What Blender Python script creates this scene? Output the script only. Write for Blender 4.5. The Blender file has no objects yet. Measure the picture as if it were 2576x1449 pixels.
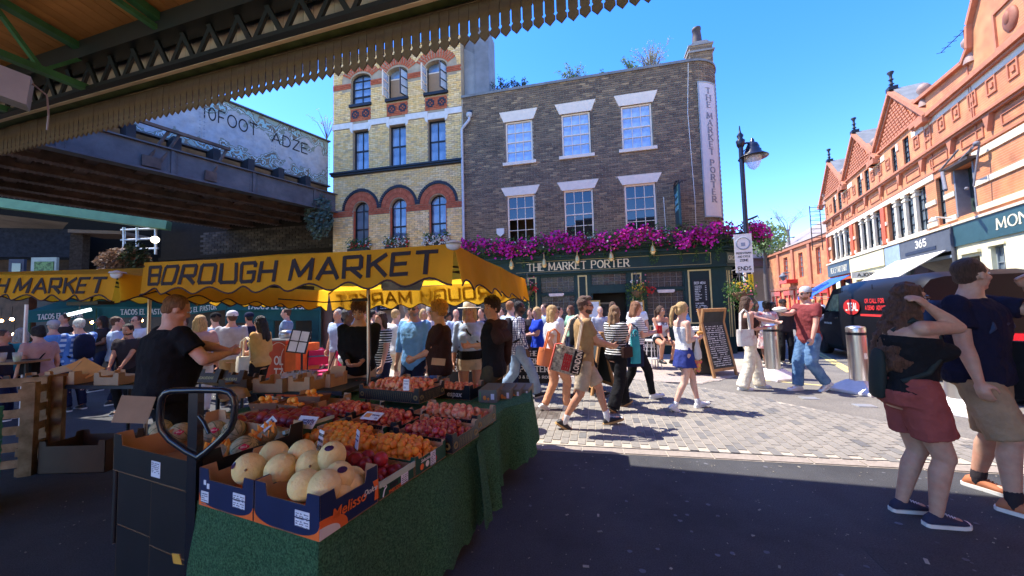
import bpy,bmesh,math,random
from math import sin,cos,radians as R,pi,sqrt
from mathutils import Vector as V,Matrix,noise
random.seed(7)
scn=bpy.context.scene
# ---------------------------------------------------------------- camera
H=1.58
FPX,PITCH,ROLL=920.0,R(3.38),R(-1.49)
_right,_fwd,_up=V((1,0,0)),V((0,cos(PITCH),sin(PITCH))),V((0,-sin(PITCH),cos(PITCH)))
_rr=_right*cos(ROLL)+_up*sin(ROLL)
_uu=_up*cos(ROLL)-_right*sin(ROLL)
cam_d=bpy.data.cameras.new('camera');cam=bpy.data.objects.new('camera',cam_d)
scn.collection.objects.link(cam);scn.camera=cam
cam.matrix_world=Matrix(((_rr.x,_uu.x,-_fwd.x,0),(_rr.y,_uu.y,-_fwd.y,0),(_rr.z,_uu.z,-_fwd.z,H),(0,0,0,1)))
cam_d.sensor_width=36;cam_d.lens=36*FPX/2576;cam_d.clip_start=.05;cam_d.clip_end=3000
# ---------------------------------------------------------------- sky, sun, exposure
SUN_AZ,SUN_EL=R(-66),R(60)          # azimuth clockwise from +Y
w=bpy.data.worlds.new('World');scn.world=w;w.use_nodes=True
nt=w.node_tree;bg=nt.nodes['Background']
sky=nt.nodes.new('ShaderNodeTexSky');sky.sky_type='NISHITA';sky.sun_disc=False
sky.sun_elevation=SUN_EL;sky.sun_rotation=SUN_AZ;sky.air_density=1.0;sky.dust_density=.15;sky.ozone_density=3.0
hs=nt.nodes.new('ShaderNodeHueSaturation');hs.inputs['Saturation'].default_value=1.36;hs.inputs['Value'].default_value=.82;hs.inputs['Hue'].default_value=.518
nt.links.new(sky.outputs[0],hs.inputs['Color']);nt.links.new(hs.outputs[0],bg.inputs['Color'])
bg.inputs['Strength'].default_value=.15
sl=bpy.data.lights.new('sun','SUN');sl.energy=2.2;sl.angle=R(.5);sl.color=(1,.95,.86)
so=bpy.data.objects.new('sun',sl);scn.collection.objects.link(so)
_sd=V((sin(SUN_AZ)*cos(SUN_EL),cos(SUN_AZ)*cos(SUN_EL),sin(SUN_EL)))
so.rotation_euler=_sd.to_track_quat('Z','Y').to_euler();so.location=(0,0,30)
vs=scn.view_settings;vs.view_transform='Standard';vs.look='None';vs.gamma=1;vs.use_curve_mapping=False
vs.exposure=2.2
try:
 scn.cycles.max_bounces=8;scn.cycles.transparent_max_bounces=12
 scn.cycles.sample_clamp_indirect=6
except Exception:pass

# ---------------------------------------------------------------- helpers
def ray(u,v):return _rr*((u-1288)/FPX)-_uu*((v-724.5)/FPX)+_fwd
def G(u,v,z=0.0):                       # a measured point of the photograph on the level z
 d=ray(u,v);return V((0,0,H))+d*((z-H)/d.z)
def at(u,v,Y):                          # ... at the distance Y
 d=ray(u,v);return V((0,0,H))+d*(Y/d.y)
COL=scn.collection
def tag(o,label=None,cat=None,group=None,kind=None):
 if label:o['label']=label
 if cat:o['category']=cat
 if group:o['group']=group
 if kind:o['kind']=kind
 return o
def empty(name,loc=(0,0,0),rz=0,label=None,cat=None,group=None,parent=None,kind=None,rot=None):
 o=bpy.data.objects.new(name,None);COL.objects.link(o);o.location=loc
 o.rotation_euler=rot if rot else(0,0,rz)
 if parent:o.parent=parent
 o.empty_display_size=.1
 return tag(o,label,cat,group,kind)
def frame_rz(az):return R(90-az)       # local X runs along azimuth az, local Y 90 deg to its left
def link(name,me,m,parent=None,loc=(0,0,0),rot=(0,0,0),scale=None):
 o=bpy.data.objects.new(name,me);COL.objects.link(o)
 if m is not None and len(me.materials)==0:
  for q in(m if isinstance(m,(list,tuple))else[m]):me.materials.append(q)
 if parent:o.parent=parent
 o.location=loc;o.rotation_euler=rot
 if scale:o.scale=scale if hasattr(scale,'__len__')else(scale,)*3
 return o
def copy_tree(o,parent=None):
 c=o.copy();COL.objects.link(c)
 if parent:c.parent=parent
 for ch in list(o.children):copy_tree(ch,c)
 return c

class M:
 """collects faces of one mesh"""
 def __init__(s):s.v=[];s.f=[];s.mi=[];s.sm=[];s.t=[];s.X=Matrix();s.cur=0;s.tint=0.0;s.smooth=False
 def add(s,vs,fs,smooth=None):
  n=len(s.v)
  for p in vs:s.v.append((s.X@V(p))[:])
  sm=s.smooth if smooth is None else smooth
  for f in fs:s.f.append([n+i for i in f]);s.mi.append(s.cur);s.sm.append(sm);s.t.append(s.tint)
  return s
 def box(s,c,d,rz=0,back=True):
  x,y,z=d[0]/2,d[1]/2,d[2]/2
  ps=[V(p)for p in((-x,-y,-z),(x,-y,-z),(x,y,-z),(-x,y,-z),(-x,-y,z),(x,-y,z),(x,y,z),(-x,y,z))]
  if rz:m=Matrix.Rotation(rz,3,'Z')if not isinstance(rz,Matrix)else rz;ps=[m@p for p in ps]
  fs=[(0,3,2,1),(4,5,6,7),(0,1,5,4),(1,2,6,5),(3,0,4,7)]
  if back:fs.append((2,3,7,6))
  s.add([p+V(c)for p in ps],fs,False);return s
 def bb(s,x0,x1,y0,y1,z0,z1,back=True):return s.box(((x0+x1)/2,(y0+y1)/2,(z0+z1)/2),(abs(x1-x0),abs(y1-y0),abs(z1-z0)),back=back)
 def rings(s,rs,caps=(True,True),closed=True,smooth=True):
  n=len(rs[0]);vs=[p for r in rs for p in r];fs=[]
  for i in range(len(rs)-1):
   for j in range(n if closed else n-1):
    k=(j+1)%n;fs.append((i*n+j,i*n+k,(i+1)*n+k,(i+1)*n+j))
  s.add(vs,fs,smooth)
  if closed:
   if caps[0]:s.add(rs[0][::-1],[tuple(range(n))],False)
   if caps[1]:s.add(rs[-1],[tuple(range(n))],False)
  return s
 def cone(s,p1,p2,r1,r2=None,n=12,rnd=False,flat=1.0,smooth=True):
  p1,p2=V(p1),V(p2);r2=r1 if r2 is None else r2;d=p2-p1
  if d.length<1e-6:d=V((0,0,1e-4))
  q=d.to_track_quat('Z','Y');a,b=q@V((1,0,0)),q@V((0,1,0));u=d.normalized()
  L=[]
  if rnd:
   for t in(80,55,28):L.append((p1-u*r1*sin(R(t)),r1*cos(R(t))))
  L+=[(p1,r1),(p2,r2)]
  if rnd:
   for t in(28,55,80):L.append((p2+u*r2*sin(R(t)),r2*cos(R(t))))
  s.rings([[c+a*(r*cos(2*pi*k/n))+b*(r*flat*sin(2*pi*k/n))for k in range(n)]for c,r in L],smooth=smooth);return s
 def tube(s,path,r,n=8,rnd=False):
  path=[V(p)for p in path];rs=[]
  for i,p in enumerate(path):
   d=(path[min(i+1,len(path)-1)]-path[max(i-1,0)]).normalized()
   q=d.to_track_quat('Z','Y');a,b=q@V((1,0,0)),q@V((0,1,0))
   if i and(rs[-1][0]-path[i-1]).normalized().dot(a)<.99:
    e=(rs[-1][0]-path[i-1]);e=e-d*e.dot(d)
    if e.length>1e-6:a=e.normalized();b=d.cross(a)
   rr=r[i]if isinstance(r,(list,tuple))else r
   rs.append([p+a*(rr*cos(2*pi*k/n))+b*(rr*sin(2*pi*k/n))for k in range(n)])
  s.rings(rs);return s
 def ball(s,c,r,n=12,m=8,smooth=True):
  r=(r,r,r)if not hasattr(r,'__len__')else r;c=V(c)
  rs=[[c+V((r[0]*sin(pi*i/m)*cos(2*pi*k/n),r[1]*sin(pi*i/m)*sin(2*pi*k/n),-r[2]*cos(pi*i/m)))for k in range(n)]for i in range(1,m)]
  base=len(s.v);s.rings(rs,caps=(False,False),smooth=smooth)
  s.add([c+V((0,0,-r[2]))]+rs[0],[(0,1+(k+1)%n,1+k)for k in range(n)],smooth)
  s.add([c+V((0,0,r[2]))]+rs[-1],[(0,1+k,1+(k+1)%n)for k in range(n)],smooth);return s
 def lathe(s,prof,c=(0,0,0),n=20,smooth=True,sq=False):
  s.rings([[V(c)+V((r*cos(2*pi*k/n+(pi/4 if sq else 0)),r*sin(2*pi*k/n+(pi/4 if sq else 0)),z))for k in range(n)]for r,z in prof],smooth=smooth);return s
 def prism(s,pts,y0,y1):            # polygon in xz extruded along y
  n=len(pts);a=[(p[0],y0,p[1])for p in pts];b=[(p[0],y1,p[1])for p in pts]
  s.add(a+b,[tuple(range(n)),tuple(range(2*n-1,n-1,-1))]+[(i,n+i,n+(i+1)%n,(i+1)%n)for i in range(n)],False);return s
 def slab(s,pts,z0,z1):             # polygon in xy extruded along z
  n=len(pts);a=[(p[0],p[1],z0)for p in pts];b=[(p[0],p[1],z1)for p in pts]
  s.add(a+b,[tuple(range(n-1,-1,-1)),tuple(range(n,2*n))]+[(i,(i+1)%n,n+(i+1)%n,n+i)for i in range(n)],False);return s
 def quad(s,a,b,c,d):s.add([a,b,c,d],[(0,1,2,3)]);return s
 def mesh(s,name):
  me=bpy.data.meshes.new(name);me.from_pydata(s.v,[],s.f)
  if s.mi:me.polygons.foreach_set('material_index',s.mi);me.polygons.foreach_set('use_smooth',s.sm)
  if any(s.t):
   a=me.attributes.new('tint','FLOAT','FACE');a.data.foreach_set('value',s.t)
  me.update();return me
 def build(s,name,m,parent=None,loc=(0,0,0),rot=(0,0,0),kind=None,label=None,cat=None,group=None):
  return tag(link(name,s.mesh(name),m,parent,loc,rot),label,cat,group,kind)

_mc={}
def mat(name,c,rough=.65,var=.12,scale=6,rnd=0,bump=0,bscale=60,metal=0,spec=.4,emit=None,es=1,trans=0,c2=None,c2scale=2,c2w=.5,stripe=None,tintramp=None,transl=0,coat=0,alpha=1,wear=None):
 if name in _mc:return _mc[name]
 m=bpy.data.materials.new(name);m.use_nodes=True;_mc[name]=m
 t=m.node_tree;N=t.nodes;Lk=t.links.new;b=N['Principled BSDF']
 b.inputs['Roughness'].default_value=rough;b.inputs['Metallic'].default_value=metal
 b.inputs['Specular IOR Level'].default_value=spec;b.inputs['Transmission Weight'].default_value=trans
 b.inputs['Coat Weight'].default_value=coat
 tc=N.new('ShaderNodeTexCoord');co=tc.outputs['Object']
 rgb=N.new('ShaderNodeRGB');rgb.outputs[0].default_value=(*c,1);out=rgb.outputs[0]
 def noisetex(sc,det=4,ro=.6):
  n=N.new('ShaderNodeTexNoise');n.inputs['Scale'].default_value=sc;n.inputs['Detail'].default_value=det;n.inputs['Roughness'].default_value=ro
  if name.startswith('hair_'):
   mp=N.new('ShaderNodeMapping');mp.inputs['Scale'].default_value=(3,3,.35);Lk(co,mp.inputs[0]);Lk(mp.outputs[0],n.inputs['Vector'])
  else:Lk(co,n.inputs['Vector'])
  return n.outputs[0]
 def mixc(f,a,bb):
  x=N.new('ShaderNodeMix');x.data_type='RGBA';Lk(f,x.inputs[0])if not isinstance(f,float)else setattr(x.inputs[0],'default_value',f)
  Lk(a,x.inputs[6])
  if isinstance(bb,tuple):x.inputs[7].default_value=(*bb,1)
  else:Lk(bb,x.inputs[7])
  return x.outputs[2]
 def mth(op,a,bb=None):
  x=N.new('ShaderNodeMath');x.operation=op
  for i,q in enumerate((a,bb)):
   if q is None:continue
   if isinstance(q,(int,float)):x.inputs[i].default_value=q
   else:Lk(q,x.inputs[i])
  return x.outputs[0]
 if tintramp:
  at_=N.new('ShaderNodeAttribute');at_.attribute_name='tint';oi=N.new('ShaderNodeObjectInfo')
  f=mth('FRACT',mth('ADD',at_.outputs['Fac'],oi.outputs['Random']))
  cr=N.new('ShaderNodeValToRGB');cr.color_ramp.interpolation='LINEAR'
  el=cr.color_ramp.elements
  while len(el)<len(tintramp):el.new(.5)
  for i,(p,q)in enumerate(tintramp):el[i].position=p;el[i].color=(*q,1)
  Lk(f,cr.inputs[0]);out=cr.outputs[0]
 if c2:
  mr=N.new('ShaderNodeMapRange');mr.inputs['From Min'].default_value=.5-.12+(.5-c2w)*.5;mr.inputs['From Max'].default_value=.5+.12+(.5-c2w)*.5
  Lk(noisetex(c2scale,6,.65),mr.inputs['Value']);out=mixc(mr.outputs[0],out,c2)
 if stripe:                            # (axis list, frequency per metre, duty, colour)
  sx=N.new('ShaderNodeSeparateXYZ');Lk(co,sx.inputs[0])
  for ax,fr,du,sc_ in stripe:
   o_=sx.outputs['xyz'.index(ax)]
   f=mth('LESS_THAN',mth('FRACT',mth('MULTIPLY',mth('ADD',o_,10),fr)),du);out=mixc(f,out,sc_)
 hsv=N.new('ShaderNodeHueSaturation');Lk(out,hsv.inputs['Color'])
 mr=N.new('ShaderNodeMapRange');mr.inputs['To Min'].default_value=1-var;mr.inputs['To Max'].default_value=1+var
 mr.inputs['From Min'].default_value=.3;mr.inputs['From Max'].default_value=.7
 Lk(noisetex(scale),mr.inputs['Value']);val=mr.outputs[0]
 if rnd:
  oi=N.new('ShaderNodeObjectInfo');m2=N.new('ShaderNodeMapRange');m2.inputs['To Min'].default_value=1-rnd;m2.inputs['To Max'].default_value=1+rnd
  Lk(oi.outputs['Random'],m2.inputs['Value']);val=mth('MULTIPLY',val,m2.outputs[0])
 Lk(val,hsv.inputs['Value']);out=hsv.outputs[0]
 Lk(out,b.inputs['Base Color'])
 if bump:
  bp=N.new('ShaderNodeBump');bp.inputs['Strength'].default_value=bump;bp.inputs['Distance'].default_value=.02
  Lk(noisetex(bscale,5,.7),bp.inputs['Height']);Lk(bp.outputs[0],b.inputs['Normal'])
 if emit:
  b.inputs['Emission Color'].default_value=(*emit,1);b.inputs['Emission Strength'].default_value=es
 if transl:
  tr=N.new('ShaderNodeBsdfTranslucent');Lk(out,tr.inputs['Color']);mx=N.new('ShaderNodeMixShader');mx.inputs[0].default_value=transl
  Lk(b.outputs[0],mx.inputs[1]);Lk(tr.outputs[0],mx.inputs[2]);Lk(mx.outputs[0],N['Material Output'].inputs[0])
 if alpha<1:
  tr=N.new('ShaderNodeBsdfTransparent');mx=N.new('ShaderNodeMixShader');mx.inputs[0].default_value=alpha
  Lk(tr.outputs[0],mx.inputs[1]);Lk(b.outputs[0],mx.inputs[2]);Lk(mx.outputs[0],N['Material Output'].inputs[0])
 return m

# ---------------------------------------------------------------- stroke alphabet (sign lettering)
def _arc(cx,cy,rx,ry,a0,a1,n=8):return[(cx+rx*cos(R(a0+(a1-a0)*i/n)),cy+ry*sin(R(a0+(a1-a0)*i/n)))for i in range(n+1)]
GL={
 'A':(.9,[[(0,0),(.45,1),(.9,0)],[(.17,.34),(.73,.34)]]),
 'B':(.75,[[(0,0),(0,1),(.45,1)]+_arc(.45,.76,.26,.24,90,-90)[1:]+[(0,.52)],[(.45,.52)]+_arc(.47,.26,.28,.26,90,-90)[1:]+[(0,0)]]),
 'C':(.85,[_arc(.45,.5,.43,.5,45,315,14)]),
 'D':(.85,[[(0,0),(0,1),(.35,1)]+_arc(.35,.5,.47,.5,90,-90,12)[1:]+[(0,0)]]),
 'E':(.68,[[(.68,1),(0,1),(0,0),(.68,0)],[(0,.52),(.55,.52)]]),
 'F':(.65,[[(.65,1),(0,1),(0,0)],[(0,.5),(.5,.5)]]),
 'G':(.9,[_arc(.45,.5,.43,.5,45,315,14)+[(.85,.45),(.55,.45)]]),
 'H':(.82,[[(0,0),(0,1)],[(.82,0),(.82,1)],[(0,.5),(.82,.5)]]),
 'I':(.1,[[(.05,0),(.05,1)]]),
 'J':(.5,[[(.45,1),(.45,.2)]+_arc(.23,.22,.22,.22,0,-150,6)]),
 'K':(.8,[[(0,0),(0,1)],[(.75,1),(0,.42)],[(.25,.6),(.8,0)]]),
 'L':(.62,[[(0,1),(0,0),(.62,0)]]),
 'M':(1.0,[[(0,0),(.06,1),(.5,.15),(.94,1),(1,0)]]),
 'N':(.85,[[(0,0),(0,1),(.85,0),(.85,1)]]),
 'O':(.92,[_arc(.46,.5,.46,.5,0,360,18)]),
 'P':(.72,[[(0,0),(0,1),(.42,1)]+_arc(.42,.73,.28,.27,90,-90)[1:]+[(0,.46)]]),
 'R':(.78,[[(0,0),(0,1),(.42,1)]+_arc(.42,.74,.27,.26,90,-90)[1:]+[(0,.48)],[(.35,.48),(.78,0)]]),
 'S':(.68,[_arc(.34,.75,.3,.25,40,270,9)+_arc(.34,.25,.32,.25,90,-140,9)[1:]]),
 'T':(.82,[[(0,1),(.82,1)],[(.41,1),(.41,0)]]),
 'U':(.8,[[(0,1),(0,.35)]+_arc(.4,.36,.4,.36,180,360,10)+[(.8,1)]]),
 'V':(.85,[[(0,1),(.42,0),(.85,1)]]),
 'W':(1.15,[[(0,1),(.28,0),(.57,.85),(.87,0),(1.15,1)]]),
 'Y':(.8,[[(0,1),(.4,.5),(.8,1)],[(.4,.5),(.4,0)]]),
 'Z':(.75,[[(0,1),(.75,1),(0,0),(.75,0)]]),
 '1':(.3,[[(0,.8),(.2,1),(.2,0)]]),'2':(.65,[_arc(.32,.7,.3,.3,160,-40,8)+[(0,0),(.65,0)]]),
 '3':(.6,[_arc(.3,.76,.28,.24,140,-90,8),_arc(.3,.27,.3,.27,90,-140,8)]),
 '5':(.6,[[(.55,1),(.08,1),(.05,.55)]+_arc(.28,.3,.3,.3,110,-140,9)]),'6':(.65,[_arc(.34,.3,.3,.3,0,360,14),[(.05,.35),(.12,.7),(.45,1)]]),
 '7':(.62,[[(0,1),(.62,1),(.2,0)]]),'0':(.7,[_arc(.35,.5,.33,.5,0,360,16)]),
 '9':(.65,[_arc(.31,.7,.3,.3,0,360,14),[(.6,.65),(.5,.3),(.2,0)]]),
 '&':(.8,[[(.8,0),(.2,.7)]+_arc(.36,.82,.18,.18,200,-20,7)+[(.1,.35)]+_arc(.3,.22,.27,.22,150,360,6)+[(.75,.5)]]),
 ' ':(.35,[]),'.':(.1,[[(.05,0),(.05,.05)]]),"'":(.12,[[(.06,1),(.06,.78)]]),'_':(.6,[[(0,0),(.6,0)]]),
}
_sq=lambda x0,y0,x1,y1,c=.1:[(x0+c,y0),(x1-c,y0),(x1,y0+c),(x1,y1-c),(x1-c,y1),(x0+c,y1),(x0,y1-c),(x0,y0+c),(x0+c,y0)]
SQ=dict(GL)                              # square-cornered wide alphabet
SQ.update({'O':(1.0,[_sq(0,0,1,1)]),'B':(.95,[[(0,0),(0,1),(.85,1),(.92,.93),(.92,.6),(.85,.52),(.95,.45),(.95,.08),(.86,0),(0,0)],[(0,.52),(.85,.52)]]),
 'R':(.98,[[(0,0),(0,1),(.88,1),(.96,.92),(.96,.5),(.88,.42),(0,.42)],[(.4,.42),(.98,0)]]),'U':(1.0,[[(0,1),(0,.1),(.1,0),(.9,0),(1,.1),(1,1)]]),
 'G':(1.0,[[(1,.82),(1,.9),(.9,1),(.1,1),(0,.9),(0,.1),(.1,0),(.9,0),(1,.1),(1,.5),(.5,.5)]]),'H':(.95,[[(0,0),(0,1)],[(.95,0),(.95,1)],[(0,.5),(.95,.5)]]),
 'A':(1.1,GL['A'][1]and[[(0,0),(.55,1),(1.1,0)],[(.2,.3),(.9,.3)]]),'K':(.95,[[(0,0),(0,1)],[(.95,1),(.05,.5)],[(.3,.62),(.98,0)]]),'E':(.88,[[(.88,1),(0,1),(0,0),(.88,0)],[(0,.5),(.75,.5)]]),'T':(1.0,[[(0,1),(1,1)],[(.5,1),(.5,0)]]),
 'M':(1.15,[[(0,0),(0,1),(.575,.2),(1.15,1),(1.15,0)]])})
def text_mesh(txt,h,w=None,tv=.16,th=None,serif=False,gap=.28,font=GL,vertical=False,depth=.006,fn=None,skew=0,aspect=1):
 """letters of height h laid in the xz plane from x=0,z=0, facing -y; tv/th stroke widths of uprights/levels"""
 th=tv if th is None else th;m=M();x=0;z=0;tot=[]
 for ch in txt:
  gw,st=font.get(ch,GL.get(ch,(.5,[])))
  gw*=aspect
  if vertical:ox,oz=-gw*h/2,z;z-=h*1.32 if ch!=' ' else h*.7
  else:ox,oz=x*h,0;x+=gw+gap
  for ln in st:
   ln=[(a*aspect,b)for a,b in ln]
   for i in range(len(ln)-1):
    (x0,y0),(x1,y1)=ln[i],ln[i+1];dx,dy=x1-x0,y1-y0;L=sqrt(dx*dx+dy*dy)
    if L<1e-4:continue
    k=abs(dy)/L;t=(th+(tv-th)*k)/2
    if serif and ch in 'AVMNWY' and dy*dx>0 and abs(dx)>.1 and ch!='Y':t=th*.6
    ex,ey=dx/L*t*.6,dy/L*t*.6;nx,ny=-dy/L*t,dx/L*t
    q=[(x0-ex+nx,y0-ey+ny),(x0-ex-nx,y0-ey-ny),(x1+ex-nx,y1+ey-ny),(x1+ex+nx,y1+ey+ny)]
    tot.append(([(ox+a*h+skew*b*h,oz+b*h)for a,b in q]))
  if serif:
   for ln in st:
    for(a,b)in(ln[0],ln[-1]):
     if b in(0,1)and not(ch in 'BDPRO' and a>0 and b==1)and(ch not in 'SCGO0236')and not(ch in 'ELTZ' and a not in(0,.41)):
      a*=aspect;w_=tv*.85;y=b-(th*.3 if b else -th*.3)
      tot.append([(ox+(a-w_)*h,oz+(y-th*.5)*h),(ox+(a+w_)*h,oz+(y-th*.5)*h),(ox+(a+w_)*h,oz+(y+th*.5)*h),(ox+(a-w_)*h,oz+(y+th*.5)*h)][::1])
 W=(x-gap)*h;f=(w/W)if(w and not vertical)else 1
 for i,q in enumerate(tot):
  e=i*2e-5
  q=[(a*f,b)for a,b in q]
  if sum(q[j][0]*q[(j+1)%4][1]-q[(j+1)%4][0]*q[j][1]for j in range(4))<0:q=q[::-1]
  fr=[(a,-depth-e,b)for a,b in q];bk=[(a,0,b)for a,b in q]
  if fn:fr=[fn(*p)for p in fr];bk=[fn(*p)for p in bk]
  m.add(fr+bk,[(0,1,2,3)]+[(j,4+j,4+(j+1)%4,(j+1)%4)for j in range(4)],False)
 return m
def script_lines(m,x0,x1,z0,n,h,y=-.004,dens=.8,rng=random):
 """rows of tiny handwriting-like marks (menus too small to read)"""
 for i in range(n):
  x=x0;z=z0-i*h*1.6
  while x<x1-h*.6:
   wd=rng.uniform(.5,1.6)*h
   if rng.random()<dens:m.bb(x,min(x+wd,x1),y-.001,y,z+rng.uniform(0,.2)*h,z+h*rng.uniform(.45,.8))
   x+=wd+h*.35
# ================================================================ ground
m_asph=mat('asphalt',(.085,.085,.09),rough=.8,var=.4,scale=110,bump=.8,bscale=220,c2=(.055,.055,.06),c2scale=1.1)
m_buff=mat('buff_asphalt',(.20,.18,.155),rough=.9,var=.3,scale=50,bump=.3,bscale=160,c2=(.15,.135,.12),c2scale=1.3)
m_joint=mat('joint_sand',(.42,.36,.29),rough=.95,var=.15,scale=20)
m_paver=mat('paver',(.3,.28,.25),rough=.85,var=.12,scale=30,bump=.2,bscale=150,
              tintramp=[(0,(.25,.225,.195)),(.3,(.215,.195,.17)),(.55,(.27,.24,.205)),(.86,(.225,.205,.18)),(.93,(.15,.145,.14)),(1,(.125,.12,.12))])
m_pink=mat('pink_paver',(.4,.33,.28),rough=.85,var=.1,scale=30,tintramp=[(0,(.42,.34,.29)),(.5,(.36,.30,.27)),(1,(.46,.36,.30))])
g=M();g.quad((-400,-60,0),(400,-60,0),(400,700,0),(-400,700,0));g.build('ground',m_asph,kind='structure')
M().slab([(-30,-2.5),(8.5,-2.5),(4,-12),(4,-50),(-30,-50)],-.05,.004).build('paving',mat('bounce_slab',(.42,.34,.24),rough=.9,var=.15,scale=4),kind='structure')  # unseen slab added behind the camera to bounce warm light
# asphalt road running up the street on the right
rd=M();rd.slab([(5.0,2.9),(9.0,2.0),(16,7),(36,46),(28,50),(7.5,12),(6.2,9.0),(2.6,9.2),(3.2,8.1)],-.05,.004)
rd.build('road',m_buff,kind='structure')
def inpoly(x,y,P):
 c=False;j=len(P)-1
 for i in range(len(P)):
  if(P[i][1]>y)!=(P[j][1]>y)and x<(P[j][0]-P[i][0])*(y-P[i][1])/(P[j][1]-P[i][1])+P[i][0]:c=not c
  j=i
 return c
PAV=[(-3.0,5.1),(.16,4.40),(2.48,3.93),(5.3,3.35),(5.25,3.78),(4.95,4.39),(4.6,5.05),(4.10,6.09),(3.58,7.06),(2.95,7.67),(2.3,8.1),(-3,9.3)]
pv=M();pv.slab(PAV,-.05,.008);crossing=pv.build('pavement',m_joint,kind='structure')
crossing['label']='sunlit block paving across the street mouth'
az=R(103);ux,uy=V((sin(az),cos(az))),V((-cos(az),sin(az)))
cells=[]
for i in range(-36,62):
 for j in range(-14,34):
  lx,ly=i*.1+.05,j*.2+(i%2)*.1+.1
  p=V((0,4.38))+ux*lx+uy*ly
  if inpoly(p.x,p.y,PAV)and p.x>-2.4 and inpoly(p.x+.04,p.y-.06,PAV):cells.append((p.length,p.x,p.y))
vis=sorted(c for c in cells if c[1]>.1);near=vis[:300];ns=set(near)
pm=M();pm.box((0,0,0),(.19,.088,.02));bm_=pm.mesh('paver')
for d,x,y in near:link('paver',bm_,m_paver,crossing,(x,y,.006+random.uniform(-.001,.0015)),(0,0,frame_rz(103)+pi/2+random.uniform(-.006,.006)))
pm=M()
for c in cells:
 if c in ns:continue
 pm.tint=random.random();pm.box((c[1],c[2],.006+random.uniform(-.001,.0015)),(.19,.088,.02),rz=frame_rz(103)+pi/2)
pm.build('paver',m_paver,crossing,kind='stuff')
# flat kerb stones along the near edge
kb=M();m_kerb=mat('kerb_stone',(.30,.25,.21),rough=.9,var=.15,scale=25,bump=.2)
kerb=kb.slab([(-2.4,4.72),(.15,4.22),(5.4,3.13),(5.35,3.33),(.16,4.38),(-2.4,4.90)],-.05,.004).build('kerb',m_joint,kind='structure')
km=M().box((0,0,0),(.43,.13,.02)).mesh('kerb_stone')
for i in range(17):
 p=V((-2.1,4.76))+V((sin(R(101.7)),cos(R(101.7))))*i*.445;link('kerb_stone',km,m_kerb,kerb,(p.x,p.y,.003),(0,0,frame_rz(101.7)))
# pavement in front of the pub
PP=[(-9,9.9),(-1,8.9),(2.3,8.15),(2.95,7.72),(3.7,7.4),(4.6,7.9),(6.3,9.3),(8.1,12),(7,14),(-9,17)]
pp=M().slab(PP,-.05,.012).build('pavement',m_joint,kind='structure');pm=M()
for i in range(-50,60):
 for j in range(0,34):
  p=V((0,8.0))+ux*(i*.16)+uy*(j*.11)
  p=V((0,6.4))+ux*(i*.16+(j%2)*.08)+uy*(j*.11+.5)
  if p.x>.3 and inpoly(p.x,p.y,PP):pm.tint=random.random();pm.box((p.x,p.y,.011),(.15,.1,.014),rz=frame_rz(103))
pm.build('paver',m_pink,pp,kind='stuff')
# small access covers in the road, litter, double yellow lines
for i,(u,v)in enumerate(((2175,1022),(2340,1055),(2035,1003))):
 p=G(u,v);cv=M();cv.box((0,0,.008),(.24,.17,.012));o=empty('access_cover',p,frame_rz(103),['small steel access cover in the road nearer the tan bollard shadow','small steel access cover lying nearest the couple','small steel access cover farthest up the road'][i],'cover','access covers in the road')
 cv.build('plate',mat('galv',(.55,.55,.54),metal=.6,rough=.4),o);c2=M();c2.box((0,0,.0165),(.2,.13,.003));c2.build('inset',mat('galv2',(.4,.4,.4),metal=.5,rough=.5),o)
ly=M()
for off in(0,.13):ly.slab([(7.35+off,8.2),(7.43+off,8.16),(11.5+off,15.0),(22+off,36),(21.9+off,36.1),(11.42+off,15.04)],.004,.009)
for a,b in(((4.9,7.7),(6.6,6.2)),):ly.slab([(a[0],a[1]),(b[0],b[1]),(b[0]+.05,b[1]+.05),(a[0]+.05,a[1]+.05)],.004,.009)
ly.build('road_marking',mat('yellow_paint',(.62,.5,.2),rough=.8,var=.3,scale=12),kind='structure')
dg=M()
for a in range(18):dg.bb(-.32,.32,a*.035,a*.035+.012,.012,.02)
for a in range(9):dg.bb(-.32+a*.08,-.30+a*.08,0,.62,.01,.018)
dp=G(1345,1055);dr=empty('drain_grate',(dp.x,dp.y,0),frame_rz(103),'ribbed metal drain grate set in the block paving beside the green cloth','drain')
dg.build('bars',mat('cast_iron',(.16,.13,.11),metal=.3,rough=.6),dr)
lt=M();rng=random.Random(3)
for i in range(760):
 if i<660:x,y=rng.uniform(-4.2,4.4),rng.uniform(1.2,3.9)
 else:x,y=rng.uniform(.6,5),rng.uniform(3.6,4.4)
 s_=rng.uniform(.002,.006)if rng.random()<.93 else rng.uniform(.01,.02);a=rng.uniform(0,pi);lt.box((x,y,.004),(s_*rng.uniform(1,3),s_,.003),rz=a)
lt.build('litter',mat('litter',(.30,.27,.21),var=.5,scale=3),kind='stuff')
gm=M()
for i in range(90):
 x,y=rng.uniform(-.2,4.6),rng.uniform(1.2,3.9);r_=rng.uniform(.008,.022);n=9;gm.add([(x+r_*rng.uniform(.7,1.2)*cos(2*pi*k/n),y+r_*rng.uniform(.7,1.2)*sin(2*pi*k/n),.0035)for k in range(n)],[tuple(range(n))])
gm.build('gum_spots',mat('gum_grey',(.13,.13,.14),var=.3,scale=3),kind='stuff')
pt=M();pt.slab([(1.9,1.4),(3.1,1.1),(3.3,2.2),(2.2,2.45)],-.01,.0025);pt.slab([(-.1,.9),(1.1,.9),(.95,1.55),(.1,1.6)],-.01,.0025);pt.build('road_patch',mat('asphalt_patch',(.07,.07,.073),rough=.85,var=.4,scale=140,bump=.8,bscale=260),kind='structure')

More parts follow.
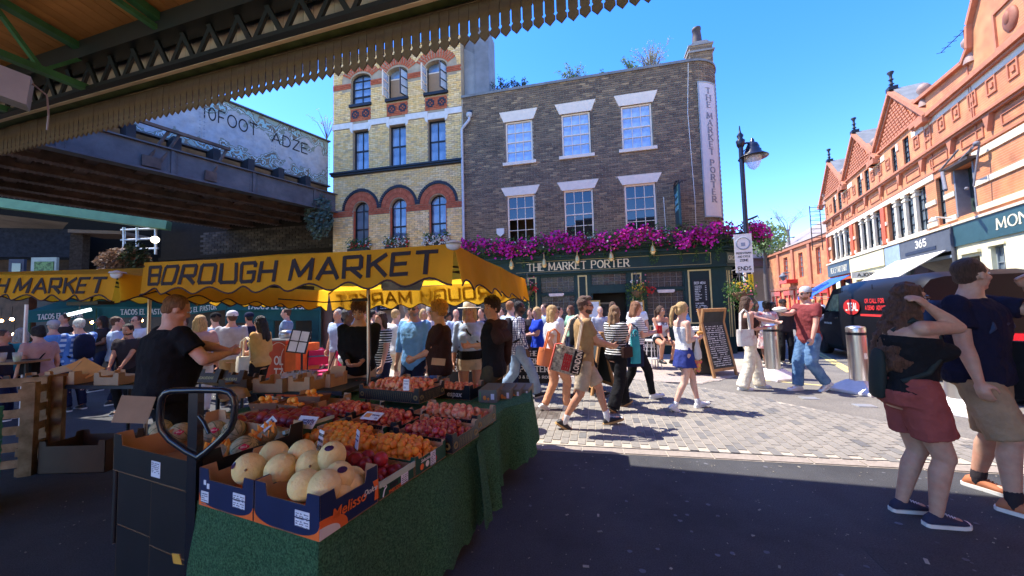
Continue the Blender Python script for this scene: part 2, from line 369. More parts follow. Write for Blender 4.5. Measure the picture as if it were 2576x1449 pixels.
# ================================================================ brick walls with openings
B_L,B_H,B_M=.212,.062,.014
def cuts(x0,x1,z,holes):
 seg=[(x0,x1)]
 for h in holes:
  iv=h(z)
  if not iv:continue
  n=[]
  for a,b in seg:
   if iv[1]<=a or iv[0]>=b:n.append((a,b));continue
   if iv[0]>a:n.append((a,iv[0]))
   if iv[1]<b:n.append((iv[1],b))
  seg=n
 return seg
def rect(x0,x1,z0,z1):return lambda z:(x0,x1)if z0-.02<z<z1+.02 else None
def arch(x0,x1,z0,zs,zt):
 c,a,b=(x0+x1)/2,(x1-x0)/2,zt-zs
 def f(z):
  if z<z0-.02 or z>zt+.01:return None
  if z<=zs:return(x0,x1)
  k=sqrt(max(0,1-((z-zs)/b)**2));return(c-a*k,c+a*k)
 return f
def trap(x0,x1,X0,X1,z0,z1):
 return lambda z:(x0+(X0-x0)*(z-z0)/(z1-z0),x1+(X1-x1)*(z-z0)/(z1-z0))if z0<=z<=z1 else None
def brickwall(x0,x1,z0,z1,holes,parent,m,y=0,nobj=300,key=lambda x,z:0,zone=None,cx=None):
 """bricks of one wall; the nobj that show largest are objects, the rest one mesh"""
 L=[];z=z0;r=0
 while z+B_H<=z1+.001:
  for a,b in cuts(x0,x1,z+B_H/2,holes):
   st=(r%2)*(B_L+B_M)/2
   k=math.floor((a-x0-st)/(B_L+B_M));x=x0+st+k*(B_L+B_M)
   while x<b:
    p,q=max(x,a+.003),min(x+B_L,b-.003)
    if q-p>.035:L.append(((p+q)/2,z+B_H/2,q-p))
    x+=B_L+B_M
  z+=B_H+B_M;r+=1
 L.sort(key=lambda b:key(b[0],b[1]));full=M().box((0,0,0),(1,.03,B_H),back=False).mesh('brick')
 mm=m if not zone else None
 for i,(x,z,wd)in enumerate(L[:nobj]):
  link('brick',full if not zone else full.copy(),zone(x,z)if zone else m,parent,(x,y-.004+random.uniform(-.002,.002),z),(0,0,0),(wd,1,1))
 rest={}
 for x,z,wd in L[nobj:]:
  mt=zone(x,z)if zone else m
  q=rest.setdefault(mt.name,(M(),mt))[0];q.tint=random.random()+.001;q.box((x,y-.004+random.uniform(-.003,.002),z),(wd,.03,B_H),back=False)
 for q,mt in rest.values():q.build('brick',mt,parent,kind='stuff')
def backing(m,x0,x1,z0,z1,rects,y0,y1):
 """solid wall with rectangular holes, as abutting blocks"""
 xs=sorted({x0,x1,*[r[0]for r in rects],*[r[1]for r in rects]});zs=sorted({z0,z1,*[r[2]for r in rects],*[r[3]for r in rects]})
 for i in range(len(xs)-1):
  a,b=xs[i],xs[i+1];run=None
  for j in range(len(zs)-1):
   cxm,czm=(a+b)/2,(zs[j]+zs[j+1])/2
   solid=not any(r[0]<cxm<r[1]and r[2]<czm<r[3]for r in rects)
   if solid:run=(run[0],zs[j+1])if run else(zs[j],zs[j+1])
   if(not solid or j==len(zs)-2)and run:m.bb(a,b,y0,y1,run[0],run[1]);run=None
def spandrel(m,x0,x1,zs,zt,y0,y1,n=10):
 c,a,b=(x0+x1)/2,(x1-x0)/2,zt-zs
 for i in range(n):
  t0,t1=pi-pi*i/n,pi-pi*(i+1)/n
  p0,p1=(c+a*cos(t0),zs+b*sin(t0)),(c+a*cos(t1),zs+b*sin(t1))
  m.prism([p0,p1,(p1[0],zt+.002),(p0[0],zt+.002)],y0,y1)

m_mort_d=mat('dark_mortar',(.52,.42,.31),var=.2,scale=5)
m_mort_y=mat('mortar',(.42,.32,.2),var=.2,scale=4)
m_bdark=mat('stock_brick_dark',(.2,.14,.1),rough=.85,var=.14,scale=1.2,tintramp=[(0,(.13,.092,.064)),(.35,(.20,.14,.09)),(.6,(.27,.185,.11)),(.8,(.15,.11,.075)),(1,(.42,.28,.15))])
m_byel=mat('stock_brick_yellow',(.4,.3,.15),rough=.85,var=.2,scale=7,tintramp=[(0,(.92,.62,.25)),(.4,(.88,.55,.19)),(.7,(.94,.69,.34)),(.9,(.82,.55,.26)),(1,(.60,.40,.20))])
m_bred=mat('red_brick',(.42,.10,.04),rough=.85,var=.15,scale=7,tintramp=[(0,(.52,.12,.045)),(.5,(.46,.10,.04)),(1,(.58,.16,.065))])
m_bblack=mat('black_brick',(.02,.022,.03),rough=.5)
m_cream=mat('cream_paint',(.93,.74,.54),rough=.5,var=.06,scale=8)
m_white=mat('white_paint',(.84,.78,.68),rough=.45,var=.05)
m_stone=mat('white_stone',(.74,.68,.6),var=.1,scale=5)
m_black=mat('black_paint',(.015,.016,.02),rough=.45)
m_gsky=mat('glass_curtain_sky',(.30,.42,.62),rough=.04,spec=1,coat=1,var=.2,scale=3,c2=(.5,.62,.78),c2scale=2.2)  # net curtains, with the sky's reflection painted into the blue
m_gdk=mat('glass_dark',(.012,.014,.016),rough=.03,spec=.9,coat=1,var=.1)
m_gblue=mat('glass_blue',(.10,.16,.26),rough=.03,spec=1,coat=1,var=.3,scale=1.5,c2=(.24,.30,.38),c2scale=1.2)
m_gcol=mat('glass_grey',(.16,.2,.22),rough=.05,spec=1,coat=1,var=.3,scale=2)

def sash(parent,x,z,wd,ht,nx,nz,fm,gm,y=0,fw=.055,bar=.022,mid=True,arched=0,open_low=False,name='window',label=None):
 """window with frame, bars and a pane object in every light; x,z = lower left corner"""
 f=M();d=.07
 f.bb(x,x+fw,y,y+d,z,z+ht-(arched if arched else 0));f.bb(x+wd-fw,x+wd,y,y+d,z,z+ht-arched)
 f.bb(x+fw,x+wd-fw,y,y+d,z,z+fw)
 if arched:
  n=12;c=x+wd/2;a=wd/2;zs=z+ht-arched
  for i in range(n):
   t0,t1=pi-pi*i/n,pi-pi*(i+1)/n
   P=[(c+k*cos(t),zs+(arched-(a-k))*sin(t))for k,t in((a,t0),(a,t1),(a-fw,t1),(a-fw,t0))]
   f.prism(P,y,y+d)
 else:f.bb(x+fw,x+wd-fw,y,y+d,z+ht-fw,z+ht)
 ih=(ht-arched if arched else ht)-2*fw if not arched else ht-arched-fw;iw=wd-2*fw
 zb=z+fw
 for i in range(1,nx):f.bb(x+fw+iw*i/nx-bar/2,x+fw+iw*i/nx+bar/2,y+.012,y+d,zb,z+ht-fw-(0 if not arched else .01))
 rails=nz if not arched else nz
 for j in range(1,nz+(1 if arched else 0)):
  t=bar*(1.9 if(mid and j==nz//2)else 1);zz=zb+ih*j/nz
  f.bb(x+fw,x+wd-fw,y+.01,y+d,zz-t/2,zz+t/2)
 o=f.build(name,fm,parent,label=label)
 pw,ph=iw/nx,ih/nz
 pme=M().box((0,0,0),(pw-bar*.6,.006,ph-bar*.6)).mesh('pane')
 for i in range(nx):
  for j in range(nz):
   if open_low and j<open_low:continue
   link('pane',pme,gm,o,(x+fw+pw*(i+.5),y+.045+random.uniform(-.002,.002),zb+ph*(j+.5)),(random.uniform(-.012,.012),0,random.uniform(-.012,.012)))
 if arched:
  t=M();n=10;c=x+wd/2;a=wd/2-fw*.6
  t.add([(c+a*cos(pi*i/n),y+.045,z+ht-arched+(arched-fw*.6)*sin(pi*i/n))for i in range(n+1)],[tuple(range(n+1))[::-1]]);t.build('pane',gm,o)
 return o

# ================================================================ the pub
PUB=(-1.74,13.6)
pub=empty('pub_building',(*PUB,0),frame_rz(102.6),'three storey dark brick corner pub with green front and magenta flowers along it','building')
PW=8.15;PT=9.72
upw=[(1.69,2.69),(3.76,4.76),(5.82,6.82)]
hol=[];rec=[]
for a,b in upw:
 hol+=[rect(a-.02,b+.02,6.98,8.53),trap(a-.06,b+.06,a-.22,b+.22,8.53,8.92)];rec.append((a-.02,b+.02,6.98,8.53))
 hol+=[rect(a-.02,b+.02,4.0,5.74),trap(a-.06,b+.06,a-.22,b+.22,5.74,6.05)];rec.append((a-.02,b+.02,4.0,5.74))
bk=M();backing(bk,0,PW,3.3,PT,rec,0,.3)
bk.bb(0,PW,.3,7,3.3,3.35);bk.build('wall',m_mort_d,pub)
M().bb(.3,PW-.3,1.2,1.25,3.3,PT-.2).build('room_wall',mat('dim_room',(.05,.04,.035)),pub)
M().bb(0,PW+.5,.3,7.5,PT-.5,PT-.45).build('roof',mat('roof_felt',(.15,.15,.15)),pub)
brickwall(0.03,PW,3.35,PT,hol,pub,m_bdark,key=lambda x,z:-x+abs(z-5)*.2)
# rounded corner and side wall
RC=1.0;cc=(PW,RC+.0)
cm=M();n=10;arcp=[(PW+RC*sin(pi/2*1.0*i/n)*.95,RC-RC*cos(pi/2*i/n))for i in range(n+1)]
prof=arcp+[(PW+.95+.6,7.5)]
cm.add([(x,y,3.3)for x,y in prof]+[(x,y,PT)for x,y in prof],[(i,i+1,len(prof)+i+1,len(prof)+i)for i in range(len(prof)-1)],False)
cm.build('corner_wall',m_mort_d,pub)
cb=M();z=3.35;r_=0
plen=sum((V(prof[i+1])-V(prof[i])).length for i in range(len(prof)-1))
def along(t):
 for i in range(len(prof)-1):
  a,b=V(prof[i]),V(prof[i+1]);L=(b-a).length
  if t<=L or i==len(prof)-2:d=(b-a)/L;return a+d*t,math.atan2(d.y,d.x)
  t-=L
while z<PT-.05:
 t=(r_%2)*.113
 if t:cb.tint=random.random()+.001;cb.box((PW+.045,-.004,z+B_H/2),(.1,.03,B_H),back=False)
 while t<min(plen-.1,4.5):
  p,a=along(t+.1);cb.tint=random.random()+.001;cb.box((p.x,p.y,z+B_H/2),(.2,.03,B_H),rz=a,back=False);t+=B_L+B_M
 z+=B_H+B_M;r_+=1
cb.build('brick',m_bdark,pub,kind='stuff')
# coping
cp=M();cp.bb(-.02,PW,-.06,.36,PT,PT+.07);cp.bb(-.02,PW,-.03,.3,PT+.07,PT+.11)
pc=[(PW+(RC+.06)*.95*sin(pi/2*i/n),RC-(RC+.06)*cos(pi/2*i/n))for i in range(n+1)]+[(PW+1.7,7.5),(PW,7.5)]
cp.slab(pc+[(PW,-.06)],PT,PT+.07);cp.build('coping',mat('coping',(.2,.2,.19),var=.2,scale=3),pub)
for k,(a,b)in enumerate(upw):
 for(z0,z1,zl,gm,ol)in((6.98,8.53,8.92,m_gsky,0),(4.0,5.74,6.05,m_gdk,0)):
  low=z0<5;op=1 if(low and k==0)else 0
  o=sash(pub,a,z0,b-a,z1-z0,3 if(k or not low)else 4 if False else 3,4,m_cream,gm,y=.04,open_low=2 if op else 0,label='sash window with its lower half pushed up' if op else None)
  if k==0 and low:o.name='window'
  l=M();l.prism([(a-.06,z1),(b+.06,z1),(b+.22,zl),(a-.22,zl)],-.035,.06);l.build('lintel',m_cream,o)
  if not low:s=M();s.bb(a-.12,b+.12,-.08,.05,z0-.11,z0);s.build('sill',m_cream,o)
  if low:
   q=M();q.lathe([(.01,0),(.045,-.02),(.05,-.08),(.02,-.11)],(a+.55,.75,z1-.45));q.build('pendant_lamp',mat('warm_bulb',(1,.6,.2),emit=(1,.5,.15),es=2),o)
# chimney
ch=empty('chimney',(0,0,0));ch.parent=pub
c=M();c.bb(8.28,9.02,.62,1.2,PT-.3,PT+.95);c.build('stack',m_mort_d,ch)
c=M();z=PT+.02;r_=0
while z<PT+.93:
 for y,x0,x1 in((.615,8.28,9.02),):
  x=x0+(r_%2)*.11-.11
  while x<x1:
   p,q=max(x,x0+.01),min(x+B_L,x1-.01)
   if q-p>.05:c.tint=random.random()+.001;c.box(((p+q)/2,y,z+B_H/2),(q-p,.02,B_H))
   x+=B_L+B_M
 for xx in(8.275,9.025):
  for yy in(.76,1.02):c.tint=random.random()+.001;c.box((xx,yy,z+B_H/2),(.02,.2,B_H))
 z+=B_H+B_M;r_+=1
c.build('brick',m_bdark,ch,kind='stuff')
c=M();c.bb(8.22,9.08,.56,1.26,PT+.70,PT+.76);c.bb(8.24,9.06,.58,1.24,PT+.95,PT+1.0);c.prism([(8.3,PT+1.0),(9.0,PT+1.0),(8.85,PT+1.12),(8.45,PT+1.12)],.62,1.2);c.build('cap',mat('cement',(.3,.28,.25),var=.2),ch)
c=M();c.lathe([(.17,0),(.155,.35),(.13,.62),(.15,.64),(.15,.72),(.12,.74),(.11,.6)],(8.62,.9,PT+1.05),n=16);c.build('chimney_pot',mat('pot_dark',(.08,.055,.05)),ch)
# white vertical sign on the rounded corner
sgn=empty('lettered_sign');sgn.parent=pub
def cpt(a,off):return(PW+(RC+off)*.95*sin(a),RC-(RC+off)*cos(a))
A0,A1=.14,.86
def curved(m,a0,a1,z0,z1,off,th,k=8):
 P=[cpt(a0+(a1-a0)*i/k,off+th)for i in range(k+1)];Q=[cpt(a0+(a1-a0)*i/k,off)for i in range(k+1)]
 m.slab(P+Q[::-1],z0,z1)
s=M();curved(s,A0,A1,4.42,9.0,.03,.03);s.build('board',mat('sign_grey_white',(.68,.61,.55),rough=.5,var=.05),sgn)
s=M()
for a0,a1,z0,z1 in((A0,A0+.03,4.42,9.0),(A1-.03,A1,4.42,9.0),(A0+.03,A1-.03,4.42,4.46),(A0+.03,A1-.03,8.96,9.0)):curved(s,a0,a1,z0,z1,.062,.012,3)
s.build('border',mat('sign_rim',(.35,.38,.38)),sgn)
am=(A0+A1)/2
tm=text_mesh('THE MARKET PORTER',.185,tv=.24,th=.09,serif=True,vertical=True,fn=lambda x,y,z:(*cpt(am+x/(RC*.97),.064-y),8.6+z))
tm.build('lettering',mat('sign_letter_grey',(.25,.24,.25)),sgn)
# ---- ground floor shopfront
m_green=mat('pub_green',(.008,.036,.036),rough=.5,var=.2,scale=4,spec=.3)
m_green2=mat('pub_green_dark',(.006,.024,.026),rough=.5,spec=.3,var=.1)
m_gold=mat('gold_line',(.62,.50,.22),rough=.4)
m_lgold=mat('letter_cream',(.85,.74,.5),rough=.4)
GW=8.75
front=M()
open_=[(.5,2.2,.9,2.05),(2.82,4.05,.9,2.05),(2.82,4.05,2.10,2.72),(4.57,5.78,.02,2.06),(4.57,5.78,2.3,2.74),(6.34,7.54,1.08,2.1),(6.34,7.54,2.16,2.73),(.5,2.2,2.1,2.72)]
backing(front,0,GW,0,2.83,open_,-.16,.1);front.build('shopfront',m_green,pub)
M().bb(.2,GW-.3,.9,.95,0,3.3).build('bar_wall',mat('bar_dark',(.025,.015,.01)),pub)
fa=M();fa.bb(-.0,GW,-.24,.1,2.83,3.26);fa.bb(0,GW+.02,-.30,.1,2.77,2.83);fa.bb(0,GW+.05,-.34,.1,3.26,3.33);fa.bb(0,GW+.08,-.42,.1,3.33,3.40);fa.bb(0,GW+.1,-.36,.1,3.40,3.5);fa.bb(0,GW+.12,-.5,.1,3.5,3.58)
# canted end
ce=[(GW,-.24),(GW+.72,.35),(GW+.72,1.2),(GW,1.2)]
fa.slab(ce,2.83,3.26)
for o_,z0,z1 in((.06,2.77,2.83),(.1,3.26,3.33),(.18,3.33,3.40),(.12,3.4,3.5),(.26,3.5,3.58)):
 fa.slab([(GW,-.24-o_),(GW+.72+o_,.35-o_*.2),(GW+.72+o_,1.2),(GW,1.2)],z0,z1)
fa.build('fascia',m_green,pub)
ln=M()
for z in(2.86,3.22):ln.bb(2.0,8.32,-.246,-.241,z,z+.012)
for x in(8.32,):ln.bb(x,x+.012,-.246,-.241,2.86,3.232)
PIL=[(2.39,2.71,.95,2.69),(4.14,4.45,.5,2.69),(5.9,6.22,.5,2.69),(7.64,8.32,.98,2.71),(.12,.38,.5,2.69),(7.64,8.32,.4,.86),(2.85,4.0,.3,.78),(6.4,7.5,.3,.95)]
for a,b,z0,z1 in PIL:
 t=.045
 for q in((a,a+t,z0,z1),(b-t,b,z0,z1),(a+t,b-t,z0,z0+t),(a+t,b-t,z1-t,z1)):ln.bb(q[0],q[1],-.185,-.162,q[2],q[3])
ln.build('gold_trim',m_gold,pub)
for a,b,z0,z1 in PIL[:5]:M().bb(a+.06,b-.06,-.172,-.16,z0+.06,z1-.06).build('pilaster_panel',m_green2,pub)
tm=text_mesh('THE MARKET PORTER',.245,w=3.42,tv=.2,th=.09,serif=True,fn=lambda x,y,z:(2.42+x,-.243+y*3,2.915+z));tm.build('lettering',m_lgold,pub)
# canted panel CIRCA
ca=math.atan2(.59,.72);cl=empty('corner_panel',(GW,-.25,2.88),ca,parent=pub)
M().bb(.06,.86,-.02,0,0,.33).build('panel',mat('panel_olive',(.10,.13,.10),rough=.4),cl)
tm=text_mesh('CIRCA 1750',.13,w=.68,tv=.16,th=.08,serif=True,fn=lambda x,y,z:(.12+x,-.022+y,.1+z));tm.build('lettering',m_lgold,cl)
cb=M();cb.slab([(GW,-.16),(GW+.28,.06),(GW+.28,1.2),(GW,1.2)],0,2.77);cb.slab([(GW+.62,.4),(GW+.72,.48),(GW+1.5,6),(GW+.9,6)],0,3.3);cb.build('corner_post',m_green,pub)
M().slab([(GW+.28,.3),(GW+.62,.6),(GW+.6,1.2),(GW+.28,1.2)],0,2.77).build('corner_door',m_gdk,pub)
gs=M()
for x,z0,z1 in((GW+.04,.5,2.7),):
 gs.box((GW+.13,-.07,1.6),(.05,.02,2.1),rz=.66);gs.box((GW+.05,-.125,1.6),(.02,.02,2.1),rz=.66);gs.box((GW+.24,.025,1.6),(.02,.02,2.1),rz=.66)
gs.build('gold_trim',m_gold,pub)
# leaded lights
m_lead=mat('lead_bar',(.22,.2,.19),rough=.5)
m_lglass=mat('leaded_glass',(.02,.016,.015),rough=.25,spec=.5,coat=.15,var=.8,scale=35,bump=.8,bscale=50,c2=(.06,.042,.036),c2scale=30)
for a,b,z0,z1 in open_:
 if z0<.1:continue
 o=M().bb(a,a+.04,-.12,-.04,z0,z1).bb(b-.04,b,-.12,-.04,z0,z1).bb(a+.04,b-.04,-.12,-.04,z1-.04,z1).bb(a+.04,b-.04,-.12,-.04,z0,z0+.04).build('window',m_green,pub)
 nx=6;nz=3 if z0>2 else 5;iw,ih=b-a-.08,z1-z0-.08
 L=M()
 for i in range(1,nx):L.bb(a+.04+iw*i/nx-.005,a+.04+iw*i/nx+.005,-.09,-.075,z0+.04,z1-.04)
 for j in range(1,nz):L.bb(a+.04,b-.04,-.092,-.077,z0+.04+ih*j/nz-.005,z0+.04+ih*j/nz+.005)
 L.build('lead_bar',m_lead,o)
 pme=M().box((0,0,0),(iw/nx-.008,.005,ih/nz-.008)).mesh('pane')
 for i in range(nx):
  for j in range(nz):link('pane',pme,m_lglass,o,(a+.04+iw*(i+.5)/nx,-.07,z0+.04+ih*(j+.5)/nz),(random.uniform(-.03,.03),0,random.uniform(-.03,.03)))
# doorway: dark entry, framed picture inside
M().bb(4.57,4.63,-.13,.3,0,2.06).bb(5.72,5.78,-.13,.3,0,2.06).build('door_frame',m_green2,pub)
pf=M();pf.bb(4.72,5.28,.5,.54,1.0,1.75);p_=pf.build('picture_frame',mat('pale_wood',(.4,.33,.25)),pub);M().bb(4.78,5.22,.49,.5,1.06,1.69).build('picture',mat('photo_dark',(.05,.05,.05),var=.9,scale=9),p_)
# chalk menu board on the pier
bo=empty('menu_board',(0,0,0),parent=pub)
M().bb(7.76,8.22,-.21,-.19,1.28,2.38).build('board',mat('slate',(.012,.014,.018),rough=.6),bo)
t=text_mesh('BEER MENU',.07,w=.33,tv=.16,fn=lambda x,y,z:(7.81+x,-.211+y*.4,2.24+z));
for i,(s_,wd)in enumerate((('GUINNESS',.2),('CAMDEN HELLS',.2),('MORETTI',.16),('NECK OIL',.17),('ASPALL',.12),('ESTRELLA',.2),('SEVEN',.12),('HOLLOWS',.18),('NEIPA',.1))):
 tt=text_mesh(s_,.028,w=wd,tv=.2,fn=lambda x,y,z,i=i:(7.82+x,-.211+y*.4,2.16-i*.055+z));t.add(tt.v,tt.f)
 t.bb(8.12,8.16,-.213,-.211,2.165-i*.055,2.18-i*.055)
tt=text_mesh('CASK ALES',.045,w=.24,tv=.18,fn=lambda x,y,z:(7.82+x,-.211+y*.4,1.6+z));t.add(tt.v,tt.f)
script_lines(t,7.82,8.17,1.54,5,.028,y=-.211);t.build('lettering',mat('chalk',(.8,.8,.78)),bo)
for x,z in((4.46,1.2),(5.86,1.15)):
 q=empty('notice_frame',parent=pub);M().bb(x-.02,x+.4,-.21,-.17,z,z+.62).build('frame',mat('brass_frame',(.55,.33,.08),rough=.4),q);M().bb(x+.03,x+.35,-.216,-.21,z+.05,z+.57).build('sheet',mat('paper',(.75,.76,.74)),q)
for x in(3.4,6.95,1.5):
 q=M();q.bb(x-.26,x+.26,-.26,-.16,2.04,2.1);q.prism([(x-.22,2.0),(x+.22,2.0),(x+.26,2.04),(x-.26,2.04)],-.27,-.16);q.build('strip_light',mat('lamp_shell',(.75,.62,.55)),pub)
# wall lamps of brass over the fascia
m_brass=mat('brass',(.9,.6,.2),metal=.55,rough=.3)
def brass_lamp(x,z,y=-.42):
 q=empty('wall_lamp',(x,y,z),parent=pub)
 M().tube([(0,.02,.42),(0,-.12,.5),(0,-.2,.4),(0,-.2,.2)],.012).build('arm',m_brass,q)
 M().lathe([(.02,.22),(.05,.18),(.075,.1),(.09,.02),(.1,0),(.08,.0)],(0,-.2,0)).build('shade',m_brass,q)
 M().ball((0,-.2,-.02),.075).build('globe',mat('chrome_globe',(.92,.72,.35),metal=.6,rough=.15),q)
for x,z in((1.92,3.05),(3.06,3.05),(4.17,3.12),(5.26,3.15),(6.55,3.3)):brass_lamp(x,z)
q=empty('wall_lamp',(GW+.42,.02,3.1),parent=pub);M().tube([(0,0,.1),(.0,-.1,.34),(.12,-.22,.38),(.22,-.26,.2)],.012).build('arm',m_brass,q);M().ball((.22,-.26,.12),.1).build('globe',mat('chrome_globe',(1,1,1)),q)
# downpipe, alarm box, cables
dw=M();dw.tube([(.32,-.1,8.9),(.32,-.12,8.78),(.12,-.14,8.55),(.02,-.12,8.45),(.02,-.12,3.4)],.05);dw.lathe([(.05,0),(.11,.05),(.11,.16)],(.32,-.1,8.88),n=10)
dw.build('downpipe',mat('pipe_grey',(.55,.56,.58),rough=.4),pub);M().bb(.24,.42,-.03,.0,9.0,9.2).build('vent_hole',m_black,pub)
al=M();al.prism([(1.28,4.55),(1.56,4.55),(1.56,4.36),(1.42,4.24),(1.28,4.36)],-.1,0);al.build('alarm_box',m_white,pub)
cbm=M();cbm.tube([(8.05,-.02,9.7),(7.95,-.02,8),(8.02,-.02,5),(8.0,-.02,3.6)],.01);cbm.tube([(7.06,-.03,5.2),(7.08,-.03,4.0),(7.1,-.03,3.5)],.012);cbm.build('cable',m_white,pub)
# hanging sign
hg=empty('hanging_sign',(7.4,0,0),0,parent=pub);
M().tube([(0,0,5.55),(.0,-.35,5.6),(.0,-.75,5.5)],.02).tube([(0,0,5.2),(0,-.3,5.5)],.015).tube([(-.3,-.4,5.52),(.3,-.4,5.58)],.012).build('bracket',m_black,hg)
M().bb(-.03,.03,-.72,-.14,4.1,5.4).build('board',mat('sign_teal',(.012,.07,.085),rough=.4),hg)
M().bb(-.04,.04,-.74,-.12,5.4,5.46).bb(-.04,.04,-.74,-.12,4.04,4.1).build('frame',m_black,hg)
tm=M()
for i,s_ in enumerate(('THE','MARKET','PORTER')):
 q=text_mesh(s_,.12,w=.4 if i else .2,tv=.2,serif=True);tm.add([(-.031+y,-.62+x,5.05-i*.22+z)for x,y,z in q.v],[f[::-1]for f in q.f])
 tm.add([(-.031+y,-.24-x,5.05-i*.22+z)for x,y,z in q.v],q.f)
tm.build('lettering',mat('sign_cyan',(.2,.45,.5)),hg)
fl=M();fl.tube([(GW-.1,-.1,3.95),(GW+.4,-.25,4.0),(GW+.62,-.3,4.12)],.018);fl.box((GW+.75,-.32,4.2),(.34,.22,.05),rz=Matrix.Rotation(-.35,3,'Y'));fl.build('floodlight',m_black,pub)
# ================================================================ yellow brick building (left of the pub)
yb=empty('brick_building',(*PUB,0),frame_rz(102.0),'tall yellow brick building with red arches and black cornice left of the pub','building')
YW=5.64;YT=12.3
cxs=(-4.35,-2.71,-1.05)
topw=[(x-.45,x+.45,10.13,11.2,11.45)for x in cxs];midw=[(x-.365,x+.365,7.40,9.05)for x in cxs];arw=[(x-.36,x+.36,4.2,5.72,6.08)for x in cxs]
hol=[];rec=[];dr=M()
for a,b,z0,zs,zt in topw:hol+=[arch(a-.02,b+.02,z0,zs,zt),rect(a-.02,b+.02,9.42,z0),arch(a-.42,b+.42,10.75,11.22,11.9)];rec.append((a,b,z0,zt));spandrel(dr,a,b,zs,zt,0,.3)
for a,b,z0,z1 in midw:hol+=[rect(a,b,z0,z1)];rec.append((a,b,z0,z1))
for a,b,z0,zs,zt in arw:hol+=[arch(a,b,z0,zs,zt),arch(a-.40,b+.40,5.76,5.76,6.62)];rec.append((a,b,z0,zt));spandrel(dr,a,b,zs,zt,0,.3)
hol+=[rect(-YW,0,9.16,9.42),rect(-YW,0,7.16,7.38)]
for i,(l,r)in enumerate(((-YW,cxs[0]-.36),(cxs[0]+.36,cxs[1]-.36),(cxs[1]+.36,cxs[2]-.36),(cxs[2]+.36,0))):hol.append(rect(l+.0,r,5.50,5.74))
for i,(l,r)in enumerate(((-YW,cxs[0]-.45),(cxs[0]+.45,cxs[1]-.45),(cxs[1]+.45,cxs[2]-.45),(cxs[2]+.45,0))):hol.append(rect(l,r,10.86,11.1))
bk=M();backing(bk,-YW,0,0,YT,rec,0,.3);bk.build('wall',m_mort_y,yb);dr.build('arch_infill',m_mort_y,yb)
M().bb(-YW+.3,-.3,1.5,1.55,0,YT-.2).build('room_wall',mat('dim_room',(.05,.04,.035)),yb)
M().bb(-YW,0,.3,8,YT-.4,YT-.3).build('roof',mat('roof_felt',(.15,.15,.15)),yb)
sw=M();sw.bb(-YW,-YW+.3,.3,8,0,YT);sw.bb(-.3,0,.3,8,0,YT);sw.build('side_wall',m_bdark,yb)
hol2=[rect(-YW,0,0,3.55)]
brickwall(-YW+.02,-.02,3.6,YT,hol+hol2,yb,m_byel,key=lambda x,z:abs(z-7)*.3-x*.1)
# red brick bands and panels
redm=M();z=10.87;
def course(m,x0,x1,z0,z1,y=0,L=B_L):
 z=z0;r=0
 while z+B_H<=z1+.01:
  x=x0+(r%2)*-.11
  while x<x1:
   p,q=max(x,x0+.003),min(x+L,x1-.003)
   if q-p>.03:m.tint=random.random()+.001;m.box(((p+q)/2,y-.006,z+B_H/2),(q-p,.03,B_H),back=False)
   x+=L+B_M
  z+=B_H+B_M;r+=1
for l,r in((-YW,cxs[0]-.36),(cxs[0]+.36,cxs[1]-.36),(cxs[1]+.36,cxs[2]-.36),(cxs[2]+.36,0)):course(redm,l,r,5.51,5.74)
for l,r in((-YW,cxs[0]-.45),(cxs[0]+.45,cxs[1]-.45),(cxs[1]+.45,cxs[2]-.45),(cxs[2]+.45,0)):course(redm,l,r,10.87,11.1)
for x in cxs:course(redm,x-.46,x+.46,9.44,10.02)
redm.build('red_band',m_bred,yb,kind='stuff')
# arch rings: voussoirs as bricks
vm=M().box((0,0,0),(.07,.04,.18)).mesh('voussoir');bm2=M().box((0,0,0),(.072,.06,.1)).mesh('voussoir')
for x in cxs:
 for ri,(rad,n)in enumerate(((.46,20),(.64,26))):
  for i in range(n):
   t=pi*(i+.5)/n;link('voussoir',vm,m_bred,yb,(x+rad*cos(t),.0 if ri==0 else -.008,5.74+(rad)*sin(t)),(0,pi/2-t,0),(1 if ri==0 else 1.05,1,1))
 n=30
 for i in range(n):t=pi*(i+.5)/n;link('voussoir',bm2,m_bblack,yb,(x+.785*cos(t),-.02,5.76+.785*sin(t)),(0,pi/2-t,0))
 # segmental heads of the top storey
 for rr_,n in((.1,13),(.3,15)):
  for i in range(n):
   t=R(150-120*(i+.5)/n);rad=.56+rr_;link('voussoir',vm,m_bred,yb,(x+rad*1.02*cos(t),-.002,11.0+(rad)*sin(t)*.95),(0,pi/2-t,0))
 for sx in(-.24,.24):                                   # terracotta tile panels
  tp=M()
  for a in range(5):
   for b in range(5):
    if(a in(0,4))==(b in(0,4))and not(a==2 and b==2)and not(a in(1,3)and b in(1,3)):continue
    tp.bb(x+sx+(a-2.5)*.068,x+sx+(a-1.5)*.068-.006,-.03,0,9.72+(b-2.5)*.068,9.72+(b-1.5)*.068-.006)
  tp.build('tile_panel',m_bblack,yb)
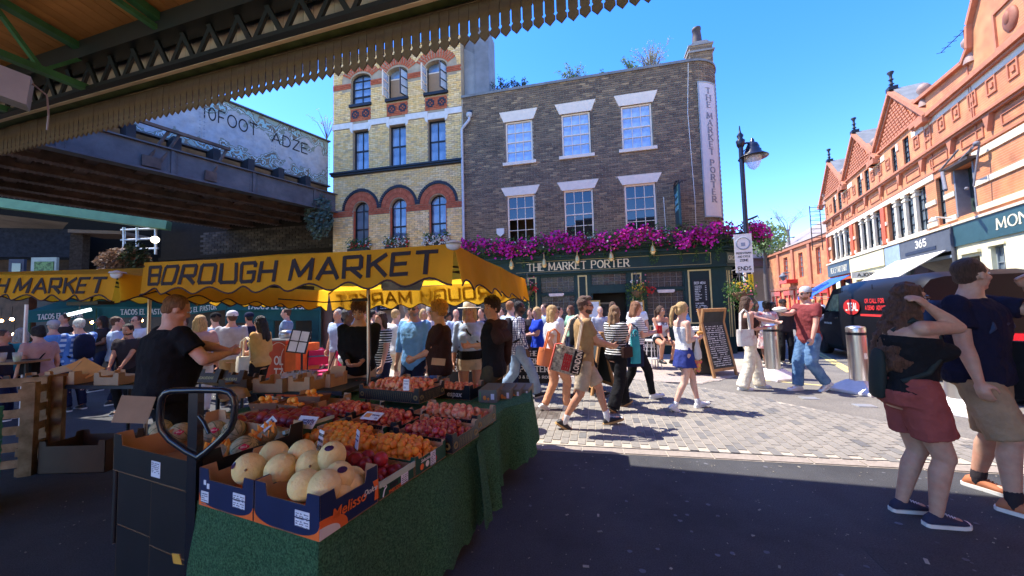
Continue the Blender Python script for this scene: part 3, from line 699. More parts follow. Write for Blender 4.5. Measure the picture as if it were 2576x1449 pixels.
# pilaster strips either side of the windows, stone band, cornice
for x in cxs:
 for s_ in(-1,1):M().bb(x+s_*.365-(.05 if s_>0 else -.0)-(.0),x+s_*.365+(.0 if s_>0 else .05),.03,.1,4.2,5.72).build('jamb',m_bred,yb)
sb=M();e0=-YW-.02
for l,r in((-YW-.02,cxs[0]-.36),(cxs[0]+.36,cxs[1]-.36),(cxs[1]+.36,cxs[2]-.36),(cxs[2]+.36,.0)):sb.bb(l,r,-.05,.02,9.17,9.40)
for x in cxs:
 sb.bb(x-.36,x+.36,-.03,.05,9.06,9.32);sb.prism([(x-.5,9.17),(x-.36,9.17),(x-.36,8.95),(x-.44,9.0)],-.045,.02);sb.prism([(x+.36,9.17),(x+.5,9.17),(x+.44,9.0),(x+.36,8.95)],-.045,.02)
sb.build('stone_band',m_stone,yb)
cn=M();cn.bb(-YW-.03,0,-.12,.02,7.20,7.27);cn.bb(-YW-.05,0,-.17,.02,7.27,7.34);cn.build('cornice',m_black,yb)
for x in cxs:
 a=x-.365
 sash(yb,a,7.40,.73,1.65,2,2,m_black,m_gblue,y=.14,fw=.04,bar=.03)
 sash(yb,x-.36,4.2,.72,1.88,2,2,m_black,m_gblue if x>-4 else m_gcol,y=.16,fw=.04,bar=.03,arched=.36)
 M().bb(x-.5,x+.5,-.1,.12,10.02,10.13).build('sill',m_black,yb)
x=cxs[0];sash(yb,x-.45,10.13,.9,1.32,2,3,m_black,m_gblue,y=.12,fw=.05,bar=.03,arched=.25)
for x in cxs[1:]:                                             # open casements with a blind behind
 f=M();f.bb(x-.45,x-.40,.1,.18,10.13,11.2);f.bb(x+.40,x+.45,.1,.18,10.13,11.2);f.bb(x-.4,x+.4,.1,.18,10.13,10.18)
 o=f.build('window',m_black,yb,label='open black casement window with a tan blind drawn behind')
 M().bb(x-.4,x+.4,.2,.21,10.18,11.05).build('blind',mat('tan_blind',(.42,.25,.13),var=.06),o);M().bb(x-.4,x+.4,.2,.22,11.05,11.1).build('rail',m_cream,o);M().bb(x-.4,x+.4,.22,.23,11.1,11.44).build('pane',m_gblue,o)
 for s_ in(-1,1):
  c=empty('casement',(x+s_*.43,.1,10.16),R(-88 if s_<0 else -62),parent=yb)if False else empty('casement',(x+s_*.43,.1,10.16),R(-95)if s_<0 else R(-112),parent=yb)
  F=M();F.bb(0,.04,-.02,.02,0,1.05);F.bb(.38,.42,-.02,.02,0,1.05)
  for z in(0,.34,.68,1.01):F.bb(.04,.38,-.018,.018,z,z+.035)
  F.build('frame',m_black if s_>0 else m_cream,c);M().bb(.04,.38,-.004,.004,.03,1.02).build('pane',mat('glass_clear',(.55,.68,.8),rough=.03,alpha=.45,spec=1),c)
# side flues and grey stack between the two buildings
st=M();st.prism([(-.02,9.75),(.55,9.75),(.55,11.6),(-.02,12.0)],.35,1.0);st.build('flue_stack',mat('cement_grey',(.27,.28,.28),var=.2,scale=2),yb)
st2=M();st2.bb(.45,1.02,.3,1.3,9.7,12.7);st2.bb(.02,.45,.45,1.3,9.7,12.4);st2.build('flue_stack',mat('cement_dark',(.2,.205,.21),var=.25,scale=2),yb)
# street level: dark shopfront
sf=M();backing(sf,-YW,-.02,0,3.5,[(-4.9,-3.7,.4,2.6),(-3.4,-2.2,0,2.7),(-1.9,-.6,.5,2.6)],-.1,.02);sf.bb(-YW,-.02,-.22,.02,3.5,3.62);sf.build('shopfront',mat('charcoal_paint',(.03,.03,.038),rough=.5),yb)
for a,b in((-4.9,-3.7),(-3.4,-2.2),(-1.9,-.6)):M().bb(a,b,.1,.12,.3,2.7).build('pane',m_gdk,yb)
gp=M();gp.bb(-3.66,-3.42,-.14,-.1,.2,2.6);gp.bb(-2.18,-1.92,-.14,-.1,.2,2.6);gp.build('grey_panel',mat('grey_panel',(.3,.3,.3)),yb)
for i,(x,z)in enumerate(((-.9,2.0),(-3.1,1.9))):
 q=empty('chalk_sign',parent=yb);M().bb(x-.45,x+.45,-.16,-.11,z-.22,z+.3).build('board',mat('slate',(0,0,0)),q);t=text_mesh('MARKET',.1,w=.45,tv=.12,fn=lambda a,b,c,x=x,z=z:(x-.3+a,-.162+b,z+.05+c));script_lines(t,x-.3,x+.3,z-.08,2,.05,y=-.162);t.build('lettering',mat('chalk',(1,1,1)),q)
q=M();q.bb(-2.08,-1.98,-.22,-.14,1.55,1.95);q.build('lit_lantern',mat('warm_bulb',(1,.6,.2)),yb)
mb=empty('menu_case',parent=yb);M().bb(-4.75,-4.3,-.2,-.1,1.1,1.85).build('case',mat('case_grey',(.25,.3,.32)),mb);M().bb(-4.7,-4.35,-.21,-.2,1.15,1.8).build('sheet',mat('paper',(1,1,1)),mb)

# ================================================================ orange brick building on the right
m_oran=mat('orange_brick',(.68,.265,.10),rough=.85,var=.22,scale=2,c2=(.52,.18,.08),c2scale=1.2,bump=.15,bscale=25,stripe=[('z',13.3,.13,(.58,.34,.2))])
m_terra=mat('terracotta',(.50,.19,.10),rough=.8,var=.15,scale=5)
m_cstone=mat('cream_stone',(.80,.68,.50),rough=.8,var=.08,scale=3)
m_red3=mat('red_pier',(.58,.12,.05),var=.15,scale=5)
ob=empty('brick_building',(8.75,0,0),frame_rz(207.6),'long orange brick terrace with pointed gables and stone columns on the right','building')
# local x = -s (towards the camera), y away from the street
att=[(-26.45,-25.9),(-25.45,-24.85),(-22.2,-21.6),(-21.15,-20.6),(-18.05,-17.6),(-17.0,-16.5)]
cols=[(-27.4,-24.0),(-23.0,-19.7),(-18.95,-15.6)]
rec=[(a,b,7.22,8.3)for a,b in att]+[(a,b,4.23,5.96)for a,b in cols]+[(-14.9,-14.42,4.23,5.96),(-13.75,-12.8,4.3,5.9)]
rec+=[(-10.5,-10.0,5.0,5.9)]
bk=M();backing(bk,-28.3,-4,3.98,8.36,rec,0,.35)
for xc in(-26.3,-21.8,-17.35):bk.prism([(xc-2.4,8.36),(xc+2.4,8.36),(xc,10.45)],.0,.35)
big=[(-15.9,8.36),(-15.9,9.2),(-12.6,9.0),(-12.25,9.3),(-12.15,10.0),(-11.8,10.5),(-10.8,12.2),(-9.6,10.5),(-9.3,10),(-9.2,9.3),(-8.8,9.0),(-4,9.0),(-4,8.36)]
bk.prism([(a,b)for a,b in big][::-1],0,.35)
bk.bb(-28.3,24,8,8.3,0,8.36);bk.bb(-4,24,0,.35,0,9.0);bk.bb(-28.3,-28.0,.35,8,0,8.36)
bk.build('wall',m_oran,ob)
rf=M()
for xc in(-26.3,-21.8,-17.35):
 for s_ in(-1,1):rf.add([(xc,.3,10.42),(xc+s_*2.5,.3,8.25),(xc+s_*2.5,7,8.25),(xc,7,10.42)],[(0,1,2,3)])
rf.bb(-16,24,.35,8,8.3,8.5);rf.bb(-28.2,24,.5,.55,0,8.3);rf.build('roof',mat('slate_roof',(.12,.12,.13),var=.2),ob)
# band courses, cornices, copings
tr=M()
tr.bb(-28.4,-4,-.12,-.0,6.93,7.0);tr.bb(-28.42,-4,-.18,0,7.0,7.09);tr.bb(-28.3,-4,-.05,0,6.2,6.26)
for xc in(-26.3,-21.8,-17.35):
 for s_ in(-1,1):
  L=sqrt(2.4**2+2.1**2);a=math.atan2(2.1,2.4)
  for off,wd,pr in((0,.16,.2),(-.17,.1,.1)):
   P=[(xc+s_*2.62,8.25+off),(xc,10.52+off),(xc,10.52+off+wd),(xc+s_*2.7,8.25+off+wd)]
   tr.prism(P if s_<0 else P[::-1],-pr,.05)
  tr.bb(xc+s_*2.35-.28,xc+s_*2.35+.28,-.27,.0,8.12,8.36)
 tr.bb(xc-2.1,xc+2.1,-.09,0,8.52,8.6);
tr.bb(-15.9,-4,-.2,0,8.28,8.42);tr.bb(-15.9,-4,-.12,0,8.2,8.28)
for i in range(len(big)-3):
 (x0,z0),(x1,z1)=big[i+1],big[i+2]
 if x1>-4.2:break
 d=V((x1-x0,z1-z0)).normalized();n_=V((-d.y,d.x))*.12
 tr.prism([(x0,z0),(x1,z1),(x1+n_.x,z1+n_.y),(x0+n_.x,z0+n_.y)],-.14,.4)
for x in(-15.3,-12.6,-10.15,-8.6):tr.bb(x,x+.05,-.03,0,7.1,9.1)
for x in(-23.9,-19.45,-14.95,-12.5):tr.bb(x,x+.05,-.03,0,6.3,8.2)
xx=-27.8
while xx<-5:                                               # small square relief panels under the gables and frieze
 if not any(a-.35<xx<b+.3 for a,b in att):
  for q in((-.2,.2,7.5,7.55),(-.2,.2,7.95,8.0),(-.2,-.15,7.55,7.95),(.15,.2,7.55,7.95),(-.07,.07,7.68,7.82)):tr.bb(xx+q[0],xx+q[1],-.035,0,q[2],q[3])
 xx+=.85
xx=-27.5
while xx<-5:
 for q in((-.55,.55,6.72,6.77),(-.55,.55,6.42,6.46),(-.55,-.5,6.46,6.72),(.5,.55,6.46,6.72)):tr.bb(xx+q[0],xx+q[1],-.03,0,q[2],q[3])
 tr.prism([(xx+.75,6.93),(xx+1.05,6.93),(xx+.9,6.45)],-.12,0);xx+=1.85
for q in((-11.3,-10.1,8.55,8.62),(-11.3,-10.1,9.6,9.66),(-11.3,-11.23,8.62,9.6),(-10.17,-10.1,8.62,9.6)):tr.bb(q[0],q[1],-.05,0,q[2],q[3])
tr.build('terracotta_moulding',m_terra,ob)
md=M();md.ball((-10.7,-.0,9.1),(.28,.1,.34));md.ball((-10.7,-.06,9.15),(.12,.08,.2));md.build('relief_medallion',mat('terracotta_dark',(.30,.10,.05)),ob)
cs=M()
cs.bb(-28.32,-14.95,-.04,0,5.97,6.18);cs.bb(-14.35,-13.8,-.04,0,5.97,6.12);cs.bb(-12.75,-4,-.04,0,5.92,6.14)
for l,r in((-15.6,-14.92),(-14.4,-13.8),(-12.75,-4),(-19.65,-19.0),(-23.95,-23.05),(-28.32,-27.45)):
 cs.bb(l,r,-.045,0,5.05,5.22)
 cs.bb(l,r,-.045,0,4.25,4.42)
cs.bb(-15.9,-4,-.03,0,8.0,8.2)
for a in(-24.4,-20.2,-16.0):cs.bb(a-.2,a+1.5,-.03,0,8.05,8.3)
for a,b in att:cs.bb(b+.05,b+.25,-.04,0,8.0,8.3)if b in(-25.9,-21.6,-17.6)else None
cs.build('stone_band',m_cstone,ob)
# gable brick lozenges
gb=M()
for xc in(-26.3,-21.8,-17.35):
 z=8.66
 while z<10.1:
  w_=(10.3-z)*1.05;x=xc-w_+.05
  while x<xc+w_-.15:gb.bb(x,x+.2,-.05,0,z,z+.1);x+=.26
  z+=.15
gb.build('gable_tiles',m_terra,ob,kind='stuff')
for a,b in att:sash(ob,a,7.22,b-a,1.15,2,4,m_black,m_gcol,y=.05,fw=.04,bar=.02,arched=.18)
for a,b in cols:
 n=4;st_=(b-a)/n
 for k in range(n):
  sash(ob,a+st_*k+.1,4.23,st_-.22,1.72,2,4,m_black,m_gcol,y=.09,fw=.03,bar=.02)
  if k:
   c=M();x=a+st_*k;c.bb(x-.12,x+.12,-.04,.08,4.23,4.4);c.bb(x-.09,x+.09,-.02,.08,4.4,5.7);c.bb(x-.16,x+.16,-.05,.2,5.7,5.78);c.bb(x-.13,x+.13,-.02,.2,5.78,5.88);c.bb(x-.17,x+.17,-.06,.2,5.88,5.965);c.build('column',m_cstone,ob)
 M().bb(a-.0,b+.0,-.08,.12,4.12,4.23).build('sill',m_cstone,ob)
sash(ob,-14.9,4.23,.48,1.72,2,4,m_black,m_gcol,y=.09,fw=.03,bar=.02)
# loading door with hoist arm
ld=empty('loading_door',parent=ob);M().bb(-13.75,-12.8,.3,.34,4.3,5.9).build('door',mat('door_green',(.04,.07,.06),rough=.4),ld)
M().bb(-13.8,-13.72,-.02,.3,4.3,5.9).bb(-12.83,-12.76,-.02,.3,4.3,5.9).build('jamb',mat('grey_paint',(.2,.2,.22)),ld);M().bb(-13.95,-12.5,-.25,.1,5.92,6.0).build('hood',mat('dark_wood',(.06,.045,.045)),ld)
M().tube([(-13.6,-.35,5.85),(-12.2,-.9,4.95)],.05,n=6).tube([(-12.9,-.1,6.05),(-12.0,-.35,6.1)],.04,n=6).tube([(-12.0,-.2,6.15),(-12.1,-.35,4.95)],.025,n=6).ball((-12.0,-.25,6.2),(.08,.08,.08)).ball((-12.1,-.5,4.9),(.05,.05,.05)).tube([(-12.0,-.3,6.15),(-13.2,-.2,5.95)],.03,n=6).tube([(-13.9,-.28,6.0),(-12.1,-.6,6.12)],.03,n=6).build('hoist_arm',mat('grey_iron',(.16,.16,.18)),ld)
# finials, chimneys, aerial
for xc,tall in((-26.3,1),(-21.8,1),(-17.35,1)):
 f=M();f.box((xc,-.05,10.72),(.34,.3,.16));f.lathe([(.05,0),(.05,.12),(.1,.16),(.05,.2),(.05,.32),(.1,.36),(.05,.4),(.05,.55),(.12,.68),(.1,.72)],(xc,-.05,10.78),n=12);f.build('finial',mat('iron_black',(.02,.02,.03)),ob)
 s_=M();P=[(xc,10.62),(xc+1.3,9.5),(xc+1.3,9.55),(xc+.0,10.75)];s_.prism([(xc+.05,10.6),(xc+1.35,9.45),(xc+1.4,9.5),(xc+.1,10.68)],-.05,.9);s_.build('gable_coping',mat('coping',(1,1,1)),ob)
for x,z in((-28.1,8.75),(-24.2,9.1),(-19.7,9.1),(-15.2,9.35),(-12.45,9.4)):
 f=M();f.lathe([(.2,-.5),(.16,-.3),(.1,-.15),(.16,-.12),(.1,-.08),(.14,.02),(.2,.14),(.2,.24),(.12,.36),(.02,.4)],(x,.05,z),n=14);f.build('ball_finial',mat('terracotta_grey',(.34,.22,.17)),ob)
for x,n_ in((-20.2,2),(-15.0,2)):
 c=empty('chimney',parent=ob);M().bb(x-.5,x+.5,1.2,1.9,8.4,10.4).build('stack',mat('soot_brick',(.07,.05,.045)),c)
 for k in range(n_):M().lathe([(.17,0),(.14,.5),(.12,.75),(.16,.8),(.16,.88),(.1,.9)],(x-.25+k*.5,1.5,10.4),n=12).build('chimney_pot',mat('pot_brown',(.16,.07,.05)),c)
ar=M();ar.tube([(-15.6,1.4,10.2),(-15.6,1.4,11.6)],.02,n=5);ar.tube([(-16.4,1.1,11.35),(-14.7,1.7,11.85)],.015,n=5)
for k in range(9):p=V((-16.4,1.1,11.35)).lerp(V((-14.7,1.7,11.85)),k/8);ar.tube([p+V((0,-.12,0)),p+V((0,.12,0))],.01,n=4)
for d in(-.25,.25):ar.tube([(-14.75,1.7,11.8),(-14.9+d,1.6,11.8+d*1.2)],.012,n=4)
ar.build('aerial',mat('iron_black',(0,0,0)),ob)
# ground floor shops
gf=M();gf.bb(-28.3,-4,0,.3,3.98,4.12);gf.bb(-28.35,-4,-.14,.0,4.04,4.12);gf.build('shop_cornice',m_cstone,ob)
m_navy=mat('shop_navy',(.02,.06,.12),rough=.4);m_ylw=mat('cream_shop',(.80,.70,.40),rough=.6,var=.05)
def fascia(x0,x1,m,z0=3.22,z1=4.0,y=-.1):return M().bb(x0,x1,y,0,z0,z1).build('fascia',m,ob)
fascia(-28.28,-24.05,m_navy)
t=text_mesh("NEAL'S YARD DAIRY",.34,w=3.1,tv=.17,serif=True,th=.1,fn=lambda x,y,z:(-27.55+x,-.102+y,3.42+z));t.build('lettering',m_lgold,ob)
fascia(-24.0,-19.4,m_ylw)
fascia(-19.3,-17.8,mat('blue_grey',(.30,.38,.46)),z0=3.1);fascia(-17.75,-14.05,mat('shop_grey',(.09,.10,.12)))
t=text_mesh('365',.26,w=.8,tv=.2,fn=lambda x,y,z:(-16.45+x,-.105+y,3.62+z));t.build('lettering',m_white,ob)
M().bb(-17.3,-15.0,-.12,-.1,3.40,3.52).build('sign_strip',mat('navy_dark',(.02,.03,.06)),ob)
fascia(-13.95,-4,mat('coffee_green',(.035,.09,.10),rough=.4),z0=3.32,z1=4.03)
t=text_mesh('MONMOUTH COFFEE',.3,w=5.6,tv=.17,th=.09,serif=True,fn=lambda x,y,z:(-11.82+x,-.104+y,3.54+z));t.build('lettering',m_lgold,ob)
sh=M();backing(sh,-13.95,-4,0,3.32,[(-12.3,-11.75,1.2,3.1),(-13.6,-12.8,0,2.9),(-10.9,-9.8,.9,3.0),(-9.2,-8.2,0,3)],-.05,.2);sh.bb(-12.4,-11.65,-.09,-.05,3.1,3.16);sh.bb(-13.7,-12.7,-.14,-.05,3.0,3.1);sh.build('shopfront',m_ylw if False else mat('cream_wall',(.80,.72,.45),var=.05),ob)
for a,b,z0,z1 in((-12.3,-11.75,1.2,3.1),(-10.9,-9.8,.9,3.0)):sash(ob,a,z0,b-a,z1-z0,2,4,mat('grey_frame',(.25,.28,.28)),m_gcol,y=.05,fw=.05)
M().bb(-13.6,-12.8,.1,.12,0,2.9).bb(-9.2,-8.2,.1,.12,0,3).build('door',m_gdk,ob)
sh=M();backing(sh,-24.0,-19.4,0,3.22,[(-23.4,-20.0,0,2.75)],-.03,.2);sh.build('shopfront',m_ylw,ob);M().bb(-23.4,-20.0,.6,.62,0,2.75).build('entry_wall',mat('entry_brown',(.16,.1,.07)),ob)
kq=empty('projecting_sign',parent=ob);M().bb(-20.6,-20.5,-1.0,-.1,2.72,3.02).build('board',mat('sign_cream',(.75,.7,.6)),kq);t=text_mesh('KOLAQ',.15,w=.66,tv=.22);t2=M();t2.add([(-20.605+y,-.9+x,2.8+z)for x,y,z in t.v],[f[::-1]for f in t.f]);t2.add([(-20.495-y,-.22-x,2.8+z)for x,y,z in t.v],t.f);t2.build('lettering',m_black,kq)
sh=M();backing(sh,-19.35,-14.0,0,3.1,[(-19.0,-18.0,.6,2.9),(-17.6,-14.3,.3,3.0)],-.02,.2);sh.build('shopfront',mat('blue_grey',(0,0,0)),ob);M().bb(-19.0,-14.3,.1,.12,.2,3).build('pane',m_gdk,ob)
def awning(x0,x1,z0,z1,out,m,label):
 o=empty('awning',parent=ob);o['label']=label
 M().add([(x0,-.12,z1),(x1,-.12,z1),(x1+.1,-out,z0),(x0-.1,-out,z0)],[(0,1,2,3)])
 a=M();a.add([(x0,-.12,z1),(x1,-.12,z1),(x1,-out,z0),(x0,-out,z0),(x0,-.12,z1-.03),(x1,-.12,z1-.03),(x1,-out,z0-.03),(x0,-out,z0-.03)],[(0,1,2,3)[::-1],(4,5,6,7),(3,2,6,7)[::-1],(0,3,7,4)[::-1],(1,5,6,2)[::-1]]);a.build('canvas',m,o)
 v=M();v.bb(x0,x1,-out-.005,-out,z0-.2,z0-.03);v.build('valance',m,o)
 M().tube([(x0+.05,-.1,z0-.3),(x0+.05,-out,z0-.02)],.02).tube([(x1-.05,-.1,z0-.3),(x1-.05,-out,z0-.02)],.02).build('arm',m_white,o)
awning(-28.0,-24.0,1.95,3.1,1.9,mat('blue_canvas',(.03,.14,.55),rough=.8,transl=.1),'plain blue awning')
awning(-18.2,-14.4,2.35,3.28,1.5,mat('cream_canvas',(.8,.72,.6),rough=.8,transl=.1),'cream awning')
sh=M();backing(sh,-28.3,-24.05,0,3.22,[(-27.9,-26.3,.5,2.9),(-26.0,-24.4,0,2.9)],0,.2);sh.build('shopfront',m_red3,ob);M().bb(-27.9,-24.4,.1,.12,0,2.9).build('pane',m_gdk,ob)
for x in(-28.15,-23.5,-19.35):M().bb(x-.2,x+.2,-.06,.0,4.23,5.96).build('pier',m_red3,ob)
wl=M();wl.tube([(-13.9,-.1,4.3),(-13.9,-.5,4.4)],.03);wl.lathe([(.04,0),(.13,-.12),(.12,-.15)],(-13.9,-.55,4.4),n=12);wl.build('wall_floodlight',m_white,ob)
pb=M();pb.tube([(-13.98,-.1,4.0),(-13.98,-.1,0)],.06);pb.build('downpipe',mat('pipe_dark',(.08,.08,.09)),ob)

# low red shop building beyond, and the railway bridge closing the street
lb=empty('brick_building',(22.1,25.1,0),frame_rz(198),'low orange brick building with red shopfronts beyond the gabled terrace','building')
rec=[(-2.2,-1.5,3.6,5.6),(-5.2,-4.4,3.6,5.6),(-8.3,-7.4,3.6,5.6)]
b_=M();backing(b_,-12,0,0,6.4,rec,0,.3);b_.bb(-12,-11.7,.3,6,0,6.4);b_.build('wall',m_oran,lb)
for a,b,z0,z1 in rec:sash(lb,a,z0,b-a,z1-z0,2,4,m_red3,m_gcol,y=.1,arched=.3)
t_=M();t_.bb(-12.1,0,-.15,0,6.1,6.4)
for x in(-3.1,-6.2,-9.4):t_.bb(x-.2,x+.2,-.12,0,2.7,6.1)
t_.bb(-12.05,0,-.1,0,2.7,2.95);t_.build('terracotta_moulding',m_terra,lb)
M().add([(-12.2,-.2,6.38),(0,-.2,6.38),(0,4.5,9.3),(-12.2,4.5,9.3)],[(0,1,2,3)]).build('roof',mat('slate_brown',(.3,.24,.19),var=.2,scale=9),lb)
r_=M();
for a in(-11.5,-8.5,-5.7,-2.8):r_.bb(a,a+2.2,-.1,0,0,1.0);r_.bb(a,a+2.2,-.12,0,2.2,2.6);r_.bb(a,a+.15,-.1,0,1.0,2.2);r_.bb(a+2.05,a+2.2,-.1,0,1,2.2);r_.bb(a+1.0,a+1.15,-.1,0,1.0,2.2)
r_.bb(-7.2,-5.6,-.8,0,3.2,3.5);r_.build('red_shopfront',mat('shop_red',(.62,.03,.03),rough=.4),lb)
w_=M()
for a in(-11.5,-8.5,-5.7,-2.8):w_.bb(a+.15,a+2.05,.02,.04,1.0,2.2)
w_.build('pane',m_white,lb)
vb=empty('railway_bridge',(0,37,0),0,'distant stone railway bridge with green edge and slanting struts crossing the street','bridge')
b_=M();b_.bb(2,21.5,0,1,0,5.3);b_.build('abutment',mat('dark_stone',(.14,.12,.10),var=.35,scale=1.5,c2=(.22,.18,.14),c2scale=.8),vb)
b_=M();b_.bb(16,32,-.3,2,5.3,6.0);b_.bb(12,32,-.45,-.3,6.0,6.15);b_.build('deck',mat('bridge_soffit',(.08,.07,.07)),vb)
b_=M();b_.bb(10,32,-.2,.1,6.15,7.3);b_.build('parapet',mat('parapet_pale',(.5,.47,.38),var=.25,scale=2),vb)
b_=M()
for i in range(22):x=11+i*.95;b_.tube([(x,-.35,6.0),(x-.25,-.5,7.4+(i%3==0)*.9)],.06,n=5)
b_.tube([(10,-.4,8.2),(32,-.4,8.1)],.04,n=5);b_.build('strut',mat('strut_wood',(.12,.10,.08)),vb)
b_=M();rng=random.Random(5)
for i in range(1400):x,z=rng.uniform(10,31),7.25+abs(rng.gauss(0,.35));s_=rng.uniform(.08,.25);b_.add([(x,-.2+rng.uniform(-.3,.3),z),(x+s_,-.2,z+s_*.3),(x+s_*.3,-.3,z+s_)],[(0,1,2)])
b_.build('ivy',mat('leaf_light',(.14,.2,.04),transl=.3),vb,kind='stuff')
c=empty('chimney_block',(28.0,40,-4.2),0,'distant square brick chimney stack with a row of pots','chimney');M().bb(-1.6,1.2,0,1.5,6,11.0).build('stack',mat('tan_brick',(.42,.27,.17)),c);q=M()
for k in range(5):q.lathe([(.18,0),(.14,.7)],(-1.2+k*.5,.7,11.0),n=8)
q.build('chimney_pot',m_black,c)
an=empty('mast',(37.2,48,0),0,'distant rooftop phone mast above the low brick building','mast');q=M();q.tube([(0,0,5),(0,0,9.6)],.2,n=6);q.build('pole',mat('mast_grey',(.5,.55,.62)),an);q=M()
for dx in(-.7,0,.7):q.bb(dx-.16,dx+.16,-.4,-.2,8.2,10.2)
q.bb(-5,-4.8,0,.2,5,8.2);q.bb(-4.2,-2.4,0,.2,5,7.2);q.bb(-6,4,1,5,0,6.6);q.build('antenna',mat('mast_grey',(0,0,0)),an)
ev=empty('roof_ladder',(21.1,25.0,-1.4),0,'dark steel ladder cage beside the end gable','ladder');q=M()
for dx in(-.35,.35):q.tube([(dx,0,6.5),(dx,0,9.6)],.03,n=5)
for z in range(10):q.tube([(-.35,0,6.8+z*.3),(.35,0,6.8+z*.3)],.02,n=4);q.tube([(-.35,-.4,6.8+z*.3),(.35,-.4,6.8+z*.3)],.015,n=4)if z>5 else None
q.build('rungs',m_black,ev)

# ================================================================ market canopy overhead
VA=empty('market_canopy',(0,4.42,0),frame_rz(105.7),'market hall roof edge with scalloped hanging boards and green steel trusses','canopy')
m_board=mat('canopy_board',(.14,.105,.058),rough=.8,var=.3,scale=6,bump=.15,bscale=30)
m_edge=mat('canopy_rail_lit',(.78,.55,.22),rough=.6,var=.15,scale=2)  # yellow stands in for bounced light caught by the ledge
bw,gap=.0685,.008
P=[(-bw,.56),(-bw,.34),(-bw+.009,.33),(-bw+.009,.17),(-bw+.02,.155),(-bw+.022,.135),(-bw+.012,.12),(-bw+.002,.115),(-bw+.002,.07),(0,0)]
P=P+[(-a,b)for a,b in P[-2::-1]]
bmd=M();bmd.prism(P[::-1],0,.022);bme=bmd.mesh('board')
for i in range(118):link('board',bme,m_board,VA,(-11.6+i*.1415,random.uniform(-.002,.002),5.03+random.uniform(-.004,.004)))
q=M();q.bb(-12,6,.0,.03,5.6,6.5);q.build('fascia_boards',m_board,VA)
q=M();x=-12
while x<5:q.bb(x+.003,x+1.2-.003,.023,.12,5.52,5.585);x+=1.2
q.build('rail',m_edge,VA)
q=M();x=-12.3
while x<5:q.bb(x+.004,x+1.9-.004,-.24,-.18,5.57,5.70);x+=1.9
q.build('gutter',mat('gutter_bounce',(.80,.62,.36),rough=.5,var=.1,scale=2),VA)  # bounced light on the gutter is put into its bright cream
q=M();q.bb(-12.3,6,-.18,.0,5.62,5.66);q.build('soffit',mat('soffit_green',(.10,.14,.04),var=.4,scale=3),VA)
m_tg=mat('truss_green',(.035,.13,.045),rough=.5,var=.3,scale=3)
m_tk=mat('truss_dark',(.012,.016,.013),rough=.5)
q=M();q.bb(-20,8,-.5,-.4,5.42,5.48);q.bb(-20,8,-.6,-.34,5.90,6.2)
for i in range(50):
 x=-19+i*.55
 for s_ in(-1,1):d=V((s_*.27,0,.46));q.box((x+s_*.14,-.45+s_*.02,5.69),(.07,.04,d.length),rz=Matrix.Rotation(math.atan2(d.x,d.z),3,'Y'))
q.build('lattice_girder',m_tk,VA)
pm_=M().box((0,0,0),(.175,.02,.9)).mesh('plank');mpl=mat('pale_plank',(.36,.31,.22),rough=.8,var=.3,scale=2,rnd=.2)
for i in range(112):link('plank',pm_,mpl,VA,(-14+i*.18,-.22,6.06))
mce=mat('ceiling_plank',(.40,.18,.045),rough=.7,var=.25,scale=2,rnd=.15)  # orange glow of bounced sunlight is put into the wood colour
cem=M().box((0,0,0),(.186,5.7,.02)).mesh('ceiling_plank');TL=R(-9)
for i in range(110):link('ceiling_plank',cem,mce,VA,(-16+i*.197,-.55-2.85*cos(TL),6.24+2.85*sin(-TL)),(TL,0,0))
q=M();q.add([(x,y,z)for x in(-16.5,9)for y,z in((.05,6.5),(.05,6.6),(-10.5,8.1),(-10.5,8.0))],[(0,1,2,3),(7,6,5,4),(0,4,5,1),(1,5,6,2),(2,6,7,3),(3,7,4,0)]);q.build('roof',mat('roof_felt',(1,1,1)),VA)
def bar(m,a,b,w_=.12,d_=.08):
 a,b=V(a),V(b);d=b-a;r_=d.to_track_quat('Z','Y').to_matrix();m.box((a+b)/2,(w_,d_,d.length),rz=r_)
for x in(-9.4,-7.2):
 tq=M();A,B=(x,-.4,6.1),(x,-6,6.8);bar(tq,A,B,.14,.1);C0,D0=(x,-.4,5.48),(x,-6,5.35);bar(tq,C0,D0,.12,.1)
 for k in range(5):
  p=V(A).lerp(V(B),k/5);r0=V(C0).lerp(V(D0),(k+.5)/5);r1=V(A).lerp(V(B),(k+1)/5);bar(tq,p,r0,.07,.05);bar(tq,r0,r1,.07,.05);bar(tq,r1,V(C0).lerp(V(D0),(k+1)/5),.07,.05)
 tq.build('truss',m_tg,VA)
for x in(-5.3,-3.4,-1.5,.4,2.3,4.5):
 tq=M();bar(tq,(x,-.45,6.12),(x,-6.2,6.99),.13,.12);bar(tq,(x,-.45,5.95),(x-.35,-2.6,6.42),.08,.07);tq.build('rafter',m_tg,VA)
for y in(-2.6,-4.8):q=M();bar(q,(-16,y,6.5-.158*(y+2.6)),(8,y,6.5-.158*(y+2.6)),.1,.1);q.build('purlin',m_tg,VA)
# unseen wall added on the left to keep that side dark
M().bb(-13.2,-13,-8.5,-.6,0,6.6).build('hall_wall',m_bdark,VA)
for x in(-15.2,8.6):M().lathe([(.22,0),(.22,.3),(.14,.4),(.13,6.1)],(x,-.65,0),n=14).build('column',m_tg,VA)
sp=M();sp.prism([(-.11,0),(.11,0),(.08,.22),(-.08,.22)],-.07,.07);sp.tube([(.08,0,.2),(.16,.03,.16),(.2,.04,.02),(.22,.05,-.1)],.006,n=6)
p=at(12,225,2.6);sp.build('speaker',mat('speaker_grey',(.3,.29,.3)),None,(p.x,p.y,p.z-.08),(0,.2,.8),label='grey box loudspeaker hanging at the left edge under the roof',cat='speaker')
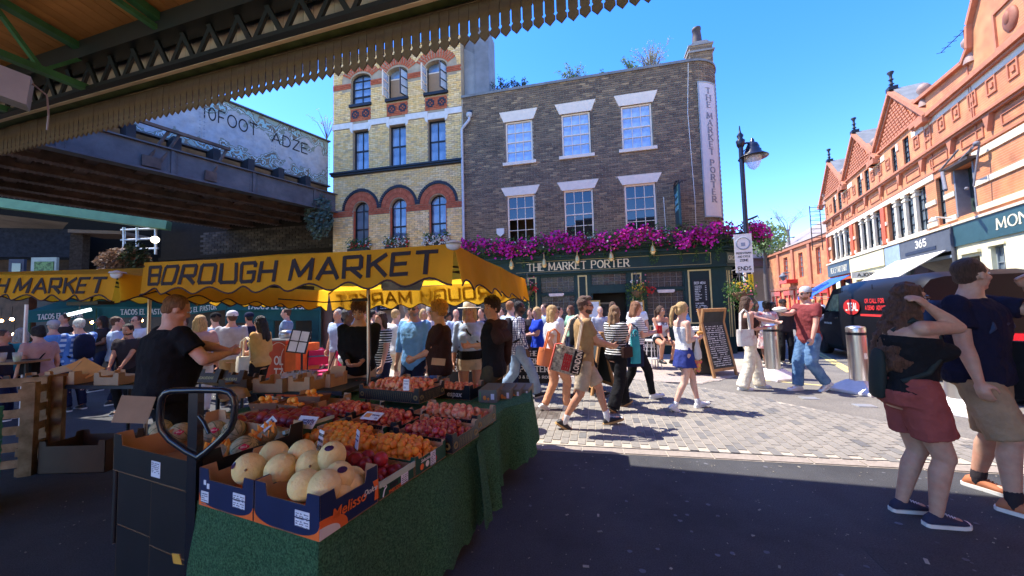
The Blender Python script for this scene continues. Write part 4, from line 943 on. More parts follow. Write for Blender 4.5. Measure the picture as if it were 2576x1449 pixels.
# ================================================================ steel railway bridge on the left
BR=V((-7.26,14.52));BAZ=31.3                     # direction pointing up the street
br=empty('steel_bridge',(BR.x,BR.y,0),frame_rz(BAZ+180),'dark riveted steel railway bridge with a graffiti covered plate girder above it','bridge')
# local x runs back towards the left foreground, y to the right side of that (street side is +y or -y)
# outward (towards camera/right) side:
m_gird=mat('girder_grey',(.085,.08,.08),rough=.5,var=.3,scale=3,bump=.1,bscale=20,c2=(.12,.11,.105),c2scale=1.2)
m_rust=mat('bridge_under',(.17,.105,.075),rough=.8,var=.4,scale=3,c2=(.09,.065,.05),c2scale=1)
SY=1                                                  # street side sign, found from the frame
_X=V((sin(R(BAZ+180)),cos(R(BAZ+180))));_Y=V((-_X.y,_X.x))
SY=1 if _Y.x>0 else -1
def yb_(m,x0,x1,a,b,z0,z1):m.bb(x0,x1,min(a*SY,b*SY),max(a*SY,b*SY),z0,z1)
BL=17
q=M();yb_(q,-.3,BL,0,-.04,5.75,6.45);yb_(q,-.3,BL,.12,-.2,5.70,5.75);yb_(q,-.3,BL,.1,-.2,6.45,6.49)
for k in range(8):yb_(q,.6+k*2.1,.68+k*2.1,.05,0,5.75,6.45)
q.build('outer_girder',m_gird,br)
rv=M()
for k in range(8):
 for j in range(9):
  for dx in(-.07,.15):rv.ball((.6+k*2.1+dx,SY*.004,5.8+j*.075),.012,n=6,m=4)
rv.build('rivets',m_gird,br,kind='stuff')
q=M();yb_(q,-.8,BL,-.2,-6.6,6.4,6.46);yb_(q,-.8,10,-1.45,-1.5,6.46,7.7);q.build('deck',m_rust,br)
for k in range(17):
 o=M();x=.2+k*1.0;yb_(o,x-.015,x+.015,-.2,-6.6,5.95,6.4);yb_(o,x-.12,x+.12,-.2,-6.6,5.92,5.95);o.build('cross_beam',m_rust,br)
for y in(-1.4,-2.7,-4.0,-5.3,-6.5):
 o=M();yb_(o,-.3,BL,y,y-.03,5.78,6.4);yb_(o,-.3,BL,y+.13,y-.16,5.74,5.78);o.build('long_girder',m_rust,br)
 o=M();x=0
 while x<BL:yb_(o,x,x+.03,y+.15,y-.17,5.72,5.76);x+=.12
 o.build('girder_plates',m_rust,br)
# graffiti plate girder standing behind the outer one
def grafmat():
 m=mat('graffiti_plate',(.34,.39,.44),rough=.6,var=.2,scale=4,c2=(.44,.44,.43),c2scale=2.5,bump=.2,bscale=10)
 t=m.node_tree;N=t.nodes;b=N['Principled BSDF'];src=b.inputs['Base Color'].links[0].from_socket
 tc=N.new('ShaderNodeTexCoord');n=N.new('ShaderNodeTexNoise');n.inputs['Scale'].default_value=2.4;n.inputs['Detail'].default_value=3;t.links.new(tc.outputs['Object'],n.inputs[0])
 sx=N.new('ShaderNodeSeparateXYZ');t.links.new(tc.outputs['Object'],sx.inputs[0])
 def mth(op,a,b_):
  x=N.new('ShaderNodeMath');x.operation=op
  for i,q in enumerate((a,b_)):
   if isinstance(q,(int,float)):x.inputs[i].default_value=q
   else:t.links.new(q,x.inputs[i])
  return x.outputs[0]
 e=mth('ABSOLUTE',mth('SUBTRACT',sx.outputs[2],8.05),0)     # distance from mid height of the plate
 f=mth('ADD',mth('MULTIPLY',mth('SUBTRACT',n.outputs[0],.5),2.2),e)
 cr=N.new('ShaderNodeValToRGB');cr.color_ramp.interpolation='CONSTANT';el=cr.color_ramp.elements
 for p,c in((.45,0),(.6,0),(.66,0),(.8,0),(.9,0)):el.new(p)
 cols=[(0,(0,0,0)),(.50,(.2,.24,.2)),(.62,(.5,.62,.66)),(.68,(.16,.14,.10)),(.80,(.30,.52,.55)),(.9,(.22,.17,.11)),(1,(.3,.4,.36))]
 for i,(p,c)in enumerate(cols):el[i].position=p;el[i].color=(*c,1)
 t.links.new(f,cr.inputs[0]);mx=N.new('ShaderNodeMix');mx.data_type='RGBA';t.links.new(mth('GREATER_THAN',f,.50),mx.inputs[0]);t.links.new(src,mx.inputs[6]);t.links.new(cr.outputs[0],mx.inputs[7]);t.links.new(mx.outputs[2],b.inputs['Base Color'])
 return m
GY=-1.0;gz0,gz1=7.12,9.06
gg=empty('plate_girder',parent=br)
pm_=M();
for k in range(4):
 o=M();yb_(o,-.55+k*2.2+.004,-.55+(k+1)*2.2-.004,GY,GY-.04,gz0,gz1);o.build('plate',grafmat(),gg)
o=M();yb_(o,-.6,8.4,GY+.1,GY-.12,gz1,gz1+.05);yb_(o,-.6,8.4,GY+.1,GY-.12,gz0-.05,gz0);o.build('flange',m_gird,gg)
rv=M()
for k in range(5):
 for j in range(14):
  for dx in(-.06,.06):rv.ball((-.55+k*2.2+dx,SY*(GY+.002),gz0+.08+j*.125),.02,n=6,m=4)
rv.build('rivets',mat('rivet_blue',(.3,.34,.4)),gg,kind='stuff')
def graf(txt,x_end,z,h,w_):
 # reads left to right seen from the street: local x runs right-to-left in the picture
 tm=text_mesh(txt,h,w=w_,tv=.12,font=GL);o=M()
 o.add([(x_end-x,SY*(GY+.008-y*.4),z-(x*.0)+zz)for x,y,zz in tm.v],[f[::-1]if SY>0 else f for f in tm.f]);o.build('lettering',mat('spray_black',(.012,.012,.018)),gg)
graf('10FOOT',3.85,8.22,.42,1.62);graf('ADZE',1.72,8.2,.40,1.35)
o=M();yb_(o,-.3,9,GY+.2,GY-.1,6.46,6.6)
for k in range(9):yb_(o,.5+k*1.0,.7+k*1.0,GY+.5,GY-.1,6.6,7.1)
o.build('bearing',mat('dark_steel',(.03,.03,.033)),br)
o=M()
for x in(5.4,5.15,3.95):bar(o,(x,SY*.06,5.95),(x-.5,SY*-.2,7.05),.07,.05)
bar(o,(6.5,SY*-.1,7.1),(3.4,SY*-.1,7.05),.09,.09);yb_(o,5.1,5.5,.1,.05,5.8,6.1);yb_(o,3.8,4.1,.1,.05,5.8,6.1);o.build('brace',m_rust,br)
# abutment: dark brick wall under the far end, and the pier beside the yellow building
ab=empty('abutment_wall',(-5.9,15.6,0),frame_rz(100),'sooty brick abutment wall under the railway bridge','wall')
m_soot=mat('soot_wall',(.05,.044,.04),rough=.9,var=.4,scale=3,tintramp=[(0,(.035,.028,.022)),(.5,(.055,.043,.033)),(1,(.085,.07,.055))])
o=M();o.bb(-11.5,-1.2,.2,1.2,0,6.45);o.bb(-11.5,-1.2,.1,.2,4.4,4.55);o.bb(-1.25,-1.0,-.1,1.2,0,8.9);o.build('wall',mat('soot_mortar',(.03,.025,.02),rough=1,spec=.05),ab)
rows=M();z=2.2;r_=0
while z<5.6:
 x=-9+(r_%2)*.17
 while x<-1.4:rows.tint=random.random()+.001;rows.box((x,.19,z+.05),(.31,.04,.1),back=False);x+=.335
 z+=.115;r_+=1
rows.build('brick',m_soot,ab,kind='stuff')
o=M();z=5.7;r_=0
while z<8.85:
 x=-1.25+(r_%2)*-.1
 for k in range(2):o.tint=random.random()+.001;o.box((-1.13,-.11,z+.04),(.22,.03,.07));
 z+=.078;r_+=1
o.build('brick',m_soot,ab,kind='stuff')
# ================================================================ dim market hall beyond the bridge, left
P2=at
hl=empty('market_hall',(0,0,0),0,'dim market hall with brick piers and green roof beam seen below the bridge','building')
o=M();bar(o,P2(-80,500,15),P2(425,568,17),.42,.4);o.build('green_beam',mat('mint_paint',(.14,.28,.13),rough=.5,var=.2,scale=2),hl)
def wallseg(m,u0,u1,Y0,Y1,z0,z1,th=.3):
 a,b=P2(u0,700,Y0),P2(u1,700,Y1);m.slab([(a.x,a.y),(b.x,b.y),(b.x,b.y+th),(a.x,a.y+th)],z0,z1)
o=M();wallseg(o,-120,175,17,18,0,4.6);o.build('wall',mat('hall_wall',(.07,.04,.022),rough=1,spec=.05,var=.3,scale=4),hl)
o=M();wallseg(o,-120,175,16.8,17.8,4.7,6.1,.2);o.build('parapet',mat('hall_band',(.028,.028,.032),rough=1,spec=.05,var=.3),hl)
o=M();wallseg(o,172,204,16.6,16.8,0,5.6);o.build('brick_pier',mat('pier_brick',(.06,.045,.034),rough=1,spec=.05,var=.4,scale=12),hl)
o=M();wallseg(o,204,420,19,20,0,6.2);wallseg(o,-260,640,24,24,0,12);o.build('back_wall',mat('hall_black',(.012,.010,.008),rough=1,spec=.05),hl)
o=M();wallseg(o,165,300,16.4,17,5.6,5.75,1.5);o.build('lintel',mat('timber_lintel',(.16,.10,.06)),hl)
o=M();a,b,c,d=P2(-60,533,16),P2(172,560,17.5),P2(150,585,20),P2(-60,600,20)
o.add([a,b,c,d],[(0,1,2,3)]);o.build('roof_panel',mat('pale_roof',(.4,.3,.2),var=.3,scale=1),hl)
for u0,u1,z0,z1,m_ in((20,58,3.2,4.5,0),(76,140,3.2,4.55,1)):
 o=M();wallseg(o,u0,u1,16.7,16.8,z0,z1,.1);f_=o.build('window',mat('frame_pale',(.38,.40,.32))if m_ else mat('frame_blue',(.05,.05,.07)),hl);o=M();wallseg(o,u0+8,u1-8,16.66,16.76,z0+.2,z1-.2,.05);o.build('pane',mat('poster_green',(.12,.2,.06),var=.9,scale=9)if m_ else m_gdk,f_)
sc=empty('scaffold',(0,0,0),0,'galvanised pipe frame with hanging lamp behind the planted baskets','scaffold');o=M()
for u in(312,345,392):o.tube([P2(u,572,17),P2(u,640,17)],.06,n=6)
for v in(575,600,625):o.tube([P2(305,v+4,17),P2(398,v,17)],.05,n=6)
o.build('pipe',mat('galv',(1,1,1)),sc);o=M();p=P2(390,603,16.5);o.ball(p,.16);o.build('globe_lamp',mat('globe_lit',(1,.9,.75),emit=(1,.85,.65),es=1.2),sc)
def leafmass(name,c,r,n,m,size=.06,rng=None,parent=None,kind='stuff',droop=0):
 rng=rng or random.Random(len(name)*n);o=M()
 for i in range(n):
  u_,t_,k=rng.uniform(-1,1),rng.uniform(0,2*pi),rng.random()**.45;s_=sqrt(1-u_*u_)
  p=V(c)+V((r[0]*k*s_*cos(t_),r[1]*k*s_*sin(t_),r[2]*k*u_-(droop*rng.random()**3)))
  a=V((rng.gauss(0,1),rng.gauss(0,1),rng.gauss(0,1))).normalized();b=a.orthogonal().normalized();s_=size*rng.uniform(.5,1.3)
  cc=a.cross(b);o.add([p-b*s_,p+cc*s_*.45,p+b*s_,p-cc*s_*.45],[(0,1,2,3)])
 return o.build(name,m,parent,kind=kind)
m_lfd=mat('leaf_dark',(.05,.075,.035),transl=.25,rough=.6,var=.5,scale=9);m_lfb=mat('leaf_brown',(.22,.13,.08),transl=.2,var=.5,scale=8)
m_lfg=mat('leaf_green',(.07,.15,.03),transl=.3,rough=.5,var=.5,scale=7);m_lfl=mat('leaf_light',(1,1,1))
hp=empty('hanging_planter',P2(310,660,14),0,'large trailing planter of brown and green foliage hanging in front of the hall','plant')
leafmass('foliage',(0,0,0),(1.0,.5,.6),1500,m_lfb,.09,parent=hp);leafmass('foliage',(.55,-.1,.1),(.5,.4,.7),700,m_lfd,.09,parent=hp)
# buddleia growing on the abutment and the corner wall
for lab,c,r,n in(('wild bush hanging from the wall between bridge and yellow building',P2(803,545,14.2),(.55,.4,.95),1100),):
 o=empty('wild_shrub',c,0,lab,'shrub');leafmass('foliage',(0,0,0),r,n,mat('leaf_grey',(.10,.16,.12),transl=.2,var=.4),.085,parent=o)
 st=M();rng=random.Random(9)
 for k in range(9):st.tube([(0.2,.2,-.8),(rng.uniform(-.3,.2),0,0),(rng.uniform(-.7,.3),-.1,rng.uniform(.4,1.1))],.012,n=4)
 st.build('stem',m_lfb,o)
def twiggy(lab,c,h,wd,n,m,seed,size=.06):
 rng=random.Random(seed);o=empty('rooftop_shrub',c,0,lab,'shrub','shrubs growing on the roofs');st=M();lf=M()
 for k in range(n):
  e=V((rng.uniform(-wd,wd),rng.uniform(-wd,wd)*.5,h*rng.uniform(.5,1)));mid=e*.5+V((0,0,h*.12));st.tube([(0,0,-.1),mid,e],[.014,.009,.003],n=4)
  for j in range(22):
   t=rng.uniform(.3,1);p=V((0,0,0)).lerp(mid,t*2)if t<.5 else mid.lerp(e,t*2-1);p=p+V((rng.gauss(0,.05),rng.gauss(0,.05),rng.gauss(0,.05)))
   a=V((rng.gauss(0,1),rng.gauss(0,1),rng.gauss(0,1))).normalized();b=a.orthogonal().normalized();cc=a.cross(b);s_=size*rng.uniform(.5,1.2);lf.add([p-b*s_,p+cc*s_*.35,p+b*s_,p-cc*s_*.35],[(0,1,2,3)])
 st.build('stem',m_lfb,o);lf.build('foliage',m,o,kind='stuff')
_pr=Matrix.Rotation(frame_rz(102.6),4,'Z');pubpt=lambda x,y,z:V((PUB[0],PUB[1],0))+(_pr@V((x,y,z)))
m_shr=mat('shrub_leaf',(.16,.24,.09),transl=.35,var=.4);m_shp=mat('shrub_pale',(.34,.36,.24),transl=.4,var=.3)
twiggy('dark feathery shrub at the left end of the pub roof',pubpt(1.5,.5,9.75),.9,.5,16,m_lfd,1)
twiggy('second dark shrub along the pub roof beside the feathery one',pubpt(2.2,.5,9.75),.8,.4,14,m_lfd,2)
twiggy('mid green leafy shrub halfway along the pub roof',pubpt(4.3,.5,9.8),.8,.75,20,m_shr,3)
twiggy('small bright green tuft on the pub roof',pubpt(5.35,.5,9.8),.45,.2,10,m_lfg,4)
twiggy('tall pale grey feathery shrub near the pub chimney',pubpt(7.0,.6,9.8),1.35,.65,34,m_shp,5,.045)
twiggy('olive green shrub left of the tall pale one on the pub roof',pubpt(6.3,.5,9.8),.75,.35,14,m_shr,6)
twiggy('wispy weed growing on the wall left of the yellow building',at(822,345,15.3),1.3,.7,10,m_shp,7,.04)
# tree crown showing behind the lamp post
tr_=empty('street_tree',(17.5,25,0),0,'pale green ash tree showing behind the lamp post and pub corner','tree');M().tube([(0,0,0),(-.1,0,3),(0,0,6.5)],[.2,.15,.06]).build('trunk',mat('bark',(.12,.09,.07)),tr_)
leafmass('crown',(0,0,6.0),(1.5,1.3,1.2),900,mat('leaf_ash',(.26,.36,.14),transl=.4,var=.4),.16,parent=tr_)
tr_=empty('bare_tree',(24.5,32,0),0,'thin bare tree above the slate roof far up the street','tree');rng=random.Random(4);o=M();o.tube([(0,0,0),(0,0,8)],.12,n=5)
for k in range(9):
 a=rng.uniform(-1,1);p1,p2=V((a*.5,rng.uniform(-.4,.4),8.4+rng.uniform(0,.4))),V((a*1.5,rng.uniform(-.8,.8),8.9+rng.uniform(0,.9)));o.tube([(0,0,7.6),p1,p2],[.04,.022,.012],n=4)
 for j in range(9):t=p1.lerp(p2,rng.uniform(.1,1));o.tube([t,t+V((rng.gauss(0,.2),rng.gauss(0,.2),rng.uniform(.0,.3))),t+V((rng.gauss(0,.4),rng.gauss(0,.3),rng.uniform(.1,.5)))],[.01,.007,.003],n=3)
o.build('trunk',mat('bark_pale',(.3,.25,.22)),tr_)

# ================================================================ green taco stall under the bridge
m_teal=mat('teal_canvas',(.015,.13,.14),rough=.8,var=.15,scale=2,transl=.15);m_tealw=mat('teal_wall',(.012,.095,.10),rough=.8,var=.25,scale=2.5)
ts=empty('taco_stall',(0,0,0),0,'long teal canvas stall lettered with tacos across its awnings','stall')
def canopy(u0,v0,v1,u1,v2,v3,Y0,Y1,txt,tu0,tu1,th,drop,roof=.5):
 a,b=at(u0,v0,Y0),at(u1,v2,Y1);c,d=at(u1,v3,Y1),at(u0,v1,Y0)
 o=empty('awning',(0,0,0),parent=ts);up=V((0,1.2,roof));m_=M();m_.add([a,b,c,d,a+up,b+up],[(3,2,1,0),(0,1,5,4)]);m_.add([p+V((0,.02,0))for p in(a,b,c,d)],[(0,1,2,3)]);m_.build('canvas',m_teal,o)
 if txt:
  u_=(c-d).normalized();t0=(tu0-u0)/(u1-u0);t1=(tu1-u0)/(u1-u0);L=(c-d).length
  tm=text_mesh(txt,th,w=L*(t1-t0),tv=.24,th=.12,serif=True,fn=lambda x,y,z:d+(c-d)*t0+u_*x+V((0,-.01+y,drop+z)));tm.build('lettering',mat('stencil_white',(.7,.75,.75)),o)
canopy(69,783,812,240,770,800,9.0,9.6,'TACOS EL PASTOR',95,207,.12,.06)
canopy(241,771,800,430,774,797,9.6,9.8,'TACOS EL PASTOR',304,420,.13,.08)
canopy(431,774,797,569,762,779,9.8,9.6,'TACOS EL PASTOR',450,545,.12,.05)
canopy(571,752,781,804,752,781,9.2,9.2,'TACOS EL PASTOR',623,772,.14,.04,.7)
def tw(u0,u1,v0,v1,Y):a,b=at(u0,v0,Y),at(u1,v1,Y);return a,b
o=M()
for u0,u1,v0,v1 in((571,676,781,810),(676,728,781,806),(676,690,806,905),(728,743,806,905),(787,804,806,905),(743,787,781,806),(728,743,781,806),(787,804,781,806),(690,728,872,905),(743,787,872,905)):
 a,b=tw(u0,u1,v0,v1,9.35);o.bb(a.x,b.x,9.3,9.36,b.z,a.z)
o.build('tent_wall',m_tealw,ts)
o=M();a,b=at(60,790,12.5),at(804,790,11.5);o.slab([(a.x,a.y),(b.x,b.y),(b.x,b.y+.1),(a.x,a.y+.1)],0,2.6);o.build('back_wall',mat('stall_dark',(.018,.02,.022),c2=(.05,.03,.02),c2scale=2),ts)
o=M();a,b=at(69,780,9.1),at(804,768,9.4);o.slab([(a.x,a.y+.1),(b.x,b.y+.05),(b.x+.3,b.y+2.3),(a.x-.5,a.y+3.4)],2.35,2.4);o.build('roof',m_tealw,ts)
for u in(75,240,430,571,804):p=at(u,800,9.3 if u>500 else 9.5);M().tube([(p.x,p.y,0),(p.x,p.y,1.9)],.03).build('post',m_tealw,ts)
for i,(u,v,Y)in enumerate(((158,808,10.2),(232,811,10.4),(292,815,9.7),(356,806,10.6),(3,807,10),(30,803,10),(534,800,10.5),(36,841,9))):
 p=at(u,v,Y);o=empty('hanging_bulb',p,0,None,'lamp','warm bulbs hanging in the teal stall');o['label']='small warm glowing bulb hanging inside the dark teal stall'
 M().ball((0,0,0),.04).build('bulb',mat('bulb_lit',(1,.6,.25),emit=(1,.5,.15),es=14),o);M().tube([(0,0,.03),(0,0,.35)],.006,n=4).build('cord',m_black,o)
# left edge shop wall behind the drinkers
o=M();a,b=at(-90,800,11),at(70,800,11.2);o.slab([(a.x,a.y),(b.x,b.y),(b.x,b.y+.2),(a.x,a.y+.2)],0,2.9)
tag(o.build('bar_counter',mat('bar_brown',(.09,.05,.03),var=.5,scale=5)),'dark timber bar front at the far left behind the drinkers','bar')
# iron post with bark-like casing, kiosk, menu stand
p=at(821,860,9.6);tk=empty('tree_trunk',(p.x,p.y,0),0,'rough dark tree trunk standing right of the teal tent','tree');o=M();rng=random.Random(2)
o.rings([[(cos(2*pi*k/12)*(.14+rng.uniform(-.015,.015)),sin(2*pi*k/12)*.14,z*.12)for k in range(12)]for z in range(24)]);o.build('trunk',mat('bark',(1,1,1)),tk)
p=G(733,947);kk=empty('kiosk_counter',(p.x,7.6,0),R(-14),'orange drinks counter with pale swirls beside the menu stand','counter')
p=at(733,900,7.6);kk.location=(p.x,7.6,0)
M().bb(-.36,.16,-.3,.3,0,1.08).build('body',mat('orange_dark',(.55,.07,.02),rough=.4),kk);M().bb(.162,.42,-.32,.3,0,1.0).build('body',mat('orange_bright',(.85,.16,.03),rough=.4),kk);M().bb(-.38,.2,-.34,.3,1.08,1.11).build('worktop',mat('steel',(.4,.4,.4),metal=.8,rough=.3),kk)
t=text_mesh('OL',.15,w=.2,tv=.2,fn=lambda x,y,z:(-.1+x,-.302+y,.62+z));t2=text_mesh('TZ',.15,w=.2,tv=.2,fn=lambda x,y,z:(-.1+x,-.302+y,.38+z));t.add(t2.v,t2.f);t.build('lettering',m_white,kk)
o=M();o.tube([(.0+.25*cos(a*.3),-.31,.75+.3*sin(a*.3))for a in range(2,11)],.006,n=4);o.tube([(.2+.12*cos(a*.4),-.33,.7+.25*sin(a*.4))for a in range(5,14)],.006,n=4);o.build('swirl',m_white,kk)
o=M();o.lathe([(.13,0),(.15,.06),(.13,.14),(.05,.16)],(-.1,0,1.12));tag(o.build('steel_pot',mat('steel',(1,1,1)),None,(kk.location.x,kk.location.y,0)),'steel pot standing on the orange counter','pot')
p=at(752,868,6.7);ms=empty('menu_stand',(p.x,6.7,0),R(10),'black tilted menu stand holding four white sheets','menu stand')
o=M();o.tube([(0.05,0,0),(0.05,0,.95)],.02);o.bb(-.12,.22,-.15,.15,0,.02);o.build('pole',m_black,ms)
rm=Matrix.Rotation(.16,3,'Y')@Matrix.Rotation(-.25,3,'X');o=M();o.box((0,0,1.1),(.33,.02,.42),rz=rm);o.build('board',m_black,ms)
for a in(-.075,.075):
 for b in(-.1,.1):o=M();q=rm@V((a,-.014,b));o.box(V((0,0,1.1))+q,(.13,.004,.18),rz=rm);o.build('sheet',mat('paper',(1,1,1)),ms)
# cafe tables and pink folding chairs
def cafe_chair(x,y,rz,lab):
 o=empty('folding_chair',(x,y,0),rz,lab,'chair','pink folding cafe chairs');m_p=mat('pink_fabric',(.65,.03,.14),rough=.7)
 M().bb(-.2,.2,-.2,.2,.44,.47).build('seat',m_p,o);M().bb(-.2,.2,.19,.22,.55,.85).build('backrest',m_p,o)
 for s_ in(-1,1):M().tube([(s_*.19,-.2,0),(s_*.19,.22,.9)],.011,n=5).build('leg',m_black,o);M().tube([(s_*.17,.22,0),(s_*.17,-.2,.46)],.011,n=5).build('leg',m_black,o)
for i,(u,Y,rz,lab)in enumerate(((800,7.4,.4,'pink folding chair tucked left of the blue cafe table'),(838,7.0,-.5,'pink folding chair nearest the stall umbrella pole'),(822,8.3,2.6,'pink folding chair behind the blue cafe table'))):p=at(u,880,Y);cafe_chair(p.x,Y,rz,lab)
p=at(800,880,7.8);ct=empty('cafe_table',(p.x,7.8,0),.3,'small blue topped folding cafe table with glasses','table');M().bb(-.35,.35,-.3,.3,.72,.745).build('table_top',mat('blue_top',(.12,.2,.3)),ct)
for s_ in(-1,1):M().tube([(-.28,s_*.2,0),(.28,s_*.2,.72)],.012,n=5).tube([(.28,s_*.2,0),(-.28,s_*.2,.72)],.012,n=5).build('leg',mat('galv',(1,1,1)),ct)
for dx,dy in((-.15,.05),(.1,-.1),(.2,.1)):o=M();o.lathe([(.03,0),(.035,.11)],(p.x+dx,7.8+dy,.747),n=10);tag(o.build('drinking_glass',mat('glass_clear',(1,1,1))),'clear tumbler on the small blue cafe table','glass','tumblers on the cafe table')
# ================================================================ yellow market umbrellas
m_canv=mat('yellow_canvas',(.95,.53,.03),rough=.8,var=.12,scale=2.5,transl=.68,bump=.5,bscale=9,c2=(.90,.47,.03),c2scale=1.5)
m_ink=mat('black_ink',(.02,.012,.012),rough=.8);m_trim=mat('dark_trim',(.04,.015,.02))
m_ally=mat('brushed_pole',(.45,.38,.30),metal=.8,rough=.35);m_rib=mat('rib_dark',(.06,.035,.02),rough=.5)
def umbrella(name,B,label,zs,words,vd_=.25):
 """B = front right corner; front edge runs left, side edge runs up the street"""
 fr,sd=V((-2.745,.715)),V((.537,2.057));Bv=V(B);cor=[Bv,Bv+fr,Bv+fr+sd,Bv+sd]     # B A D C
 ctr=Bv+(fr+sd)/2;o=empty(name,(ctr.x,ctr.y,0),0,label,'umbrella','yellow market umbrellas');L=[V((c.x-ctr.x,c.y-ctr.y,z))for c,z in zip(cor,zs)]
 apex=V((0,0,2.2));rng=random.Random(label)
 # canopy panels with a slight sag between ribs
 m_=M();N=8
 for k in range(4):
  a,b=L[k],L[(k+1)%4]
  g_=[[None]*(N+1)for _ in range(N+1)]
  for i in range(N+1):
   e=a.lerp(b,i/N)
   for j in range(N+1):p=apex.lerp(e,j/N);p.z-=.035*abs(sin(2*pi*i/N))*sin(pi*j/N*.9);g_[i][j]=p
  vs_=[g_[i][j]for i in range(N+1)for j in range(N+1)]
  m_.add(vs_,[(i*(N+1)+j,(i+1)*(N+1)+j,(i+1)*(N+1)+j+1,i*(N+1)+j+1)for i in range(N)for j in range(N)],True)
 m_.build('canopy',m_canv,o)
 # hanging valance with scallops
 def vpt(k,t,dn):
  a,b=L[k],L[(k+1)%4];p=a.lerp(b,t);nrm=V((p.x,p.y,0));e=(b-a).normalized();nrm=nrm-e*nrm.dot(e);nrm=nrm.normalized()
  p=p+nrm*(.02*sin(t*17+k)*dn/.25+.035*dn/.25-.012*sin(t*41+k*2)*dn/.25);p.z-=dn;p.z+=-.012*sin(pi*t);return p
 nsc=[9,7,9,7];tr_=M()
 for k in range(4):
  n=nsc[k]*10;m_=M();vs_=[]
  dep=lambda t:vd_-.028+.026*cos(2*pi*t*nsc[k])
  for i in range(n+1):
   t=i/n;D_=dep(t)
   for j in range(6):vs_.append(vpt(k,t,D_*j/5))
  m_.add(vs_,[(i*6+j,i*6+j+1,(i+1)*6+j+1,(i+1)*6+j)for i in range(n)for j in range(5)],True);m_.build('valance',m_canv,o)
  tr_.tube([vpt(k,i/n,dep(i/n))for i in range(n+1)],.0065,n=5)
 tr_.build('piping',m_trim,o)
 # lettering on front and back valances, in cloth space
 for k in words:
  W=(L[(k+1)%4]-L[k]).length
  def fn(x,y,z,k=k,W=W):t=1-(x+.03*W)/W if True else 0;p=vpt(k,t,vd_*.68-z);q=p;a,b=L[k],L[(k+1)%4];e=(b-a).normalized();nn=V((p.x,p.y,0));nn=(nn-e*nn.dot(e)).normalized();return p+nn*(.004-y)
  text_mesh('BOROUGH MARKET',vd_*.52,w=W*.93,tv=.22,th=.19,gap=.40,font=SQ,depth=.002,fn=fn,aspect=1.0).build('lettering',m_ink,o)
 # corner pockets
 for k in(0,):p=L[k];q=M();q.lathe([(.0,.02),(.05,.012),(.055,-.0)],(p.x,p.y,p.z),n=14);q.ball((p.x,p.y-.01,p.z-.01),(.05,.02,.035));q.build('corner_patch',mat('patch_white',(.6,.6,.58)),o)
 # frame: pole, hub, ribs and struts
 M().tube([(0,0,0),(0,0,2.17)],.019,n=12).build('pole',m_ally,o)
 M().lathe([(.03,1.84),(.05,1.86),(.05,1.93),(.03,1.95)]).build('hub',m_rib,o);M().lathe([(.035,2.08),(.06,2.1),(.06,2.16),(.03,2.19)]).build('hub',m_rib,o)
 tg=L+[(L[k]+L[(k+1)%4])/2 for k in range(4)]
 for e in tg:
  q=M();q.tube([apex+V((0,0,-.07)),e+V((0,0,-.035))],.011,n=6);rb=q.build('rib',m_rib,o);md_=apex.lerp(e,.55)+V((0,0,-.03));q=M();q.tube([V((0,0,1.9)),md_],.009,n=6);q.build('strut',m_rib,rb)
 return o,L
u1,U1L=umbrella('market_umbrella',(-.374,2.37),'yellow market umbrella over the fruit stall, whole market name on its front',(2.02,2.06,1.90,1.945),(0,2),.275)
u2,U2L=umbrella('market_umbrella',(-3.27,3.02),'yellow market umbrella at the left edge, only the end of the lettering in view',(1.965,2.10,2.04,1.91),(0,2),.235)
# heater bar, light panel and cables under the umbrellas
ht=empty('patio_heater',at(735,722,3.0),R(-10),'slim black heater bar hanging under the front umbrella','heater');M().box((0,0,0),(.34,.09,.03),rz=Matrix.Rotation(.08,3,'Y')).build('body',m_black,ht)
for x in(-.1,.12):M().tube([(x,0,.01),(x+.03,.03,.12)],.008,n=5).build('bracket',m_black,ht)
ht2=empty('patio_heater',at(228,763,3.9),R(-10),'flat black heater hanging under the left umbrella','heater');M().box((0,0,0),(.42,.14,.035)).build('body',m_black,ht2);M().tube([(0,0,0),(0,.03,.16)],.01,n=5).build('bracket',m_black,ht2)
lp=empty('light_panel',at(1012,718,3.3),R(20),'pale glass lamp panel hanging below the front umbrella','lamp');M().box((0,0,0),(.34,.26,.02),rz=Matrix.Rotation(-.22,3,'X')).build('diffuser',mat('diffuser',(.82,.9,.84),rough=.2,transl=.6),lp);M().box((0,.01,.016),(.36,.28,.012),rz=Matrix.Rotation(-.22,3,'X')).build('casing',mat('casing_green',(.1,.16,.14)),lp);M().tube([(0,0,0),(-.02,.02,.17)],.008,n=5).tube([(.09,0,0),(.09,.05,.18)],.008,n=5).build('bracket',m_black,lp)
for u,v,Y,L_,lab in((1175*.364,760,4.2,.5,0),(195,775,4.5,.45,0)):
 pass
q=M();a=at(700,752,3.6);b=V((-1.478,3.757,1.72));q.tube([a,(a+b)/2+V((0,0,-.03)),b],.006,n=4);q.tube([b+V((.02,-.02,.05)),b+V((.03,-.02,-.6)),b+V((-.03,-.02,-1.1))],.006,n=4);q.box(b+V((-.08,-.03,.0)),(.14,.05,.03),rz=.3)
tag(q.build('cable',m_black),'black cable and plug strapped to the umbrella pole','cable')
for i,(u,v,Y,rz)in enumerate(((200,785,6.5,.4),(432,748,6.0,.5))):
 o=empty('strip_lamp',at(u,v,Y),rz,['tilted strip lamp shining under the left umbrella','tilted strip lamp shining behind the vendor'][i],'lamp');M().box((0,0,0),(.3,.05,.05),rz=Matrix.Rotation(-.3,3,'Y')).build('tube',mat('tube_lit',(.9,1,.98),emit=(.8,1,.97),es=.9),o);M().tube([(0,0,.03),(0,0,.2)],.008,n=4).build('bracket',m_black,o)

